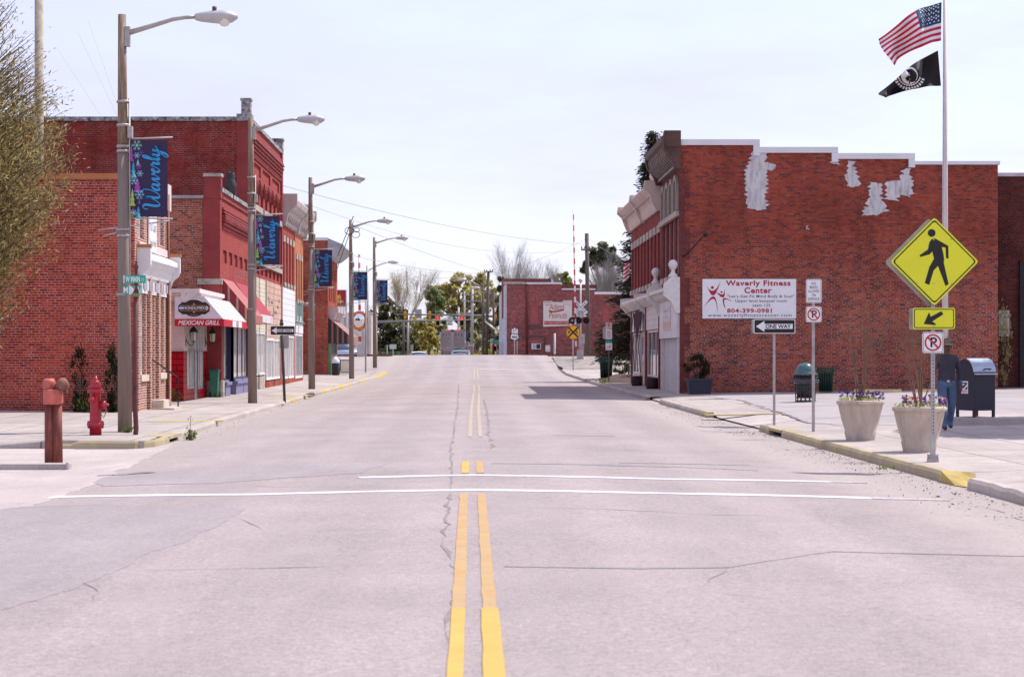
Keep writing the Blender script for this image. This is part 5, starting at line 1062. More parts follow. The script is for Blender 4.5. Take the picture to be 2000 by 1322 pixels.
mb = MB(); mb.box(-9.5, WX(133, 27.2), 27.15, 27.45, H(-7, 27) - .02, H(-7, 27) + .1); mb.tube([(WX(131, 27.1), 27.12, H(-7, 27) + .0), (WX(131, 27.1), 27.12, H(-7, 27) + .13)], .025, 6, 1); o = mb.build('parking_block', [APRON, STEEL], bevel=.015); tag(o, 'low concrete parking block at the foot of the rusty red pipe post', 'parking block')

def text_sign(mb, fr, cx, cz, w_, h_, r_, base, bord, d0, d1, bw=.02, gap=.012):
    mb.prism(rr(cx, cz, w_, h_, r_), fr, d0, d1, base)
    if bord is not None: mb.prism(rr(cx, cz, w_ - 2 * gap, h_ - 2 * gap, r_ * .8), fr, d1, d1 + .001, bord); mb.prism(rr(cx, cz, w_ - 2 * gap - 2 * bw, h_ - 2 * gap - 2 * bw, r_ * .6), fr, d1 + .001, d1 + .002, base)
# street name post
t = thing('street_name_post', 'bent maroon street name post with two green name plates, in front of the nearest lamp', 'street sign', (WX(266, 35.6), 35.6, ZL(-6.5, 35.6)))
x, y, z = t.location; MRN = M('maroon_post_paint', (.12, .035, .035), .65, .25, 5)
mb = MB(); mb.tube([(x - .02, y, z - .05), (x, y, z + .12), (x - .025, y, z + .6), (x - .03, y, z + 1.5), (x + .0, y, z + 2.75)], .048, 10); mb.lathe([(.06, 2.72), (.07, 2.78), (.055, 2.84), (.04, 2.9), (.045, 3.0), (.03, 3.04), (.03, 3.2), (.05, 3.24), (.02, 3.3), (.03, 3.34), (.001, 3.38)], (x, y, z), 10); mb.build('post', MRN, t)
mb = MB(); mb.lathe([(.062, 0), (.068, .04), (.06, .08)], (x, y, z + 2.66), 10); mb.build('moss_ring', M('moss_green', (.2, .22, .08), .9), t)
for nm, ang, cz, ww, txt, hh in (('name_plate', -8, z + 3.0, .42, ('W MAIN', 'ST'), .15), ('name_plate', 10, z + 2.79, .36, ('M', 'MAI'), .165)):
    fr = Fr((x - (.03 if cz > z + 2.9 else .08), y - .06, cz), (math.cos(R(ang)), math.sin(R(ang)), 0), (0, 0, 1), (math.sin(R(ang)), -math.cos(R(ang)), 0))
    mb = MB(); mb.prism(rr(0.02, 0, ww, hh, .012), fr, -.012, .0, 0)
    if txt[1] == 'ST': mb.text('W MAIN', -.17, .12, -.055, .055, fr, .003, 1, .025); mb.text('ST', .15, .21, -.045, .02, fr, .003, 1); mb.box(-.215, -.19, -.075, .075, -.013, .0015, 2, fr)
    else: mb.text('M', -.15, -.07, -.06, .06, fr, .003, 1, .02); mb.text('MAI', .0, .19, -.06, .06, fr, .003, 1, .02); mb.box(-.05, .0, -.0825, .0825, -.0125, .002, 2, fr)
    mb.build(nm, [SIGNG, SIGNW, M('pale_sticker', (.6, .62, .66), .5)], t)
def arrow_sign(fr, cx, cz, w_, h_, mb):
    mb.prism(rr(cx, cz, w_, h_, .03), fr, 0, .004, 0); mb.prism(rr(cx, cz, w_ - .03, h_ - .03, .025), fr, .004, .0055, 1)
    k = w_ / .914; P_ = lambda *q: [(cx + a * k, cz + b * k) for a, b in q]
    mb.poly(P_((-.41, 0), (-.23, .115), (-.22, .11), (-.225, .055), (.4, .055), (.4, -.055), (-.225, -.055), (-.22, -.11), (-.23, -.115)), fr, .008, 0); mb.text('ONE WAY', cx - .2 * k, cx + .36 * k, cz - .045 * k, cz + .045 * k, fr, .011, 1, .025)
t = thing('one_way_sign', 'black one way arrow sign on a dark leaning post by the west kerb', 'road sign', (WX(556, 60), 60, ZL(-6.2, 60)))
x, y, z = t.location; fr = front(y - .06); mb = MB(); mb.tube([(x, y, z - .05), (x - .1, y, z + 2.5)], .045, 8); mb.lathe([(.05, 0), (.08, .03), (.04, .1), (.06, .14), (.001, .22)], (x - .1, y, z + 2.48), 8); mb.build('post', M('dark_mossy_post', (.07, .06, .045), .8, .3, 6), t)
mb = MB(); arrow_sign(fr, x - .06, z + 2.3, .8, .3, mb); mb.build('arrow_plate', [SIGNW, SIGNB], t); mb = MB(); mb.prism(rr(x - .02, z + 1.93, .3, .42, .03), front(y + .06), 0, .004, 0); mb.build('plate_back', GALV, t)
def tbin(): pass
t = thing('wheelie_bin', 'green wheelie bin against the brick side wall beside the grill', 'wheelie bin', (-8.93, 63.8, ZL(-8.7, 63.8)))
x, y, z = t.location; GB = M('bin_green', (.03, .17, .11), .5, .08, 3); mb = MB(); mb.grid([[(x + s_ * w_, y + q_ * w_ * 1.1, z + h_) for s_, q_ in ((-1, -1), (1, -1), (1, 1), (-1, 1))] for w_, h_ in ((.11, .06), (.13, .5), (.15, .9))], 0, False, True); mb.build('body', GB, t)
mb = MB(); mb.box(x - .18, x + .18, y - .2, y + .2, z + .905, z + .95); mb.box(x - .13, x + .13, y - .15, y + .15, z + .95, z + .98); mb.build('lid', GB, t, bevel=.02); mb = MB()
for s_ in (-1, 1): mb.cyl((x + s_ * .14, y + .17, z + .1), (x + s_ * .19, y + .17, z + .1), .1, n=12)
mb.build('wheel', BLACK, t)
mb = MB(); mb.sphere((WX(548, 58.6), 58.6, H(-6, 58.6) + .05), .06, 10, 0, .8); mb.face([(WX(548, 58.6) + .07, 58.6, H(-6, 58.6) + .02), (WX(548, 58.6) + .12, 58.55, H(-6, 58.6) + .03), (WX(548, 58.6) + .07, 58.55, H(-6, 58.6) + .08)], 0); o = mb.build('litter_cup', M('crushed_red_cup', (.5, .03, .06), .5, .2, 20)); tag(o, 'crushed red cup lying in the gutter near the west kerb', 'litter')

# far west pavement
t = thing('litter_bin', 'black litter bin with a white bag spilling out, beside the green glazed shop base', 'litter bin', (WX(655.5, 110.5), 110.5, ZL(-8, 110.5)))
x, y, z = t.location; mb = MB(); mb.lathe([(.2, 0), (.23, .1), (.24, .7), (.22, .75)], (x, y, z), 12); mb.build('body', M('bin_black', (.02, .02, .022), .4), t); mb = MB(); mb.lathe([(.23, .72), (.25, .78), (.2, .95), (.08, 1.1), (.001, 1.12)], (x, y, z), 10); mb.build('bag', M('white_bag', (.7, .72, .78), .35, .15, 6), t)
t = thing('bench', 'cream slatted bench with a black frame on the far west pavement', 'bench', (WX(675, 112.5), 112.5, ZL(-7.7, 112.5)))
x, y, z = t.location; mb = MB()
for i in range(8): u = x - .27 + i * .077; mb.box(u - .028, u + .028, y - .02, y + .02, z + .15, z + .85)
mb.build('backrest', M('cream_slat', (.55, .48, .42), .7, .12), t); mb = MB()
for i in range(5): mb.box(x - .3, x + .3, y + .08 + i * .09, y + .15 + i * .09, z + .42, z + .45)
mb.build('seat', MATS['cream_slat'], t)
for s_ in (-1, 1):
    mb = MB(); mb.tube([(x + s_ * .48, y, z - .02), (x + s_ * .33, y, z + .3), (x + s_ * .33, y, z + .9), (x + s_ * .5, y + .3, z + 1.0)], .03, 6); mb.tube([(x + s_ * .35, y + .05, z + .42), (x + s_ * .42, y + .55, z - .02)], .025, 6); mb.build('leg', BLACK, t)
mb = MB(); mb.tube([(x - .33, y, z + .88), (x + .33, y, z + .88)], .03, 6); mb.tube([(x - .33, y, z + .13), (x + .33, y, z + .13)], .03, 6); mb.build('frame', BLACK, t)
t = thing('traffic_mirror', 'round convex traffic mirror with an orange rim on a thin post', 'mirror', (WX(700, 116), 116, H(-7.3, 116)))
x, y, z = t.location; mb = MB(); mb.cyl((x + .45, y + .12, z), (x + .45, y + .12, 5.2), .05, n=8); mb.tube([(x + .45, y + .12, 3.9), (x, y + .1, 3.8)], .03, 6); mb.build('post', GALV, t)
ax = Vector((.42, -1, -.08)).normalized(); c_ = Vector((x + .05, y, 3.76)); mb = MB(); mb.lathe([(.001, .09), (.2, .075), (.38, .035), (.52, -.03)], c_, 24, axis=ax); MIR = M('mirror_metal', (.75, .75, .75), .04, 0, metal=1.0); mb.build('mirror_face', MIR, t)
mb = MB(); mb.lathe([(.5, -.05), (.6, -.04), (.6, .01), (.52, .0)], c_, 24, axis=ax); mb.build('rim', M('orange_rim', (.65, .2, .06), .5), t)
# ================= east foreground signs
t = thing('crossing_sign', 'yellow diamond pedestrian crossing sign with arrow and no parking plates on a perforated post', 'road sign', (6.68, 26.75, ZR(6.7, 26.75)))
x, y, z = t.location; f = front(26.68); s1 = F / 26.68
U = lambda px: (px - VX) / s1
Z_ = lambda py: ZC - (py - VY) / s1
mb = MB(); hw = .024
fr = f
for i in range(60):        # perforated square tube: holes down the front face
    v0 = z + .42 + i * .05; 
    if v0 > Z_(430): break
    mb.disc((x, v0), .0095, f, -.0435, 1, 8)
mb.box(x - hw, x + hw, 26.725, 26.773, z + .12, Z_(430)); mb.box(x - .032, x + .032, 26.718, 26.781, z + .02, z + .36, 0); pst = mb.build('post', [STEEL, M('punched_hole', (.03, .03, .03), .9, 0)], t)
mb = MB(); mb.box(x - .07, x + .07, 26.68, 26.82, z, z + .05); mb.box(x - .055, x + .055, 26.69, 26.81, z + .05, z + .1)
for a in (-1, 1):
    for c_ in (-1, 1): mb.cyl((x + a * .055, 26.75 + c_ * .055, z + .05), (x + a * .055, 26.75 + c_ * .055, z + .115), .012, n=6)
mb.box(x - .06, x + .05, 26.715, 26.73, z + .4, z + .415); mb.build('base_bracket', GALV, pst)
def diamond(cx, cz, r_, c_=.07): 
    q = []
    for i in range(4):
        a = math.pi / 2 * i; p = Vector((math.cos(a), math.sin(a))) * r_; t0 = Vector((math.cos(a - math.pi / 2), math.sin(a - math.pi / 2))) * r_; t1 = Vector((math.cos(a + math.pi / 2), math.sin(a + math.pi / 2))) * r_
        for k in range(5):
            u = k / 4; A = p.lerp(t0, c_ * .7); B = p.lerp(t1, c_ * .7); C_ = p; q.append(A.lerp(C_, u).lerp(C_.lerp(B, u), u))
    return [(cx + v.x, cz + v.y) for v in q]
mb = MB(); cx, cz = U(1825), Z_(511); r_ = 86.5 / s1
mb.prism(diamond(cx, cz, r_), f, 0, .004, 0); mb.prism(diamond(cx, cz, r_ - .033), f, .004, .0052, 1); mb.prism(diamond(cx, cz, r_ - .058), f, .0052, .0064, 0)
q = lambda a, b: (U(1730 + a / 4.72), Z_(420 + b / 4.72))
mb.disc(q(422, 167), 36 / 4.72 / s1, f, .009, 1, 20)
body = [q(*p) for p in ((388, 318), (400, 255), (420, 224), (450, 215), (575, 285), (577, 403), (555, 400), (550, 300), (515, 295), (530, 360), (537, 410), (533, 440), (578, 635), (550, 656), (480, 470), (440, 512), (400, 644), (358, 629), (400, 480), (443, 405), (428, 338), (405, 362), (318, 388), (310, 372))]
mb.poly(body, f, .009, 1)
for a, b in ((281, 228), (602, 222), (281, 630), (606, 633), (443, 632), (441, 228)): mb.disc(q(a, b), .011, f, .0105, 2, 8)
mb.build('diamond_plate', [SIGNY, SIGNB, STEEL], t)
mb = MB(); mb.prism(diamond(cx - .055, cz - .005, r_), front(26.79), 0, .004, 0); mb.build('diamond_plate_back', GALV, t)
mb = MB(); mb.prism(rr(U(1824), Z_(622), 82 / s1, 41.5 / s1, .03), f, 0, .004, 0); mb.prism(rr(U(1824), Z_(622), 78 / s1, 37.5 / s1, .025), f, .004, .0052, 1); mb.prism(rr(U(1824), Z_(622), 74.5 / s1, 34 / s1, .02), f, .0052, .0064, 0)
mb.poly([q(*p) for p in ((348, 1005), (395, 901), (405, 908), (412, 938), (512, 885), (530, 915), (428, 980), (463, 1006), (455, 1015))], f, .009, 1); mb.disc(q(438, 876), .01, f, .0095, 2, 8); mb.disc(q(440, 1025), .01, f, .0095, 2, 8); mb.build('arrow_plate', [SIGNY, SIGNB, STEEL], t)
mb = MB(); mb.prism(rr(U(1824) - .03, Z_(622) - .005, 82 / s1, 41.5 / s1, .03), front(26.79), 0, .004, 0); mb.build('arrow_plate_back', GALV, t)
def no_parking(mb, fr, cx, cz, w_):
    mb.prism(rr(cx, cz, w_, w_, w_ * .12), fr, 0, .003, 0); mb.prism(rr(cx, cz, w_ * .93, w_ * .93, w_ * .1), fr, .003, .004, 1); mb.prism(rr(cx, cz, w_ * .89, w_ * .89, w_ * .09), fr, .004, .005, 0)
    mb.text('P', cx - w_ * .12, cx + w_ * .2, cz - w_ * .22, cz + w_ * .25, fr, .0065, 1, .02); mb.disc((cx, cz), w_ * .4, fr, .0075, 2, 28, w_ * .325)
    k = w_ * .37 * .7071; e = w_ * .03; mb.poly([(cx - k - e, cz + k - e), (cx - k + e, cz + k + e), (cx + k + e, cz - k + e), (cx + k - e, cz - k - e)], fr, .009, 2)
mb = MB(); no_parking(mb, f, U(1822), Z_(669), .305); mb.build('no_parking_plate', [SIGNW, SIGNB, SIGNR], t)
t = thing('no_bikes_sign', 'grey post carrying a white no bikes plate above a no parking plate', 'road sign', (WX(1588.5, 36.7), 36.7, ZR(6.8, 36.7)))
x, y, z = t.location; f = front(y - .045); mb = MB(); mb.box(x - .027, x + .027, y - .02, y + .02, z - .02, WZ(545, y)); mb.build('post', GALV, t)
mb = MB(); cz = WZ(568.5, y); text_sign(mb, f, x, cz, .31, .47, .035, 0, 1, 0, .003, .006, .012)
for i, (s_, w_) in enumerate((('NO', .09), ('BIKES', .16), ('ALLOWED', .22), ('ON', .075), ('SIDEWALK', .235))): zz = cz + .15 - i * .077; mb.text(s_, x - w_ / 2, x + w_ / 2, zz - .028, zz + .028, f, .0075, 1)
mb.build('notice_plate', [SIGNW, SIGNB], t); mb = MB(); no_parking(mb, f, x, WZ(614, y), .315); mb.build('no_parking_plate', [SIGNW, SIGNB, SIGNR], t)
t = thing('one_way_sign', 'one way arrow sign on a thin grey post below the fitness signboard', 'road sign', (WX(1512, 40), 40, ZR(6.6, 40)))
x, y, z = t.location; mb = MB(); mb.box(x - .025, x + .025, y - .02, y + .02, z - .02, WZ(625, y)); mb.build('post', GALV, t); mb = MB(); arrow_sign(front(y - .045), x, WZ(637.5, y), .9, .31, mb); mb.build('arrow_plate', [SIGNW, SIGNB], t); mb = MB(); mb.prism(rr(x - .035, WZ(637.5, y), .9, .3, .03), front(y + .035), 0, .004, 0); mb.build('plate_back', GALV, t)
# fitness sign on the wall
f = front(63.95); U = lambda px: WX(px, 63.95); Z_ = lambda py: WZ(py, 63.95); q = lambda a, b: (U(1360 + a / 10), Z_(540 + b / 10))
b = thing('fitness_sign', 'large white fitness center signboard with red lettering on the big brick wall', 'signboard', (U(1464), 63.95, Z_(622)))
mb = MB(); mb.box(U(1372), U(1555), Z_(622), Z_(545), -.03, .0, 0, f)
IN = [SIGNW, M('crimson_ink', (.4, .012, .035), .5, 0), M('charcoal_ink', (.06, .06, .1), .5, 0)]
for s_, a0, a1, b0_, b1_, m_, bo in (('Waverly Fitness', 575, 1840, 215, 75, 1, .03), ('Center', 938, 1472, 330, 212, 1, .03), ('"Let\'s Get Fit Mind Body & Soul"', 608, 1908, 428, 358, 2, .012), ('Upper level banquet room', 762, 1765, 518, 448, 2, .01), ('seats 125', 1100, 1442, 590, 533, 2, .01), ('804-399-0981', 600, 1475, 712, 625, 1, .03), ('www.waverlyfitnesscenter.com', 222, 1862, 808, 722, 2, 0)):
    (u0, v0), (u1, v1) = q(a0, b0_), q(a1, b1_); mb.text(s_, u0, u1, v0, v1, f, .004, m_, bo, 0, 1.1)
bd = mb.build('board', IN, b)
mb = MB(); mb.disc(q(312, 216), 2.9 * 63.95 / F, f, .004, 0, 16); mb.disc(q(493, 304), 2.1 * 63.95 / F, f, .004, 0, 14)
for pl in (((200, 165), (222, 205), (250, 250), (290, 275), (330, 278), (372, 255), (410, 215), (440, 150), (456, 95), (448, 165), (428, 230), (398, 290), (375, 340), (345, 366), (315, 368), (285, 350), (262, 312), (235, 250), (215, 205)), ((145, 598), (200, 520), (255, 440), (300, 397), (330, 388), (360, 398), (385, 450), (402, 520), (412, 600), (416, 705), (404, 640), (395, 560), (378, 490), (350, 440), (318, 440), (270, 465), (215, 520)),
           ((385, 300), (430, 325), (475, 345), (510, 352), (535, 335), (547, 290), (556, 240), (558, 310), (552, 380), (535, 408), (505, 410), (465, 390), (430, 350)), ((705, 490), (650, 455), (600, 432), (555, 420), (528, 425), (516, 450), (518, 500), (530, 555), (552, 605), (580, 648), (560, 590), (548, 530), (542, 480), (552, 452), (590, 448), (640, 462))):
    mb.poly([q(*p) for p in pl], f, .004, 0)
mb.build('dancing_figures_logo', IN[1], b)

# bins and pots by the wall
t = thing('litter_bin', 'dome topped litter bin with a dark bag standing on the parking lot', 'litter bin', (WX(1573, 54), 54, ZR(9.7, 54)))
x, y, z = t.location; GI = M('green_iron', (.02, .055, .045), .5, .15, 4); mb = MB()
mb.lathe([(.25, .12), (.27, .4), (.3, .78)], (x, y, z), 18); mb.build('liner', M('brown_black_bag', (.045, .03, .03), .5, .25, 5), t)
mb = MB(); n = 14
for i in range(n): a = 6.2832 * i / n; mb.tube([(x + .29 * math.cos(a), y + .29 * math.sin(a), z), (x + .285 * math.cos(a), y + .285 * math.sin(a), z + .1), (x + .33 * math.cos(a), y + .33 * math.sin(a), z + .8)], .012, 4)
for z_, r_ in ((.02, .29), (.12, .285), (.45, .31), (.8, .33)): mb.lathe([(r_ - .012, z_), (r_ + .012, z_), (r_ + .012, z_ + .03), (r_ - .012, z_ + .03)], (x, y, z), 18, cap=False)
mb.build('cage', GI, t); mb = MB(); mb.lathe([(.36, .8), (.37, .83), (.3, .86), (.29, .93), (.24, 1.05), (.15, 1.13), (.001, 1.16)], (x, y, z), 20); mb.build('dome_lid', M('teal_grey_lid', (.06, .12, .13), .25, .1), t)
mb = MB(); mb.lathe([(.3, .5), (.345, .58), (.34, .64), (.31, .7)], (x, y, z), 12); mb.sphere((x + .36, y, z + .6), .06, 7); mb.sphere((x + .33, y - .05, z + .55), .05, 7); mb.build('bag_fold', M('plastic_bag_fold', (.06, .05, .06), .3, .4, 9), t)
def slat_bin(label, x, y, z, s_=1.0):
    t = thing('slatted_bin', label, 'litter bin', (x, y, z), 'green slatted bins'); mb = MB(); n = 18
    for i in range(n): a = 6.2832 * i / n; c_, q_ = math.cos(a), math.sin(a); mb.tube([(x + .22 * s_ * c_, y + .22 * s_ * q_, z + .04), (x + .24 * s_ * c_, y + .24 * s_ * q_, z + .6 * s_), (x + .3 * s_ * c_, y + .3 * s_ * q_, z + .88 * s_)], .022 * s_, 4)
    mb.build('slats', M('slat_bin_green', (.012, .06, .035), .5, .1), t); mb = MB()
    for z_, r_ in ((.03, .225), (.68, .26), (.86, .3)): mb.lathe([((r_ - .01) * s_, z_ * s_), ((r_ + .02) * s_, z_ * s_), ((r_ + .02) * s_, (z_ + .04) * s_), ((r_ - .01) * s_, (z_ + .04) * s_)], (x, y, z), 18, cap=False)
    mb.build('hoop', MATS['slat_bin_green'], t); mb = MB(); mb.lathe([(.19 * s_, .05), (.21 * s_, .75 * s_)], (x, y, z), 12); mb.build('liner', BLACK, t)
slat_bin('dark green slatted bin against the big brick wall, behind the dome topped bin', WX(1612.5, 62.6), 62.6, ZR(12, 62.6), .95)
slat_bin('green slatted bin in the sun near the railway crossing, left of the maroon shop', WX(1184, 92), 92, ZI(6.5, 93), 1.2)
for i, (a, b_) in enumerate(((1668, 1760), (1786, 1876))):
    mb = MB(); z = ZR(13, 61.5) + .01; mb.prism([(0, 0), (.18, 0), (.14, .12), (.04, .12)], Fr((WX(a, 61.5), 61.4, z), (0, 1, 0), (0, 0, 1), (1, 0, 0)), 0, (b_ - a) / 58.5, 0); o = mb.build('parking_block', M('cream_yellow_block', (.55, .44, .25), .85, .15, 3)); tag(o, ('cream yellow parking block at the wall foot above the left flower planter', 'cream yellow parking block at the wall foot behind the walking person')[i], 'parking block', 'parking blocks along the brick wall')
RBK = M('charred_red_tub', (.07, .012, .015), .7, .5, 4, dirt=(.02, .018, .02), dfac=.5)
for i, (px, py, w_) in enumerate(((1244, 751, 22), (1274, 757, 25))):
    D = 77 if i == 0 else 71.5; s_ = F / D; x = WX(px, D); z = ZR(6.9, D); t = thing('tub_planter', ('dark red half barrel tub at the shop wall, farther of the pair', 'dark red half barrel tub at the shop wall, nearer of the pair')[i], 'planter', (x, D, z), 'dark red tubs outside the maroon shop')
    mb = MB(); r_ = w_ / 2 / s_; mb.lathe([(r_ * .92, 0), (r_ * 1.02, .2), (r_, .42), (r_ * .9, .42), (r_ * .88, .36), (.001, .36)], (x, D, z), 14); mb.build('tub', RBK, t); mb = MB()
    for zz in (.08, .32): mb.lathe([(r_ * 1.0, zz), (r_ * 1.05, zz + .01), (r_ * 1.05, zz + .04), (r_ * 1.0, zz + .05)], (x, D, z), 14, cap=False)
    mb.build('hoop', BLACK, t)
# mailbox
MX, MY = WX(1905, 39.2), 39.2; mz = ZR(MX, MY) + .15
mb = MB(); mb.box(WX(1852, 38.7), WX(2060, 38.7), 38.6, 41.5, ZR(MX, MY) - .1, mz); o = mb.build('concrete_pad', APRON, bevel=.02); tag(o, 'raised concrete pad under the dark blue mailbox', 'concrete pad')
t = thing('mailbox', 'dark blue round topped collection mailbox on the raised pad at the right', 'mailbox', (MX, MY, mz)); NAVY = M('mailbox_navy', (.016, .014, .032), .4, .1, 3, spec=.4)
a = R(-28); dU = Vector((math.cos(R(62)), -math.sin(R(62)), 0)); dW = Vector((math.sin(R(62)), math.cos(R(62)), 0))   # dU: face with the chute; dW: along the width
o_ = Vector((MX, MY, mz)); fr = Fr(o_, dU, (0, 0, 1), -dW)
sec = [(-.28, .14), (.28, .14), (.28, .92)] + [(.28 * math.cos(R(k)), .92 + .32 * math.sin(R(k))) for k in range(15, 181, 15)]
mb = MB(); mb.prism(sec, fr, -.3, .3, 0); bo = mb.build('body', NAVY, t, bevel=.012)
mb = MB()
for u in (-.25, .25):
    for d_ in (-.27, .27): mb.box(u - .025, u + .025, 0, .14, d_ - .025, d_ + .025, 0, fr)
mb.build('leg', NAVY, t)
mb = MB(); pts = [(.29 * math.cos(R(k)), .93 + .325 * math.sin(R(k))) for k in range(5, 76, 10)] ; pin = [(p[0] * .93, .93 + (p[1] - .93) * .93) for p in pts][::-1]; mb.prism(pts + pin, fr, -.31, .31, 0); mb.box(.28, .36, .9, .93, -.29, .29, 0, fr); h_ = mb.build('pull_down_hood', M('sky_glare_hood', (.42, .5, .62), .12, .05, spec=.8), t); mb = MB(); mb.tube([fr(.33, 1.0, -.08), fr(.38, 1.02, -.08), fr(.38, 1.02, .08), fr(.33, 1.0, .08)], .014, 6); mb.build('handle', BLACK, h_)  # pale hood colour paints the sun and sky glare on its top
mb = MB(); mb.box(-.1, .1, .5, .76, .301, .303, 0, fr); mb.poly([(-.085, .6), (-.02, .61), (.085, .71), (.07, .735), (-.06, .735), (-.085, .71), (.03, .695), (-.085, .66)], fr, .305, 1); mb.poly([(-.085, .585), (.0, .59), (.085, .66), (.085, .585)], fr, .305, 1); mb.box(-.08, .08, .545, .57, .3035, .306, 2, fr); mb.box(-.08, .08, .515, .535, .3035, .306, 2, fr); mb.build('emblem_plate', [SIGNW, M('emblem_blue', (.04, .04, .12), .5), M('pink_red_ink', (.5, .2, .22), .5)], t)
# flagpole and flags
FX, FY = 11.55, 45.0; fz = ZR(FX, FY); t = thing('flagpole', 'tall white rust streaked flagpole behind the yellow crossing sign', 'flagpole', (FX, FY, fz))
WP = M('rust_streaked_white_pole', (.62, .57, .55), .6, .1, 3, dirt=(.35, .2, .12), dfac=.3, stretch=(5, 5, .5))
mb = MB(); mb.tube([(FX, FY, fz), (FX - .01, FY, 4.8), (FX - .02, FY, 10.9)], [.07, .066, .042], 12); mb.lathe([(.1, 0), (.1, .1), (.075, .14)], (FX, FY, fz), 12); mb.sphere((FX - .02, FY, 10.98), .09, 10); mb.build('pole', WP, t); mb = MB(); mb.tube([(FX - .09, FY - .04, 2.4), (FX - .08, FY - .03, 6), (FX - .06, FY - .03, 10.6)], .008, 4); mb.build('halyard', M('white_rope', (.6, .6, .62), .8), t)
def flag(name, label, A, B, C_, D_, wav, mats, fn, group):
    """cloth between hoist top A, hoist foot B, fly top C_, fly foot D_ (pixels at the pole's distance), rippling in depth"""
    A, B, C_, D_ = [P(p[0], p[1], FY) for p in (A, B, C_, D_)]; nu, nv = 60, 26; rows = []
    for j in range(nv + 1):
        v = j / nv; r_ = []
        for i in range(nu + 1):
            u = i / nu; p = A.lerp(C_, u).lerp(B.lerp(D_, u), v); bow = math.sin(math.pi * u)
            p.z += bow * wav[0] * (1 - .3 * v) + wav[1] * math.sin(u * 7 + v * 3) * u; p.y += (.2 * math.sin(u * 8 + v * 2.5) + .11 * math.sin(u * 15 - v * 4)) * min(1, u * 3) - u * .2; p.x += .03 * math.sin(u * 9 + v * 4) * u
            r_.append(p)
        rows.append(r_)
    return rows, nu, nv
t = thing('stars_and_stripes_flag', 'striped national flag with blue star field, upper flag on the tall pole', 'flag', P(1840, 40, FY), 'flags on the tall pole')
rows, nu, nv = flag('', '', (1839, 5), (1838, 80), (1716, 78), (1737, 133), (.16, .04), None, None, None)
mb = MB(); i0 = len(mb.V); mb.grid(rows, 0, True)
for k in range(len(mb.Fc)):
    j, i = divmod(k, nu); st = min(12, int((j + .5) / nv * 13)); m_ = 0 if st % 2 == 0 else 1
    if st < 7 and i < nu * .42: m_ = 2
    mb.Mi[k] = m_
for a in range(9):
    for c_ in range(6 if a % 2 == 0 else 5):
        u = .03 + .37 * (c_ + (.5 if a % 2 == 0 else 1)) / 6; v = (a + .8) / 10 * .54; i, j = int(u * nu), int(v * nv); p = rows[j][i]; e1 = (rows[j][i + 1] - p).normalized(); e2 = (rows[j + 1][i] - p).normalized(); n_ = e1.cross(e2).normalized(); n_ = n_ if n_.y < 0 else -n_
        mb.face([p + n_ * .006 + (e1 * math.cos(k * 1.2566) + e2 * math.sin(k * 1.2566)) * (.022 if k % 2 == 0 else .022) for k in range(5)], 1)
cl_ = mb.build('cloth', [M('flag_red', (.55, .015, .05), .75, .05), M('flag_white', (.8, .78, .8), .75, .03), M('flag_blue', (.025, .06, .13), .75, .08)], t)
t = thing('remembrance_flag', 'black remembrance flag with a white round emblem, lower flag on the tall pole', 'flag', P(1838, 140, FY), 'flags on the tall pole')
rows, nu, nv = flag('', '', (1832, 99), (1838, 168), (1717, 182), (1720, 196), (.1, .02), None, None, None)
mb = MB(); mb.grid(rows, 0, True); cl_ = mb.build('cloth', M('flag_black', (.012, .008, .01), .7, .1), t)
mb = MB()
def cl_at(u, v):
    u = min(max(u, 0), .9999) * nu; v = min(max(v, 0), .9999) * nv; i, j = int(u), int(v); a, b_ = u - i, v - j
    return rows[j][i].lerp(rows[j][i + 1], a).lerp(rows[j + 1][i].lerp(rows[j + 1][i + 1], a), b_)
def scr(p): return Vector((VX + F * p.x / p.y, VY - F * (p.z - ZC) / p.y))
def fp(px, py, e=.02):
    u, v = .5, .5; T = Vector((px, py))
    for _ in range(25):
        p0 = scr(cl_at(u, v)); ju = (scr(cl_at(u + .02, v)) - p0) / .02; jv = (scr(cl_at(u, v + .02)) - p0) / .02; d = T - p0; det = ju.x * jv.y - ju.y * jv.x
        if abs(det) < 1e-6: break
        u = min(max(u + .7 * (d.x * jv.y - d.y * jv.x) / det, 0), .97); v = min(max(v + .7 * (ju.x * d.y - ju.y * d.x) / det, 0), .97)
    return cl_at(u, v) + Vector((0, -e, 0))
z4 = lambda q: (1680 + q[0] / 4.131, q[1] / 4.131)
def patch(q, m_, e): c_ = (sum(a for a, _ in q) / len(q), sum(b_ for _, b_ in q) / len(q)); pc = fp(*z4(c_), e); ps = [fp(*z4(a), e) for a in q]; [mb.face((pc, ps[k], ps[(k + 1) % len(ps)]), m_) for k in range(len(ps))]
patch([(395 + 68 * math.cos(a * .2618), 612 + 70 * math.sin(a * .2618)) for a in range(24)], 0, .02)
patch([(368, 566), (396, 560), (414, 574), (412, 604), (428, 636), (446, 652), (438, 684), (390, 686), (402, 668), (394, 656), (374, 657), (364, 642), (352, 630), (358, 614), (350, 604), (356, 584)], 1, .03)
for k in range(13):
    a = math.pi * (.12 + .76 * k / 12); dx, dy = -math.cos(a), math.sin(a)
    for r0, r1 in ((86, 97), (108, 130)): patch([(395 + dx * r_ * 1.0 + t * dy * 7, 600 + dy * r_ * 1.0 - t * dx * 7) for r_, t in ((r0, -1), (r1, -1), (r1, 1), (r0, 1))], 0, .022)
mb.build('emblem', [MATS['flag_white'], MATS['flag_black']], cl_)
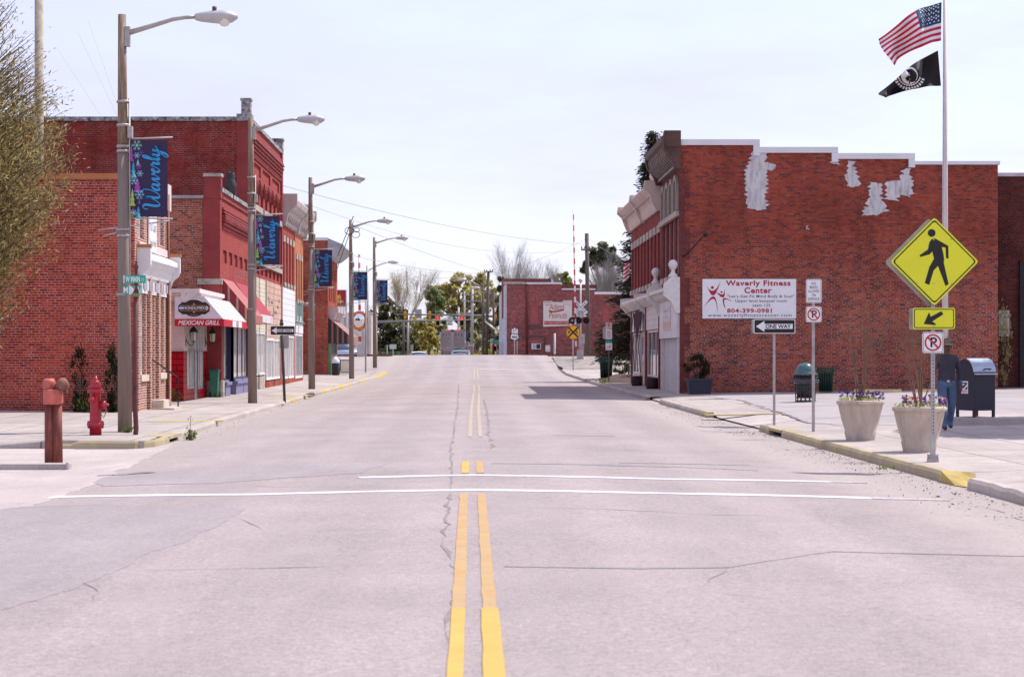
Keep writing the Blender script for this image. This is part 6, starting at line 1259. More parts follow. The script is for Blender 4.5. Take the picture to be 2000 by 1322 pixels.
# ================= crossing signals, far signs, poles
t = thing('crossing_gate', 'railway crossing signal with crossbuck, dark lamps and raised gate before the mill', 'crossing signal', (WX(1134, 131), 131, 1.3)); D = 131; x = WX(1134, D); RWB = stripes('red_white_gate', [(.7, .68, .68), (.5, .03, .04)], .78, 2); f = front(D - .15); U = lambda px: WX(px, D); Z_ = lambda py: WZ(py, D)
mb = MB(); mb.cyl((x, D, 1.2), (x, D, Z_(548)), .06, n=8); mb.lathe([(.001, 0), (.12, .02), (.16, .12), (.1, .24), (.001, .28)], (x, D, Z_(551)), 10); mb.build('mast', ALU, t)
mb = MB(); mb.box(x - .25, x + .2, D - .2, D + .3, 1.2, 2.0); mb.box(U(1131), U(1142), D - .1, D + .3, Z_(672), Z_(652)); mb.box(U(1131), U(1140), D, D + .3, Z_(690), Z_(672)); mb.build('gate_mechanism', GALV, t)
mb = MB(); mb.tube([(U(1124.5), D - .3, Z_(685)), (U(1119.5), D - .3, Z_(412))], [.075, .045], 6); mb.build('gate_arm', RWB, t)
mb = MB()
for s_, q_ in ((1, 'RAILROAD'), (-1, 'CROSSING')):
    fr = Fr((x, D - .2 - (.02 if s_ > 0 else 0), Z_(600)), (math.cos(R(45)), 0, -s_ * math.sin(R(45))), (s_ * math.sin(R(45)), 0, math.cos(R(45))), (0, -1, 0)); mb.box(-.6, .6, -.11, .11, 0, .01, 0, fr); mb.text(q_, -.52, .52, -.06, .06, fr, .015, 1, .02)
mb.prism(rr(x, Z_(614), .62, .2, .02), f, .02, .03, 0); mb.text('2', x - .05, x + .05, Z_(611.5), Z_(607), f, .035, 1, .02); mb.text('TRACKS', x - .26, x + .26, Z_(616.5), Z_(612), f, .035, 1, .02); mb.build('crossbuck', [SIGNW, SIGNB], t)
for px in (1117, 1129.5, 1144.5): 
    l_ = MB(); c_ = (U(px), D - .25, Z_(626)); l_.lathe([(.25, 0), (.25, .02), (.12, .04)], c_, 16, axis=(0, 1, 0)); l_.lathe([(.16, 0), (.17, .18), (.15, .18), (.14, 0)], c_, 14, 0, axis=(0, -1, 0), cap=False); l_ = l_.build('signal_lamp', BLACK, t); mb = MB(); mb.lathe([(.14, 0), (.13, .03), (.001, .05)], (U(px), D - .27, Z_(626)), 14, axis=(0, -1, 0)); mb.build('lens', M('unlit_red_lens', (.1, .01, .015), .2) if px > 1120 else ALU, l_)
mb = MB(); mb.tube([(U(1117), D - .2, Z_(618)), (U(1145), D - .2, Z_(618))], .04, 6); mb.box(U(1127), U(1133), D - .3, D - .25, Z_(637), Z_(632), 1); mb.build('crossarm', [ALU, M('blue_plate', (.1, .25, .6), .5)], t)
t = thing('crossing_gate', 'raised red and white railway gate beyond the west lamps, half hidden by a banner', 'crossing signal', (WX(703, 137), 137, 1.5)); D = 137; x = WX(703, D)
mb = MB(); mb.tube([(x, D, 1.6), (x - .05, D, WZ(497, D))], [.12, .08], 6); mb.build('gate_arm', RWB, t); mb = MB(); mb.cyl((x + .3, D, 1.4), (x + .3, D, 4.9), .07, n=8); mb.box(x - .2, x + .5, D - .2, D + .2, 1.4, 2.3); mb.build('mast', ALU, t)
t = thing('railway_warning_sign', 'round amber railroad warning sign with black cross on a slim post', 'road sign', (WX(1119, 117), 117, ZI(6.4, 117))); D = 117; x = WX(1119.5, D); z = ZI(6.4, 117); f = front(D - .05); cz = WZ(649, D)
mb = MB(); mb.cyl((x, D, z), (x - .03, D, cz), .035, n=6); mb.build('post', GALV, t); mb = MB(); r_ = .46; mb.disc((x, cz), r_, f, .0, 0, 32); mb.disc((x, cz), r_ * .96, f, .004, 1, 32, r_ * .9)
for s_ in (1, -1):
    k = r_ * .66; e = .035; mb.poly([(x - k - e, cz + s_ * k - s_ * e), (x - k + e, cz + s_ * k + s_ * e), (x + k + e, cz - s_ * k + s_ * e), (x + k - e, cz - s_ * k - s_ * e)], f, .006 + .002 * s_, 1)
mb.text('R', x - .32, x - .16, cz - .1, cz + .1, f, .006, 1, .02); mb.text('R', x + .16, x + .32, cz - .1, cz + .1, f, .006, 1, .02); mb.build('disc_plate', [M('amber_sign_sheet', (.72, .36, .02), .5, .04), SIGNB], t)
t = thing('no_parking_sign', 'dark post with stacked no parking and litter notice plates near the green sunlit bin', 'road sign', (WX(1189, 86), 86, ZR(6.3, 86))); D = 86; x = WX(1189, D); z = ZR(6.3, D); f = front(D - .05); U = lambda px: WX(px, D); Z_ = lambda py: WZ(py, D)
mb = MB(); mb.cyl((x, D, z - .05), (x, D, Z_(632)), .03, n=6); mb.build('post', DSTEEL, t)
mb = MB(); no_parking(mb, f, x, Z_(636), .29); mb.build('no_parking_plate', [SIGNW, SIGNB, SIGNR], t)
mb = MB(); text_sign(mb, f, x, Z_(652.5), .29, .46, .02, 0, None, 0, .003)
for i in range(4): mb.box(x - .09, x + .09, Z_(648.5 + i * 3.3), Z_(647 + i * 3.3), .0032, .005, 1, f)
mb.build('notice_plate', [SIGNW, M('grey_sign_ink', (.25, .25, .26), .6), SIGNG], t)
mb = MB(); text_sign(mb, f, x, Z_(674), .31, .46, .03, 0, None, 0, .003); mb.box(x - .155, x + .155, Z_(670), Z_(664.5), .0032, .005, 2, f); mb.tube([f(x - .08, Z_(680), .008), f(x - .02, Z_(676), .008), f(x + .04, Z_(681), .008), f(x + .07, Z_(673), .008)], .014, 4, 2); mb.build('litter_plate', [SIGNW, MATS['grey_sign_ink'], SIGNG], t)
mb = MB(); mb.prism(rr(x - .14, Z_(650), .28, .6, .13), front(D + .06), 0, .004, 0); mb.build('plate_back', GALV, t)
t = thing('route_marker', 'white junction and route 460 shield plates on twin posts before the mill', 'road sign', (WX(1005, 155), 155, .5)); D = 155; f = front(D); U = lambda px: WX(px, D); Z_ = lambda py: WZ(py, D)
mb = MB(); mb.cyl((U(1005), D + .05, .3), (U(1005), D + .05, Z_(640)), .04, n=6); mb.cyl((U(1010), D + .05, .3), (U(1010), D + .05, Z_(650)), .03, n=6); mb.build('post', GALV, t)
mb = MB(); text_sign(mb, f, U(1005.5), Z_(646.5), .5, .34, .03, 0, None, 0, .01); mb.text('JCT', U(1001.5), U(1009.5), Z_(649), Z_(644), f, .013, 1, .02); mb.build('junction_plate', [SIGNW, SIGNB], t)
mb = MB(); text_sign(mb, f, U(1005), Z_(658), .74, .6, .05, 1, None, 0, .01); cx, cz = U(1005), Z_(658); mb.poly([(cx + a, cz + b_) for a, b_ in ((0, -.27), (.12, -.22), (.3, -.14), (.33, .0), (.27, .14), (.3, .22), (.15, .25), (0, .22), (-.15, .25), (-.3, .22), (-.27, .14), (-.33, 0), (-.3, -.14), (-.12, -.22))], f, .013, 0); mb.text('460', cx - .24, cx + .24, cz - .13, cz + .13, f, .017, 1, .03); mb.build('shield_plate', [SIGNW, SIGNB], t)
# ================= far junction
def signal(label, px, py, D, facing, s_=1.0, group='traffic signals over the junction'):
    t = thing('traffic_signal', label, 'traffic signal', (WX(px, D), D, WZ(py, D)), group); x, y, z = t.location; sg = -1 if facing else 1
    f = Fr((x, y + sg * .12, z), (1, 0, 0), (0, 0, 1), (0, sg, 0)); mb = MB(); mb.prism(rr(0, 0, .62 * s_, 1.28 * s_, .1), f, -.22, -.02, 0); mb.prism(rr(0, 0, .4 * s_, 1.04 * s_, .05), f, -.02, .0, 1)
    if not facing: mb.prism(rr(0, 0, .34 * s_, 1.0 * s_, .15), Fr((x, y - .13, z), (1, 0, 0), (0, 0, 1), (0, -1, 0)), 0, .1, 2)
    mb.build('housing', [ORANGE if facing else BLACK, M('signal_black_face', (.03, .02, .02), .6), ORANGE], t)
    for k, (nm, mt) in enumerate((('red_lens', M('lit_red_lens', (.8, .02, .05), .4, 0, emit=(1, .03, .08), estr=1.3)), ('amber_lens', M('unlit_amber_lens', (.2, .07, .02), .3)), ('green_lens', M('unlit_green_lens', (.02, .08, .05), .3)))):
        if facing: mb = MB(); c_ = f(0, (.34 - .34 * k) * s_, .0); mb.lathe([(.14 * s_, .005), (.001, .03)], c_, 14, axis=(0, -1, 0)); mb.build(nm, mt, t); mb = MB(); mb.lathe([(.155 * s_, 0), (.16 * s_, .2)], c_, 12, axis=(0, -1, 0), cap=False); mb.build('visor', BLACK, t)
    return t
MAST = M('dull_mast_steel', (.2, .2, .21), .6, .1, 3)
t = thing('signal_mast', 'upper signal mast arm reaching left from behind the mill corner', 'signal mast', (WX(984, 218), 218, .15)); D = 218; mb = MB(); mb.tube([(WX(984, D), D, .1), (WX(984, D), D, WZ(612, D))], [.2, .16], 8); mb.build('mast', MAST, t); mb = MB(); mb.tube([(WX(984, D), D, WZ(618.5, D)), (WX(930, D), D, WZ(616.5, D)), (WX(770, D), D, WZ(613.5, D))], [.17, .13, .07], 8); mb.build('arm', MAST, t)
t = thing('signal_mast', 'lower signal mast arm reaching right from behind the farthest bannered lamp', 'signal mast', (WX(722, 211), 211, .15)); D = 211; mb = MB(); mb.tube([(WX(722, D), D, .1), (WX(722, D), D, WZ(618, D))], [.2, .16], 8); mb.build('mast', MAST, t); mb = MB(); mb.tube([(WX(722, D), D, WZ(629.5, D)), (WX(800, D), D, WZ(627, D)), (WX(922, D), D, WZ(624.5, D))], [.16, .12, .06], 8); mb.build('arm', MAST, t)
signal('left of the two yellow signals showing red, facing the camera', 855, 626.5, 217.6, True); signal('right of the two yellow signals showing red, next to the no turn plate', 902, 627, 217.6, True)
signal('left of the two signals seen from behind on the upper arm', 791.5, 615, 218.6, False); signal('right of the two signals seen from behind on the upper arm', 839.5, 615, 218.6, False)
signal('yellow side signal at the mill corner under the upper arm', 967.5, 622, 216, False, 1.1); signal('small walk signal lit red near the green guide sign', 967.5, 678, 200, True, .7); signal('small yellow walk signal left of the green guide sign', 954.5, 674, 202, False, .6)
def plate(name, label, px, py, w_, h_, D, mats, words=(), cat='road sign', post=True, border=None, extra=None):
    t = thing(name, label, cat, (WX(px, D), D, WZ(py, D))); x, y, z = t.location; f = front(D); mb = MB(); text_sign(mb, f, x, z, w_ * D / F, h_ * D / F, .04, 0, border, 0, .02, .03, .02)
    for s_, u0, u1, v0, v1, m_ in words: mb.text(s_, WX(u0, D), WX(u1, D), WZ(v1, D), WZ(v0, D), f, .027, m_, .01)
    if extra: extra(mb, f)
    mb.build('sign_face', mats, t)
    if post: mb = MB(); mb.cyl((x, D + .08, H(x, D) - .1), (x, D + .08, z + .1), .05, n=6); mb.build('post', GALV, t)
    return t
plate('turn_sign', 'white no turn on red plate between the two red signals', 878.5, 627, 12, 17, 217.6, [SIGNW, SIGNB], (('NO', 875, 882, 619.5, 623, 1), ('TURN', 873.5, 883.5, 624, 626.8, 1), ('ON', 876, 881, 628, 630.4, 1), ('RED', 874.5, 882.5, 631.5, 634.5, 1)), post=False)
plate('sign_back', 'grey back of a double plate on the upper mast arm', 817, 613, 13, 18, 218.4, [GALV, SIGNB], post=False)
plate('speed_sign', 'white speed limit 35 plate right of the cattle trailer', 912.5, 676, 10, 15, 190, [SIGNW, SIGNB], (('SPEED', 909, 916, 669.5, 672, 1), ('LIMIT', 909.5, 915.5, 673, 675, 1), ('35', 909, 916.5, 676.5, 682.5, 1)), border=None)
def ring(mb, f): D = 188; mb.disc((WX(920, D), WZ(680, D)), 4 * D / F, f, .03, 2, 20, 3.1 * D / F); mb.poly([(WX(a, D), WZ(b, D)) for a, b in ((917, 677.5), (917.8, 676.8), (923, 682.3), (922.2, 683))], f, .032, 2); mb.poly([(WX(a, D), WZ(b, D)) for a, b in ((918, 679), (920, 677.5), (920, 678.6), (922, 679.5), (921.5, 682.5), (920.5, 682.5), (920.7, 680.5), (920, 680))], f, .029, 1)
plate('no_turn_sign', 'white plate with a red circled no left turn arrow, beside the speed limit plate', 920, 679, 9.5, 11.5, 188, [SIGNW, SIGNB, SIGNR], extra=ring)
plate('guide_sign', 'green guide sign with white destination lines at the mill corner', 970.5, 668.5, 15, 10.5, 198, [M('guide_green', (.0, .3, .15), .5), SIGNW], (('Wakefield', 966, 976, 665, 667, 1), ('Petersburg', 966, 976.5, 668, 670.2, 1), ('Suffolk', 966.5, 974.5, 671.2, 673, 1)))
plate('route_plate', 'white two line plate on a pale post left of the green guide sign', 961, 667, 7, 11, 199, [SIGNW, SIGNB], (('WEST', 958.5, 963.5, 663.5, 665.5, 1), ('460', 958.5, 963.5, 667, 670, 1)))
plate('route_plate', 'black vertical plate of white symbols hung at the mill corner', 976, 617.5, 6, 19, 198, [SIGNB, SIGNW], (('460', 974, 978.3, 615, 619, 1), ('<', 974, 978, 621.5, 625.5, 1), ('TO', 974, 978, 610, 613, 1)), post=False)
plate('town_sign', 'small white and blue plate low beside the yellow bush', 941.5, 679.5, 4.2, 8, 192, [SIGNW, M('info_blue', (.1, .25, .6), .5)], extra=lambda mb, f: mb.box(WX(939.6, 192), WX(943.4, 192), WZ(683, 192), WZ(680.5, 192), .021, .025, 1, f))
plate('notice_board', 'wide white board before the dark evergreen tree at far left of the road', 767.5, 677, 13.5, 9, 222, [M('pale_board', (.6, .62, .66), .6), SIGNB], cat='notice board')
plate('notice_board', 'small grey plate among the trunks beyond the junction', 804.5, 678, 6, 10, 224, [GALV, SIGNB], cat='notice board'); plate('street_sign', 'tiny green street sign on a post in front of the far green fence', 756, 675, 6, 2.2, 220, [SIGNG, SIGNW], cat='street sign')
plate('street_flag_banner', 'small blue banner hanging on a pole right of the cattle trailer', 909, 657, 5, 16, 205, [M('banner_blue', (.04, .12, .4), .6), M('pale_blue', (.3, .5, .8), .6)], cat='banner')
# cattle trailer, cars
D = 185; t = thing('cattle_trailer', 'dusty silver cattle trailer stopped at the red light, seen from behind', 'trailer', (WX(884, D), D, .15)); x0, x1, zb, zt = WX(860, D), WX(908, D), .75, WZ(644, D); xm = (x0 + x1) / 2; f = front(D); TR = M('dusty_aluminium', (.4, .34, .33), .6, .15, 1.2, metal=.25, dirt=(.26, .2, .18), dfac=.3)
mb = MB(); mb.box(x0, x1, D + .1, D + 14, zb, zt); mb.build('body', TR, t)
mb = MB(); mb.box(x0, x0 + .12, zb, zt, -.1, .06, 0, f); mb.box(x1 - .12, x1, zb, zt, -.1, .06, 0, f); mb.box(xm - .14, xm + .14, zb, zt, -.1, .06, 0, f); mb.box(x0, x1, zt - .18, zt, -.1, .06, 0, f); mb.box(x0, x1, zb + 1.35, zb + 1.62, -.1, .05, 0, f); mb.box(x0, x1, zb, zb + .2, -.1, .06, 0, f); mb.build('frame', TR, t)
for a, b_ in ((x0 + .12, xm - .14), (xm + .14, x1 - .12)):
    for v0, v1 in ((zb + .2, zb + 1.35), (zb + 1.62, zt - .18)):
        mb = MB(); mb.box(a, b_, v0, v1, -.1, -.04, 0, f)
        for i in range(5): mb.box(a, b_, lerp(v0, v1, (i + .15) / 6.5), lerp(v0, v1, (i + .55) / 6.5), -.04, .0, 0, f)
        for i in range(5): mb.box(a, b_, lerp(v0, v1, (i + .6) / 6.5), lerp(v0, v1, (i + .7) / 6.5), -.04, -.035, 1, f)
        for row in ((1,) if v0 > 1.5 else (1, 2)):
            for i in range(3): mb.disc((lerp(a, b_, .2 + .3 * i), v1 - .22 * row - .06), .075, f, -.036, 1, 10)
        d = mb.build('rear_door', [TR, BLACK], t)
for px in (874, 893.5): mb = MB(); mb.box(WX(px - 2.2, D), WX(px + 2.2, D), zt - .02, zt + .08, .061, .1, 0, f); mb.build('tail_light', M('lit_tail_light', (.7, .02, .03), .3, 0, emit=(1, .05, .05), estr=1.2), t)
mb = MB(); mb.box(WX(889, D), WX(900, D), WZ(684, D), WZ(679.5, D), .06, .09, 0, f); mb.text('FRESH MILK', WX(890.5, D), WX(898.5, D), WZ(682.8, D), WZ(680.8, D), f, .095, 1); mb.build('green_plate', [M('lime_plate', (.1, .4, .1), .5), M('dark_green_ink', (.02, .12, .03), .5)], t)
for sx_ in (x0 + .35, x1 - .35):
    for yy in (D + 1.2, D + 2.5): mb = MB(); mb.lathe([(.2, -.2), (.48, -.18), (.5, -.1), (.5, .1), (.48, .18), (.2, .2)], (sx_, yy, .15 + .5), 18, axis=(1, 0, 0)); mb.build('wheel', BLACK, t)
def car(label, x, y, z, col, rot=0.0, suv=False):
    t = thing('parked_car' if rot else 'car', label, 'car', (0, 0, 0)); PT = M('car_paint_%d' % int(col[2] * 1000 + col[0] * 100), col, .25, .03, 2, spec=.6); mb = MB()
    st = [(-2.3, .55, .78, .74), (-2.2, .3, .92, .84), (-1.5, .22, .98, .88), (-.5, .2, .97, .9), (.9, .2, .95, .9), (1.6, .22, .88, .88), (2.15, .28, .75, .8), (2.3, .42, .6, .66)]
    mb.grid([[(-w_, yy, z0), (-w_ * 1.02, yy, (z0 + z1) / 2), (-w_ * .9, yy, z1), (0, yy, z1 + .03), (w_ * .9, yy, z1), (w_ * 1.02, yy, (z0 + z1) / 2), (w_, yy, z0)] for yy, z0, z1, w_ in st], 0, True); mb.face([(-.74, -2.3, .55), (.74, -2.3, .55), (.67, -2.3, .78), (-.67, -2.3, .78)]); mb.face([(-.66, 2.3, .42), (.66, 2.3, .42), (.6, 2.3, .6), (-.6, 2.3, .6)])
    bd = mb.build('body', PT, t); mb = MB(); mb.grid([[(-w0, yy, z0), (-w1, yy, z1), (0, yy, z1 + .03), (w1, yy, z1), (w0, yy, z0)] for yy, z0, w0, z1, w1 in ((-1.95, .96, .78, .97, .7), (-1.1, .98, .82, 1.42, .6), (-.2, .98, .84, 1.47, .62), (.5, .97, .84, 1.42, .6), (1.25, .93, .8, .95, .7))], 0, True); mb.build('window_band', glass('car_glass', (.05, .07, .1), .05), t)
    mb = MB(); mb.grid([[(-.58, yy, zz), (0, yy, zz + .04), (.58, yy, zz)] for yy, zz in ((-1.15, 1.42), (-.6, 1.48), (-.1, 1.49), (.45, 1.45))], 0, True); mb.build('roof', PT, t)
    for sx_ in (-.78, .78):
        for yy in (-1.4, 1.4): mb = MB(); mb.lathe([(.18, -.11), (.31, -.1), (.33, 0), (.31, .1), (.18, .11)], (sx_, yy, .33), 16, axis=(1, 0, 0)); mb.build('wheel', BLACK, t)
        mb = MB(); mb.box(sx_ * .8 - .14, sx_ * .8 + .14, -2.31, -2.2, .66, .78); mb.build('tail_light', M('car_red_lamp', (.35, .02, .02), .3), t)
    t.location = (x, y, z); t.rotation_euler = (0, 0, rot); return t
car('blue grey car waiting behind the cattle trailer', WX(898, 160), 160, H(0, 160) + .05, (.2, .26, .4)); car('white car mostly hidden beyond the crest of the road', WX(818, 158), 158, H(0, 158) - .12, (.7, .72, .74)); car('pale blue car parked beyond the bench at the far west pavement', -10.9, 143, 1.0, (.4, .48, .62), R(70)); car('white car parked behind the pale blue one', -11.6, 149, .85, (.72, .73, .75), R(75))
b = thing('beige_building', 'plain beige building beyond the traffic mirror', 'building', (-13, 196, .15)); D = 190; mb = MB(); xa, xb = WX(683, D), WX(725, D); shell(mb, xa - 6, xb, D, D + 12, 0, WZ(612, D), 0); mb.build('wall', [boards('beige_metal_wall', (.58, .52, .46), .8, False, .02, dark=.85), ROOF], b); mb = MB(); mb.box(xa - 6, xb + .1, D - .1, D + 12, WZ(612, D), WZ(610, D)); mb.build('roof_edge', WHITE, b); mb = MB(); mb.cyl((WX(711, D), D - .15, 0), (WX(711, D), D - .15, WZ(612, D)), .09, n=6); mb.build('downpipe', DSTEEL, b)
mb = MB(); mb.box(WX(684, D), WX(690, D), 0.1, 3.6, .02, .06, 0, front(D)); mb.build('window', GLASS, b)
b = thing('brick_house', 'low brick house with a faded red roof beyond the black striped awning', 'house', (-13.5, 176, .2)); D = 172; mb = MB(); mb.box(WX(655, D), WX(683, D), D, D + 8, 0, WZ(673, D)); mb.build('wall', BR_M, b); mb = MB(); mb.prism([(-.6, 0), (8.6, 0), (4, 1.1)], Fr((WX(650, D), D, WZ(674, D)), (0, 1, 0), (0, 0, 1), (1, 0, 0)), 0, WX(684, D) - WX(650, D), 0); mb.build('roof', M('faded_red_roof', (.45, .16, .14), .7), b)
t = thing('restaurant_sign', 'tall red and white roadside restaurant sign with a yellow arch, beyond the striped awning building', 'roadside sign', (WX(662, 175), 175, .3)); D = 175; f = front(D); U = lambda px: WX(px, D); Z_ = lambda py: WZ(py, D)
mb = MB(); mb.cyl((U(675), D + .2, 0), (U(675), D + .2, Z_(566)), .16, n=8); mb.build('post', GREYM, t); mb = MB(); mb.box(U(642), U(676.5), Z_(621), Z_(566), -.4, -.02, 0, f); mb.build('frame', GREYM, t)
mb = MB(); mb.box(U(643), U(675), Z_(597), Z_(567), -.02, .02, 0, f)
for c_ in (658.8, 663.2): mb.tube([f(U(c_ + a), Z_(b_), .06) for a, b_ in ((-2.2, 595.5), (-1.9, 585), (-1.1, 578), (0, 575.5), (1.1, 578), (1.9, 585), (2.2, 595.5))], .07, 6, 1)
mb.text("McDonald's", U(651), U(671), Z_(591), Z_(586.5), f, .15, 2, .01); mb.build('red_panel', [M('sign_maroon', (.3, .02, .03), .5), M('arch_yellow', (.75, .42, .04), .5), SIGNW], t)
mb = MB(); mb.box(U(643), U(675), Z_(620), Z_(599), -.02, .02, 0, f); mb.text('REAL', U(662), U(671), Z_(611), Z_(608), f, .026, 1, .01); mb.build('letter_board', [SIGNW, SIGNB], t)
t = thing('green_fence', 'low green board fence far beyond the junction at left', 'fence', (WX(757, 232), 232, .1)); mb = MB(); mb.box(WX(722, 232), WX(792, 232), 232, 232.12, 0, 1.95); mb.build('board', boards('green_fence_board', (.14, .22, .12), .5, False, .03), t); mb = MB()
for i in range(8): xx = WX(722 + i * 10, 232); mb.box(xx, xx + .12, 231.9, 231.99, 0, 2.05)
mb.build('post', DSTEEL, t)
t = thing('utility_cabinet', 'pale grey utility cabinet with a guy pole at the mill corner', 'cabinet', (WX(981, 160), 160, .4)); D = 160; mb = MB(); mb.box(WX(975, D), WX(988, D), D, D + .8, .3, WZ(648, D)); mb.box(WX(983, D), WX(989, D), D - .3, D, .3, WZ(668, D)); mb.build('body', M('cabinet_lilac_grey', (.42, .43, .5), .6, .15), t); mb = MB(); mb.tube([(WX(948, D), D, WZ(628, D)), (WX(976, D), D, WZ(651, D))], .07, 6); mb.build('stay', ALU, t)
# far lamps and poles
def far_lamp(label, px, ytop, yb, D, reach, mat):
    t = thing('far_street_lamp', label, 'street lamp', (WX(px, D), D, .15), 'street lamps at the far junction'); x = WX(px, D); zt = WZ(ytop, D); mb = MB(); mb.tube([(x, D, 0), (x, D, zt)], [.15, .1], 8); mb.build('pole', mat, t); r_ = reach * D / F; mb = MB(); mb.tube([(x, D, zt - .45), (x + r_ * .5, D, zt + .1), (x + r_ * .8, D, zt + .3)], .05, 6); mb.build('arm', GALV, t); s_ = 1 if r_ > 0 else -1; mb = MB(); mb.lathe([(.001, 0), (.1, .1), (.17, .5), (.1, .9), (.001, 1.0)], (x + r_ * .78, D, zt + .3), 8, axis=(s_, 0, 0)); mb.build('lamp_head', MATS['lamp_head_metal'], t)
far_lamp('slim lamp with an arm to the right, behind the banner near the traffic mirror', 717.5, 519, 690, 160, 50, GALV); far_lamp('brown lamp post with an arm to the left, nearest to the cattle trailer', 943.5, 553, 690, 172, -40, WOOD); far_lamp('lamp post with a short arm to the left, right of the leaning utility pole', 964, 568, 690, 200, -33, WOOD)
def upole(label, px0, yb, px1, yt, D, r_, arms=(), mat=WOOD, zb=None):
    z0 = .1 if zb is None else zb; t = thing('utility_pole', label, 'utility pole', (WX(px0, D), D, z0), 'wooden utility poles'); mb = MB(); a, b_ = Vector((WX(px0, D), D, z0 - .1)), P(px1, yt, D); mb.tube([a, a.lerp(b_, .5), b_], [r_ * 1.25, r_ * 1.1, r_], 8); o = mb.build('pole', mat, t)
    if not arms:
        o.parent = None; o.matrix_parent_inverse = Matrix(); bpy.data.objects.remove(t); o.name = 'utility_pole'; tag(o, label, 'utility pole', 'wooden utility poles'); return
    for y_, w_ in arms:
        mb = MB(); k = (y_ - yt) / (690 - yt); c_ = b_.lerp(Vector((a.x, D, ZC)), k); mb.cbox(c_ + Vector((0, -.15, 0)), (w_, .12, .14))
        for s_ in (-.46, -.2, .2, .46): mb.cyl(c_ + Vector((s_ * w_, -.15, .05)), c_ + Vector((s_ * w_, -.15, .25)), .045, n=6)
        mb.build('crossarm', mat, t)
    return t
upole('tall leaning dark utility pole between the two brown lamp posts', 949, 692, 954, 530, 185, .14, ((531, .9),)); upole('grey utility pole with two crossarms against the yellow green oak', 921, 690, 922.5, 560, 215, .15, ((576, 1.8), (588, 2.4)), GALV); upole('slim grey pole left of the crossarm pole by the oak', 908, 690, 907, 570, 225, .11, ((612, 2.0),), GALV)
upole('dark brown pole before the mill, right of the railway crossing signal', 1149, 692, 1146, 456, 142, .15, ((488, .9),), WOOD, 1.3); upole('pale pole rising behind the olive tree at top left', 77, 700, 76, -60, 60, .14, (), M('pale_weathered_pole', (.38, .33, .27), .9, .2, 4))
for i, (px, yt, D, m_, lb) in enumerate(((788, 625, 230, DSTEEL, 'dark post before the pale bare tree'), (797, 618, 235, GALV, 'pale post right of the dark post by the bare tree'), (895.5, 600, 226, GALV, 'slim pole just right of the red signals behind the trailer'))): upole(lb, px, 690, px, yt, D, .13, (), m_)
mb = MB(); a, b_ = P(551, 362, 84.9), P(1147, 470, 142)
def wire(label, a, b_, sag, r_=.012):
    a, b_ = Vector(a), Vector(b_); mb = MB(); pts = []
    for i in range(25): t = i / 24; p = a.lerp(b_, t); p.z -= sag * 4 * t * (1 - t); pts.append(p)
    mb.tube(pts, r_, 4, 0, False); o = mb.build('overhead_wire', M('wire_grey', (.34, .34, .36), .6, 0)); tag(o, label, 'wire', 'overhead wires across the street')
wire('long wire crossing the street from the tall arched block', (-8.8, 84.9, WZ(362, 84.9)), P(1147, 478, 142), .5, .014); wire('upper wire from the lamp with cable coils to the leaning far pole', P(692, 440, 100.6), P(953, 532, 185), .2, .014); wire('lower wire from the lamp with cable coils to the leaning far pole', P(692, 500, 100.6), P(953, 534, 185), .3, .014); wire('high faint wire from the bracketed cornice to the right pole', (-8.8, 95, WZ(395, 95)), P(1146, 486, 142), 1.2, .01); wire('thin wire from the dark crossing pole to the leaning pole', P(1146, 466, 142), P(954, 537, 185), .3, .012); wire('low wire from the smallest bannered lamp to the leaning far pole', P(727, 545, 123.7), P(952, 545, 185), -.1, .012); wire('wire from the crossing pole top over the maroon shop', P(1146, 462, 142), P(1300, 520, 84), .5, .01)
for i, (a, b2) in enumerate((((150, 60, 90), (228, 225, 73)), ((172, 40, 95), (236, 225, 73)), ((115, 100, 88), (196, 225, 73)))): wire(('leftmost faint wire above the tall block roof', 'rightmost faint wire above the tall block roof', 'lowest faint wire above the tall block roof')[i], P(*a), P(*b2), 0, .006)
t = thing('cable_coil', 'black cable coils hanging on the slim lamp past the striped awning', 'cable', P(690, 455, 100.6)); x, y, z = t.location
for k, (dx, dz, r_) in enumerate(((.15, -.1, .22), (-.2, .1, .25), (.2, .15, .15))):
    mb = MB(); mb.tube([(x + dx + r_ * math.cos(a * .5236), y - .15, z + dz + r_ * .8 * math.sin(a * .5236)) for a in range(13)], .018, 4, 0, False); mb.build('loop', BLACK, t)
mb = MB(); mb.tube([(x, y, z + .9), (-8.2, 112, 7.6)], .025, 4); mb.tube([(x, y, z + .6), (-8.3, 111.9, 6.6)], .02, 4); mb.build('service_drop', BLACK, t)

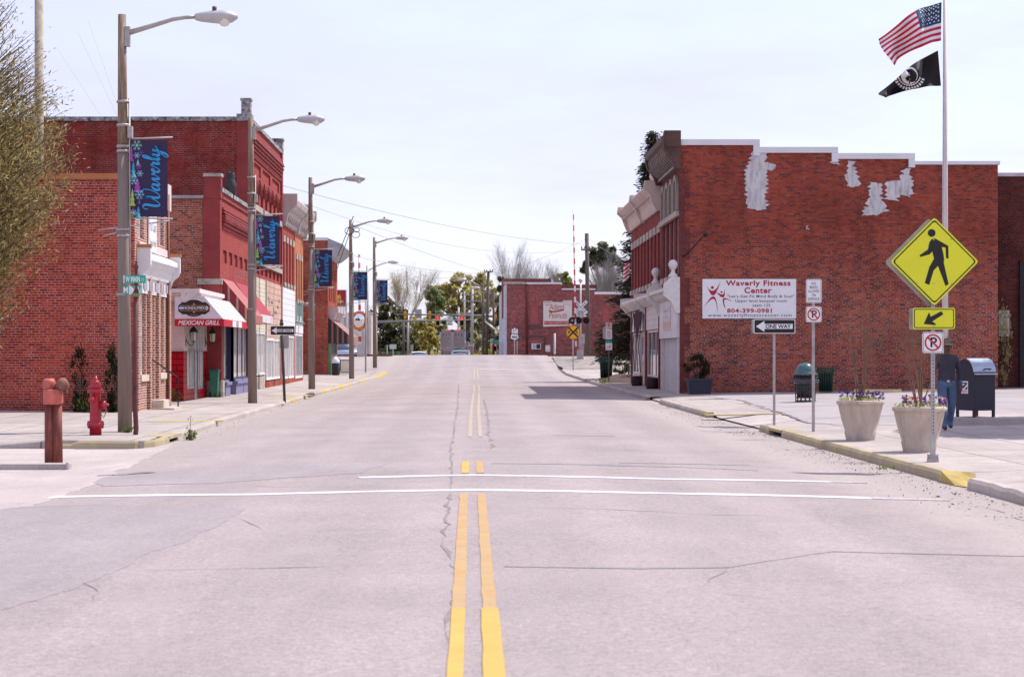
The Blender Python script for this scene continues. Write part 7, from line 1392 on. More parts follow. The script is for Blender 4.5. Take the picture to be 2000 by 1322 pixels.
# ================= planting
def LM(n, c, var=.3):
    if n in MATS: return MATS[n]
    m = M(n, c, .75, var, 2.0, spec=.2); N, L = nt(m); b = N['Principled BSDF']; tr = N.new('ShaderNodeBsdfTranslucent'); mx = N.new('ShaderNodeMixShader'); mx.inputs[0].default_value = .58   # sun through thin leaves
    src = b.inputs['Base Color'].links[0].from_socket; L.new(src, tr.inputs[0]); L.new(b.outputs[0], mx.inputs[1]); L.new(tr.outputs[0], mx.inputs[2]); L.new(mx.outputs[0], N['Material Output'].inputs[0]); return m
def branchy(mb, p, d, ln, r_, depth, spread=.5, droop=0.0, tips=None, n=5, kids=(2, 3)):
    pts = [p]; q = p.copy(); dd = d.copy()
    for i in range(3): dd = (dd + Vector((uni(-1, 1), uni(-1, 1), uni(-1, 1) - droop)) * .14).normalized(); q = q + dd * ln / 3; pts.append(q.copy())
    mb.tube(pts, [r_, r_ * .86, r_ * .72, r_ * .6], n if depth > 2 else 3, 0, False)
    if depth == 0:
        if tips is not None: tips.append(q)
        return
    for k in range(random.choice(kids)):
        nd = (dd + Vector((uni(-1, 1), uni(-1, 1), uni(-.5, .9))) * spread).normalized(); branchy(mb, pts[random.choice((1, 2, 3, 3))], nd, ln * uni(.62, .82), r_ * .55, depth - 1, spread, droop, tips, n, kids)
    branchy(mb, q, dd, ln * .75, r_ * .6, depth - 1, spread, droop, tips, n, kids)
def tree(name, label, px, D, zb, ytop, clumps, nl, size, mats, trunk_r=.25, bark=None, group=None, asp=.6, inner=.5, limbs=True):
    """trunk with limbs reaching into leaf clumps given as pixel centre and radius at the tree's distance, spread in depth too"""
    t = thing(name, label, 'tree', (WX(px, D), D, zb), group); bark = bark or M('grey_brown_bark', (.13, .1, .085), .9, .25, 4); mb = MB(); base = Vector((WX(px, D), D, zb - .2)); cs = []
    for (cx, cy, r_) in clumps: c_ = P(cx, cy, D); rr_ = r_ * D / F; c_.y += uni(-.8, .8) * rr_; cs.append((c_, rr_))
    zc = sum(c.z for c, _ in cs) / len(cs); fork = base.lerp(Vector((base.x, D, zc)), .55); mb.tube([base, base.lerp(fork, .5) + Vector((uni(-.1, .1), 0, 0)), fork], [trunk_r * 1.3, trunk_r, trunk_r * .8], 8)
    if limbs:
        for c_, r_ in cs: m_ = fork.lerp(c_, .5) + Vector((0, 0, .15 * r_)); mb.tube([fork, m_, c_, c_ + Vector((uni(-.4, .4), uni(-.4, .4), .6)) * r_], [trunk_r * .5, trunk_r * .3, trunk_r * .16, .01], 5, 0, False)
    mb.build('trunk', bark, t); mb = MB(); tot = sum(r_ ** 2 for _, r_ in cs)
    for c_, r_ in cs:
        k = max(3, int(7 * r_ / (size * 6)) + 4); sub = []
        for _ in range(k):
            v = Vector((random.gauss(0, 1), random.gauss(0, 1), random.gauss(0, 1))).normalized() * r_ * uni(inner, 1.0); sub.append((c_ + v, r_ * uni(.18, .4)))
        n = int(nl * r_ ** 2 / tot)
        for _ in range(n):
            s_, sr = random.choice(sub); v = Vector((random.gauss(0, .55), random.gauss(0, .55), random.gauss(0, .45))) * sr; mb.leafquad(s_ + v, size * uni(.6, 1.4), random.randrange(len(mats)), asp)
    mb.build('crown', mats, t, recalc=False); return t
def bare(name, label, px, D, zb, ytop, r_, depth, mat, spread=.5, leaves=None, group=None, up=(0, 0, 1), kids=(2, 3), lsize=.15):
    t = thing(name, label, 'tree', (WX(px, D), D, zb), group); mb = MB(); tips = []; hgt = WZ(ytop, D) - zb; tot = sum(.75 ** i for i in range(depth + 1)); branchy(mb, Vector((WX(px, D), D, zb - .1)), Vector(up), hgt / tot * 1.12, r_, depth, spread, -.25, tips, 6, kids); o = mb.build('trunk', mat, t, recalc=False)
    if not leaves:
        o.parent = None; o.matrix_parent_inverse = Matrix(); bpy.data.objects.remove(t); o.name = name; tag(o, label, 'tree', group); return o
    if leaves: 
        mb = MB()
        for p in tips:
            for _ in range(leaves[1]): mb.leafquad(p + Vector((uni(-1, 1), uni(-1, 1), uni(-1, 1))) * .5, lsize * uni(.6, 1.3), random.randrange(len(leaves[0])), .6)
        mb.build('crown', leaves[0], t, recalc=False)
    return t
OL = [LM('olive_leaf', (.27, .22, .07)), LM('tan_leaf', (.37, .29, .12)), LM('dark_olive_leaf', (.13, .11, .045)), LM('pale_olive_leaf', (.48, .41, .21))]
# big olive brown tree at the left edge: fine sprays of twig and leaf
t = thing('cedar_tree', 'large dense olive brown tree filling the upper left edge', 'tree', (WX(-70, 43), 43, .15)); D = 43; BK = M('brown_twig_bark', (.11, .075, .05), .9, .25, 5); mb = MB(); base = Vector((WX(-75, D), D, .1)); mb.tube([base, base + Vector((.1, 0, 3)), base + Vector((0, 0, 7)), base + Vector((-.1, 0, 11))], [.28, .22, .15, .05], 8); cr = MB()
def crown_r(z): return interp(z, [(1.6, .4), (2.4, 1.0), (3.2, 1.45), (4.2, 2.0), (5.6, 2.45), (6.6, 2.3), (7.6, 1.9), (8.6, 1.75), (9.4, 1.3), (10.5, .8), (12, .2)])
for i in range(900):
    z = random.triangular(1.6, 11.5, 6) if i > 60 else uni(7.2, 9.8); a = uni(0, 6.283); rr_ = crown_r(z) * uni(.85, 1.12); st = base + Vector((0, 0, z - .8 - .1)); en = base + Vector((math.cos(a) * rr_, math.sin(a) * rr_, z + uni(-.1, .5))); mid = st.lerp(en, .55) + Vector((0, 0, -.12)); mb.tube([st.lerp(en, .3), mid, en], [.02, .014, .005], 3, 0, False)
    d_ = (en - mid).normalized()
    for k in range(76 if z < 7.4 else 22):
        p = mid.lerp(en, uni(-.5, 1.08)) + Vector((random.gauss(0, 1), random.gauss(0, 1), random.gauss(0, 1))) * .17; v = (d_ + Vector((uni(-1, 1), uni(-1, 1), uni(-.7, 1)))).normalized(); cr.leafquad(p, uni(.04, .09), random.choice((0, 0, 1, 1, 2, 3)), .3, v)
mb.build('trunk', BK, t, recalc=False); cr.build('crown', OL, t, recalc=False)
# shrubs by the office wall
def shrub(name, label, x, y, z, w_, h_, n, size, mats, shape=1.0, cat='shrub', group=None, asp=.5):
    t = thing(name, label, cat, (x, y, z), group); mb = MB()
    for i in range(5): mb.tube([(x + uni(-.1, .1) * w_, y, z - .05), (x + uni(-.3, .3) * w_, y + uni(-.2, .2) * w_, z + h_ * .6)], [.015 + .01 * w_, .006], 4, 0, False)
    mb.build('stem', M('grey_brown_bark', (.13, .1, .085), .9, .25, 4), t, recalc=False); mb = MB(); cl_ = [(uni(-1, 1), uni(-1, 1), rnd()) for _ in range(26)]
    for i in range(n):
        a, b_, c_ = random.choice(cl_); k = (1 - abs(2 * c_ - 1) ** 2.5 * .75) if shape == 1 else (1 - c_) ** .6; p = Vector((x + a * k * w_ / 2 + random.gauss(0, .1) * w_, y + b_ * k * w_ / 2 + random.gauss(0, .1) * w_, z + c_ * h_ * .95 + random.gauss(0, .06) * h_)); p.z = max(z + .02, p.z); mb.leafquad(p, size * uni(.6, 1.4), random.randrange(len(mats)), asp, (0, 0, 1))
    mb.build('foliage', mats, t, recalc=False); return t
JN = [LM('juniper_leaf', (.03, .035, .018)), LM('juniper_leaf_pale', (.07, .065, .03)), LM('juniper_leaf_dark', (.012, .016, .01))]; GR = [LM('weed_leaf', (.1, .16, .03)), LM('weed_leaf_pale', (.2, .24, .07))]
x = lambda px, D: WX(px, D)
shrub('columnar_shrub', 'tall narrow dark shrub against the office wall behind the nearest lamp', x(222, 47.4), 47.4, ZL(-9, 47), .42, 1.7, 1500, .05, JN); shrub('columnar_shrub', 'low ragged dark shrub against the office wall left of the hydrant', x(155, 47.4), 47.4, ZL(-10, 47), .4, 1.65, 700, .05, JN); shrub('columnar_shrub', 'small bushy plant at the wall foot just behind the hydrant', x(170, 47.3), 47.3, ZL(-10, 47), .7, .55, 500, .05, GR + JN)
for px, D, w_, h_, n, lb in ((372, 35.8, .22, .2, 160, 'green weed growing from the storm inlet at the west kerb'), (250, 36.4, .2, .12, 90, 'small green weed at the foot of the nearest lamp'), (342, 58.2, .5, .4, 260, 'weedy tuft beside the red tiled corner of the grill'), (425, 63.9, .5, .2, 160, 'green weeds at the stone block beyond the wheelie bin'), (596, 112 - 1, .5, .25, 90, 'weed tuft at the foot of the brick end wall')):
    z = H(x(px, D), D) if px == 372 else ZL(x(px, D), D); shrub('weed_tuft', lb, x(px, D), D, z, w_, h_, n, .035, GR, cat='weeds')
mb = MB(); bx, bz = x(370, 35.9), H(-5.6, 36)
mb.tube([(bx, 35.9, bz), (bx + .02, 35.9, bz + .3), (bx + .03, 35.9, bz + .48)], .006, 4)
for i in range(14): mb.leafquad(Vector((bx + uni(-.06, .08), 35.9, bz + uni(.2, .48))), .02, 0)
o = mb.build('dry_weed', M('dry_stalk', (.22, .15, .1), .9)); tag(o, 'thin dry stalk standing up from the storm inlet weed', 'weeds')
shrub('weed_tuft', 'dry tuft at the east kerb end by the shaded road', 5.95, 83.5, ZR(5.9, 84), .8, .2, 150, .06, [LM('dry_grass', (.2, .16, .07))] + GR, cat='weeds'); shrub('weed_tuft', 'small green leaf litter in the gutter below the yellow kerb', x(1725, 27.3), 27.3, H(6.1, 27), .3, .03, 26, .03, GR, cat='weeds')
t = shrub('potted_shrub', 'dark evergreen shrub in a square navy tub at the corner of the big brick wall', x(1362, 62.9), 62.9, ZR(7.8, 63) + .5, .78, .85, 1700, .045, JN, cat='potted shrub'); mb = MB(); xx, zz = x(1365, 62.9), ZR(7.8, 63)
mb.grid([[(xx + a * w_, 62.9 + c_ * w_, zz + h_) for a, c_ in ((-1, -1), (1, -1), (1, 1), (-1, 1))] for w_, h_ in ((.35, 0), (.4, .46), (.43, .46), (.43, .54), (.36, .54))], 0, False, True); mb.face([(xx - .36, 62.54, zz + .5), (xx + .36, 62.54, zz + .5), (xx + .36, 63.26, zz + .5), (xx - .36, 63.26, zz + .5)]); mb.build('tub', M('navy_tub', (.03, .033, .055), .6, .15), t)
shrub('garden_shrub', 'round green shrub in the mulch bed beyond the maroon shop', 7.35, 91, ZI(7, 91) + .3, .9, .55, 600, .06, GR + [LM('mid_leaf', (.05, .08, .02))]); shrub('garden_shrub', 'dark shrub against the far corner of the maroon shop', 7.6, 86, ZI(7, 86) + .2, .9, 1.3, 900, .06, JN)
# flower planters
def planter(label, px, D, seed, cols):
    random.seed(seed); xx = WX(px, D); z = ZR(xx, D); t = thing('flower_planter', label, 'planter', (xx, D, z), 'fluted concrete planters'); mb = MB(); n = 40; rows = []
    for r_, h_, fl in ((.255, 0, 0), (.26, .03, 0), (.285, .15, .0), (.275, .17, 0), (.33, .36, .006), (.385, .6, .008), (.395, .64, 0), (.42, .645, 0), (.425, .67, 0), (.425, .7, 0), (.41, .72, 0), (.36, .71, 0), (.34, .66, 0)):
        rows.append([(xx + (r_ + fl * math.cos(j * math.pi)) * math.cos(6.2832 * j / n), D + (r_ + fl * math.cos(j * math.pi)) * math.sin(6.2832 * j / n), z + h_) for j in range(n)])
    mb.grid(rows, 0, True, True); mb.face(rows[-1]); mb.build('pot', M('weathered_cast_stone', (.5, .41, .34), .9, .14, 2.2, dirt=(.25, .2, .17), dfac=.33, stretch=(2.2, 2.2, .7), bump=.35, bscale=30), t)
    mb = MB()
    for i in range(520): a, q = uni(0, 6.283), math.sqrt(rnd()) * .4; mb.leafquad(Vector((xx + q * math.cos(a), D + q * math.sin(a), z + .7 + uni(0, .1) * (1 - (q / .45) ** 3) + uni(-.02, .03))), uni(.014, .028), i % 2, .6)
    mb.build('foliage', [LM('planter_leaf', (.2, .25, .05)), LM('planter_leaf_pale', (.38, .38, .12))], t, recalc=False)
    mats = [M(*c) for c in cols]; mb = MB()
    for i in range(46):
        a, q = uni(0, 6.283), math.sqrt(rnd()) * .4; c_ = Vector((xx + q * math.cos(a) + (.12 if i % 3 else 0), D + q * math.sin(a) - .04, z + .78 + uni(-.03, .1)))
        if c_.x > xx + .42: c_.x = xx + .36
        m_ = random.randrange(len(mats))
        for k in range(5): aa = k * 1.257; mb.leafquad(c_ + Vector((math.cos(aa) * .018, -.012, math.sin(aa) * .018)), .024, m_, .9, (math.cos(aa), -.3, math.sin(aa)))
    mb.build('blossoms', mats, t, recalc=False)
    mb = MB()
    for i in range(8): a = uni(0, 6.283); branchy(mb, Vector((xx + .05 * math.cos(a), D + .05 * math.sin(a), z + .68)), Vector((uni(-.3, .22), uni(-.12, .12), 1)).normalized(), uni(.45, .7), uni(.01, .02), 3, .3, -.3, None, 5, (1, 2))
    mb.build('bare_stems', M('tan_bare_stem', (.22, .13, .085), .9, .2, 8), t, recalc=False)
PUR = ('purple_petal', (.09, .015, .28), .6, .2, 20)
planter('left of the two concrete flower planters, all purple pansies', 1680.5, 33.2, 11, [PUR, ('deep_violet_petal', (.04, .01, .14), .6, .2, 20)]); planter('right of the two concrete flower planters, mixed purple and red pansies, behind the crossing sign', 1795.5, 29.4, 5, [PUR, PUR, ('wine_petal', (.3, .01, .04), .6), ('cream_petal', (.6, .5, .35), .6), ('pink_petal', (.5, .12, .2), .6)])
random.seed(21)
# dark spruce behind the maroon shop
t = thing('spruce_tree', 'dark conical spruce rising behind the maroon shop', 'tree', (WX(1272, 93), 93, .5)); D = 93; mb = MB(); xx = WX(1276, D); zt = WZ(256, D); mb.tube([(xx, D, .3), (xx, D, zt)], [.22, .02], 8); cr = MB()
for i in range(230):
    k = (i / 229) ** 1.0; z = lerp(1.6, zt - .15, k); ln = lerp(3.0, .22, k ** .85) * uni(.55, 1.12); a = uni(0, 6.283) if i % 5 else math.pi + uni(-.4, .4); en = Vector((xx + math.cos(a) * ln, D + math.sin(a) * ln, z - .12 * ln + uni(-.1, .1))); st = Vector((xx, D, z + .1)); mb.tube([st, st.lerp(en, .6) + Vector((0, 0, -.05)), en], [.03, .02, .008], 3, 0, False)
    for q in range(int(30 + ln * 85)): p = st.lerp(en, uni(.15, 1.04)) + Vector((random.gauss(0, .13), random.gauss(0, .13), random.gauss(-.08, .1))); cr.leafquad(p, uni(.07, .15), random.randrange(3), .4, (en - st).normalized())
mb.build('trunk', WOOD, t, recalc=False); cr.build('crown', [LM('spruce_dark', (.045, .05, .032)), LM('spruce_mid', (.085, .08, .045)), LM('spruce_deep', (.025, .028, .02))], t, recalc=False)
# far trees
YG = [LM('yellow_green_leaf', (.6, .52, .2)), LM('tan_green_leaf', (.54, .44, .2)), LM('spring_leaf', (.5, .48, .19)), LM('shade_leaf', (.36, .31, .14))]; GN = [LM('fresh_leaf', (.36, .42, .19)), LM('mid_green_leaf', (.28, .33, .15)), LM('deep_leaf', (.18, .21, .1))]; DG = [LM('holly_leaf', (.11, .115, .06)), LM('holly_leaf_pale', (.28, .25, .14)), LM('holly_deep', (.06, .062, .036))]; TW = M('pale_twig', (.36, .3, .24), .9, .2, 3); TW2 = M('grey_twig', (.38, .34, .32), .9, .2, 3)  # far foliage colours lightened in place of distance haze
tree('holly_tree', 'dark dense evergreen left of the bare tree, behind the smallest banner', 765, 240, .1, 580, [(735, 640, 28), (758, 615, 30), (778, 645, 28), (752, 665, 30), (780, 675, 22), (735, 675, 24), (800, 668, 18)], 7000, .42, DG, .35, asp=.7)
bare('bare_tree', 'tall pale bare tree with fine upright twigs left of the signals', 782, 262, .1, 533, .22, 7, TW, .36, (YG, 1), None, (0, 0, 1), (2, 2, 3), .08)
tree('oak_tree', 'wide yellow green oak with arching limbs over the trailer', 905, 300, .1, 540, [(868, 575, 20), (893, 552, 22), (930, 550, 22), (952, 568, 22), (850, 592, 16), (885, 590, 20), (920, 585, 22), (945, 605, 22), (965, 590, 18), (905, 610, 18), (880, 612, 12), (838, 580, 10), (880, 570, 18), (910, 570, 20), (935, 585, 20), (860, 600, 14)], 11000, .42, YG, .5, M('dark_oak_bark', (.08, .06, .055), .9), asp=.6, inner=.25)
tree('green_tree', 'fresh green tree left of the oak above the red signals', 852, 285, .1, 560, [(843, 570, 14), (853, 590, 16), (845, 615, 16), (862, 640, 14), (840, 640, 16), (850, 660, 14)], 5000, .4, GN, .35, asp=.6)
tree('brown_tree', 'brownish budding tree below the bare tree, behind the back facing signals', 815, 268, .1, 620, [(805, 640, 20), (830, 635, 22), (822, 662, 22), (800, 672, 18), (838, 668, 16)], 4200, .42, YG, .3, asp=.6); tree('golden_tree', 'golden leafed low tree left of the trailer', 838, 248, .1, 640, [(835, 655, 14), (848, 668, 12), (828, 676, 10)], 1600, .36, [LM('gold_leaf', (.36, .26, .06)), YG[0]], .2)
tree('dark_pine', 'dark mixed pines behind the crossarm poles', 930, 330, .1, 600, [(925, 640, 20), (945, 630, 20), (910, 650, 16), (960, 650, 18), (930, 665, 20)], 3600, .5, [DG[1], YG[3], GN[2]], .4); tree('blossom_tree', 'pale blossoming tree between the poles right of the trailer', 935, 240, .1, 640, [(932, 652, 10), (938, 660, 9), (928, 663, 7)], 900, .3, [LM('pale_blossom', (.55, .5, .4)), YG[2]], .15)
shrub('forsythia_bush', 'round bright yellow bush right of the trailer', WX(943, 225), 225, .1, 3.0, 2.1, 1500, .2, [LM('forsythia_yellow', (.5, .38, .03)), LM('forsythia_green', (.28, .26, .04))])
shrub('forsythia_bush', 'yellow green bush right behind the brown lamp post', WX(968, 240), 240, .1, 3.0, 2.6, 1200, .22, [YG[0], LM('forsythia_green', (.28, .26, .04))]); shrub('roadside_bush', 'dark green bush at the left end of the far green fence', WX(735, 229), 229, .1, 4, 1.6, 700, .25, DG); shrub('roadside_bush', 'olive bush below the golden tree beyond the crest', WX(820, 262), 262, .1, 6, 2.2, 900, .3, YG)
bare('bare_tree', 'leafless tree at the left end above the mill roof', 980, 235, .1, 495, .13, 7, TW2, .4, None, None, (0, 0, 1), (2, 3)); bare('bare_tree', 'leafless tree in the middle above the mill roof', 1022, 235, .1, 508, .13, 7, TW2, .42); bare('bare_tree', 'leafless tree nearest the advertisement above the mill roof', 1052, 238, .1, 518, .13, 7, TW2, .42)
tree('ivy_tree', 'dark ivy clad tree trunk at the left corner of the mill', 977, 212, .1, 530, [(977, 545, 6), (979, 565, 8), (976, 585, 9), (979, 605, 9), (976, 630, 9), (978, 655, 9), (975, 676, 9)], 2600, .26, DG, .3, limbs=False)
tree('lime_tree', 'bright lime green treetop behind the mill roof', 1100, 250, .1, 530, [(1095, 545, 12), (1112, 548, 12), (1104, 538, 9), (1085, 553, 8)], 900, .32, [LM('lime_leaf', (.3, .3, .06)), LM('lime_leaf_deep', (.2, .22, .06))], .2)
tree('pine_tree', 'round dark pine crown behind the mill, right of the dark pole', 1180, 225, .1, 470, [(1178, 490, 18), (1195, 498, 16), (1160, 500, 12), (1150, 512, 9), (1200, 515, 14), (1140, 525, 7), (1185, 510, 18), (1165, 515, 12)], 6500, .34, [LM('pine_leaf', (.13, .145, .075)), LM('pine_deep', (.07, .08, .05)), LM('pine_pale', (.22, .23, .14))], .3); bare('bare_tree', 'grey twiggy tree in front of the round pine', 1172, 215, .1, 500, .16, 7, TW2, .5, None, None, (0, 0, 1), (3, 3)); bare('bare_tree', 'grey twiggy tree right of the round pine, behind the mill', 1212, 218, .1, 520, .16, 7, TW2, .5)
random.seed(33); mb = MB(); mt = [GN[1], YG[3], YG[1], DG[0], M('grey_brown_bark', (.1, .08, .07))]
for i in range(5200):
    D = uni(340, 520); xx = uni(-75, 75); 
    z = uni(.2, 6.4 + 2 * noise.noise(Vector((xx * .05, D * .03, 0)))); mb.leafquad(Vector((xx, D, z)), uni(.5, 1.1), random.randrange(4), .7)
for i in range(120): D = uni(320, 460); xx = uni(-60, 60); mb.tube([(xx, D, 0), (xx + uni(-.3, .3), D, uni(6, 10))], [.22, .08], 4, 4, False)
o = mb.build('treeline', mt, None, recalc=False); tag(o, 'distant mixed wood closing the end of the road', 'wood', kind='stuff')
tree('shade_tree', 'broad dense tree outside the picture on the right, shading the pavement', 1.0, 1.0, 0, 0, [(1, 1, .001)], 1, .1, GN) if False else None
t = thing('shade_tree', 'broad leafy tree on the right whose shade lies over the pavement behind the crossing sign', 'tree', (16.8, 38.6, .3)); mb = MB(); mb.tube([(16.8, 38.6, .2), (16.7, 38.7, 4), (17, 39, 8.6)], [.28, .22, .12], 8); cr = MB()
SHD = [M('shade_tree_leaf', (.06, .09, .03), .8), M('shade_tree_leaf_pale', (.09, .12, .04), .8)]
for i in range(15000): v = Vector((random.gauss(0, 1), random.gauss(0, 1), random.gauss(0, 1))).normalized() * rnd() ** .4; cr.leafquad(Vector((17.8 + v.x * 4.6, 38.6 + v.y * 3.9, 9.3 + v.z * 1.9)), uni(.17, .32), i % 2, .75)
for i in range(14): a = uni(0, 6.28); mb.tube([(16.8, 38.8, 6.5), (17.1 + 2.4 * math.cos(a), 39 + 1.7 * math.sin(a), 9 + uni(-1, 1.3))], [.08, .02], 5, 0, False)
mb.build('trunk', WOOD, t, recalc=False); cr.build('crown', SHD, t, recalc=False)
shrub('garden_shrub', 'straggly yellow green shrub against the dark shaded building', x(1960, 65.5), 65.5, ZR(19, 65), .6, 2.9, 420, .07, YG[:3])

random.seed(71); mb = MB(); cl_ = [(uni(18, 60), rnd()) for _ in range(60)]
for i in range(1500):
    D = cl_[i % 60][0] + random.gauss(0, .7); xx = KR(max(D, 5)) - abs(random.gauss(0, .45)) - .05
    if i % 6 == 0: D = uni(36, 70); xx = KL(D) + abs(random.gauss(0, .3)) + .05
    mb.leafquad(Vector((xx, D, H(xx, D) + .008)), uni(.006, .02) * (1.8 if i % 17 == 0 else 1), random.randrange(3), .6)
o = mb.build('gutter_grit', [M('grit_brown', (.14, .1, .085), .95), M('grit_dark', (.12, .095, .085), .95), M('grit_tan', (.3, .23, .17), .95)], recalc=False); tag(o, 'leaf crumbs and grit washed along the kerbs', 'grit', kind='stuff')
# ================= the walking person
def skin(name, joints, bones, parent, matfn, mats, sub=2):
    """one continuous body grown round a joint graph; faces take the material of the region they lie in"""
    me = bpy.data.meshes.new(name); keys = list(joints); ix = {k: i for i, k in enumerate(keys)}
    me.from_pydata([joints[k][0] for k in keys], [(ix[a], ix[b]) for a, b in bones], []); o = bpy.data.objects.new(name, me); COL.objects.link(o)
    m = o.modifiers.new('skin', 'SKIN'); m.use_smooth_shade = True; sv = me.skin_vertices[0].data
    for k in keys: r_ = joints[k][1]; sv[ix[k]].radius = r_ if isinstance(r_, tuple) else (r_, r_); sv[ix[k]].use_root = k == 'pelvis'
    s_ = o.modifiers.new('sub', 'SUBSURF'); s_.levels = sub; s_.render_levels = sub
    ev = o.evaluated_get(bpy.context.evaluated_depsgraph_get()); nm = bpy.data.meshes.new_from_object(ev); nm.name = name
    bpy.data.objects.remove(o); nm.materials.clear()
    for mt in mats: nm.materials.append(mt)
    for p in nm.polygons: p.material_index = matfn(p.center); p.use_smooth = True
    o = bpy.data.objects.new(name, nm); COL.objects.link(o); o.parent = parent; o.matrix_parent_inverse = Matrix(); return o
PXX, PD = WX(1849, 36.4), 36.4
t = thing('person', 'person in a dark sweatshirt, blue jeans and a cap walking past the mailbox', 'person')
J = {'pelvis': ((0, 0, .97), (.155, .105)), 'waist': ((0, 0, 1.1), (.16, .11)), 'chest': ((0, .0, 1.3), (.185, .12)), 'neckb': ((0, .01, 1.48), (.085, .07)), 'neck': ((0, -.005, 1.54), .055), 'jaw': ((0, -.03, 1.6), (.072, .08)), 'head': ((0, -.015, 1.68), (.088, .105)), 'crown': ((0, .0, 1.745), (.07, .085))}
B = [('pelvis', 'waist'), ('waist', 'chest'), ('chest', 'neckb'), ('neckb', 'neck'), ('neck', 'jaw'), ('jaw', 'head'), ('head', 'crown')]
for n_, s_, ya, fy, fz, kz in (('l', -1, -.05, -.24, .0, -.1), ('r', 1, .06, .22, .04, .02)):
    J.update({n_ + 'sh': ((s_ * .17, .01, 1.43), (.075, .08)), n_ + 'el': ((s_ * .265, .03 + ya * .2, 1.16), .05), n_ + 'wr': ((s_ * .29, ya - .02, .92), .033), n_ + 'pa': ((s_ * .295, ya - .03, .85), (.022, .04)),
              n_ + 'hi': ((s_ * .095, 0, .9), .115), n_ + 'kn': ((s_ * .105, kz, .5), .085), n_ + 'an': ((s_ * .105, fy * .85, .1 + fz), .064), n_ + 'to': ((s_ * .115, fy - .14, .045 + fz * .3), (.045, .035))})
    B += [('chest', n_ + 'sh'), (n_ + 'sh', n_ + 'el'), (n_ + 'el', n_ + 'wr'), (n_ + 'wr', n_ + 'pa'), ('pelvis', n_ + 'hi'), (n_ + 'hi', n_ + 'kn'), (n_ + 'kn', n_ + 'an'), (n_ + 'an', n_ + 'to')]
    for k, (dx, ln, dy) in enumerate(((-.028, .07, -.02), (-.01, .082, -.01), (.01, .076, .0), (.026, .06, .01))):
        a, b2 = '%sf%da' % (n_, k), '%sf%db' % (n_, k); px_, py_ = s_ * .295, ya - .03
        J[a] = ((px_ + s_ * .004, py_ + dx, .85 - ln * .75), .0095); J[b2] = ((px_ - s_ * .014, py_ + dx + dy * .4, .85 - ln * 1.35), .008); B += [(n_ + 'pa', a), (a, b2)]
    J[n_ + 't'] = ((s_ * .275, ya - .075, .835), .01); J[n_ + 't2'] = ((s_ * .272, ya - .088, .8), .008); B += [(n_ + 'pa', n_ + 't'), (n_ + 't', n_ + 't2')]
def reg(c):
    if c.z > 1.5: return 0
    if abs(c.x) > .2 and c.z < .93: return 0
    if c.z > .985: return 1
    if c.z < .085: return 3
    return 2
skin('body', J, B, t, reg, [M('brown_skin', (.12, .055, .035), .55, .08, 8), M('navy_sweatshirt', (.045, .043, .06), .9, .15, 6), M('blue_jeans', (.075, .12, .21), .85, .25, 5), M('brown_shoe', (.06, .03, .02), .6)])
mb = MB(); mb.lathe([(.088, 1.69), (.094, 1.72), (.09, 1.77), (.065, 1.81), (.02, 1.825), (.001, 1.826)], (0, .005, 0), 16)
mb.grid([[(.075 * math.cos(R(a)) * k, -.05 - .075 * math.sin(R(a)) * (k - .05) * 1.15, 1.705 - .02 * (k - 1)) for a in range(10, 171, 20)] for k in (.8, 1.3, 1.75)], 1, True); mb.build('cap', [M('camo_cap', (.16, .14, .1), .9, .5, 25), M('khaki_brim', (.3, .27, .2), .9)], t)
for s_ in (-1, 1):
    mb = MB(); mb.sphere((s_ * .03, -.112, 1.672), .011, 8); mb.build('eye', M('eye_dark', (.02, .015, .012), .3), t)
    mb = MB(); mb.sphere((s_ * .09, .0, 1.665), .024, 8); mb.build('ear', MATS['brown_skin'], t)
mb = MB(); mb.lathe([(.001, 0), (.015, .012), (.022, .04), (.001, .05)], (0, -.132, 1.63), 8, 0, axis=(0, .25, 1)); mb.build('nose', MATS['brown_skin'], t)
mb = MB(); mb.box(-.026, .026, -.116, -.11, 1.594, 1.602); mb.build('mouth', M('lip', (.1, .035, .03), .5), t)
mb = MB(); mb.lathe([(.163, .955), (.166, .96), (.166, .99), (.163, .995)], (0, 0, 0), 20, cap=False)
for i in range(len(mb.V)): v = mb.V[i]; mb.V[i] = (v[0], v[1] * .72, v[2])
mb.box(-.03, .03, -.126, -.118, .955, .997, 1); mb.build('belt', [M('brown_belt', (.07, .03, .02), .5), STEEL], t)
t.location = (PXX, PD, ZR(PXX, PD))
# small flag on the maroon shop's far end
mb = MB(); rows = [[(XR - .05 - u * .27 + .02 * math.sin(v * 5), 84.2 + .06 * math.sin(u * 7), 5.9 - v * .75 - u * .2) for u in [i / 6 for i in range(7)]] for v in [j / 8 for j in range(9)]]; mb.grid(rows, 0, True)
for k in range(len(mb.Fc)): mb.Mi[k] = (k // 6) % 2
o = mb.build('hanging_flag', [MATS['flag_red'], MATS['flag_white']]); tag(o, 'small red and white striped flag at the far corner of the maroon shop', 'flag')

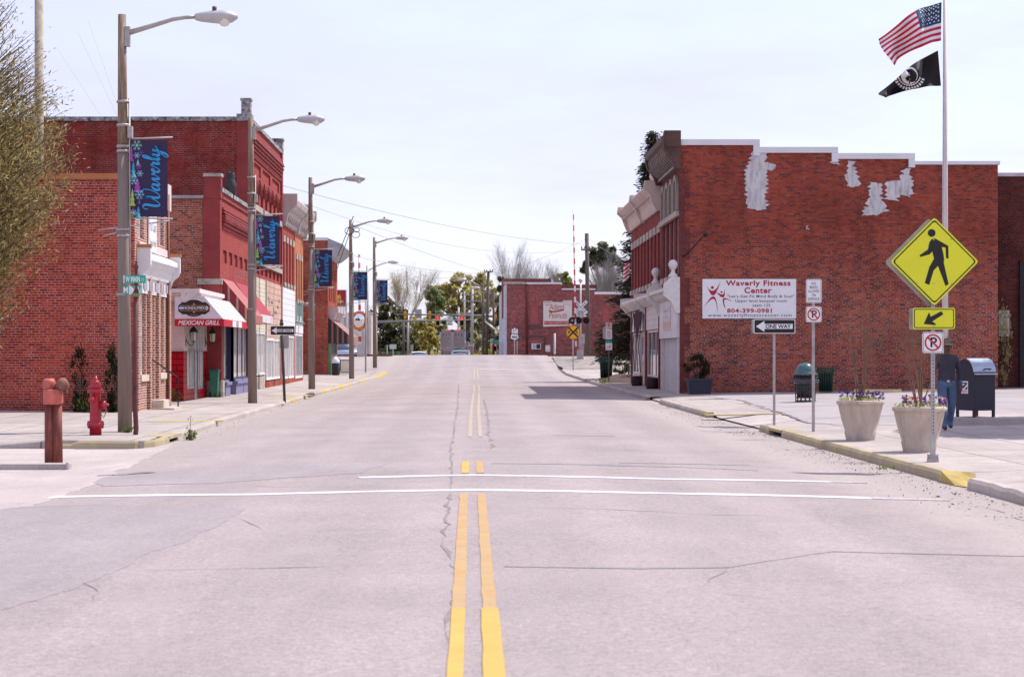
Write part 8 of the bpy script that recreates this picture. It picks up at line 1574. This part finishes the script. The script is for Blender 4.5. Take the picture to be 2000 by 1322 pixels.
# parts that the loops above drew as several separate pieces become one object each
def split_pieces(o):
    me = o.data; n = len(me.vertices); par = list(range(n))
    def find(a):
        while par[a] != a: par[a] = par[par[a]]; a = par[a]
        return a
    for e in me.edges:
        a, b_ = find(e.vertices[0]), find(e.vertices[1])
        if a != b_: par[a] = b_
    comp = {}
    for v in me.vertices: comp.setdefault(find(v.index), []).append(v.index)
    bx = []
    for k, vs in comp.items():
        c = [me.vertices[i].co for i in vs]; bx.append([{k}, [min(p[a] for p in c) - .004 for a in range(3)], [max(p[a] for p in c) + .004 for a in range(3)]])
    ch = True
    while ch:
        ch = False
        for i in range(len(bx)):
            for j in range(i + 1, len(bx)):
                if all(bx[i][1][a] <= bx[j][2][a] and bx[j][1][a] <= bx[i][2][a] for a in range(3)):
                    bx[i] = [bx[i][0] | bx[j][0], [min(p, q) for p, q in zip(bx[i][1], bx[j][1])], [max(p, q) for p, q in zip(bx[i][2], bx[j][2])]]; del bx[j]; ch = True; break
            if ch: break
    if len(bx) < 2 or len(bx) > 60: return
    for gi, (ks, _, _) in enumerate(bx):
        keep = {i for k in ks for i in comp[k]}; bm = bmesh.new(); bm.from_mesh(me); bm.verts.ensure_lookup_table(); bmesh.ops.delete(bm, geom=[v for v in bm.verts if v.index not in keep], context='VERTS')
        m2 = bpy.data.meshes.new(o.name); bm.to_mesh(m2); bm.free()
        for k in me.materials: m2.materials.append(k)
        if gi == 0: first = m2
        else:
            c = o.copy(); c.data = m2; COL.objects.link(c)
    o.data = first
SPLIT = ('canopy_cap', 'corner_pier', 'pier_cap', 'stone_block', 'stall_riser', 'chimney_pier', 'missing_tile', 'stone_lintel', 'jamb', 'ball_finial', 'red_pilaster', 'corbel_band', 'stone_band', 'arch_hood', 'bracket', 'fascia', 'board_front', 'torn_awning', 'flashing', 'coping', 'green_base', 'window_box', 'clamp_band', 'lettered_panel', 'hoop', 'parapet_band', 'downpipe', 'dentil_band', 'loop', 'base_bracket')
for o in list(COL.objects):
    if o.type == 'MESH' and o.parent is not None and o.name.split('.')[0] in SPLIT and not o.children and o.parent.get('category') not in ('street lamp', 'banner') and (o.parent.parent is None or o.parent.parent.get('category') != 'street lamp'): split_pieces(o)
bpy.context.view_layer.update()
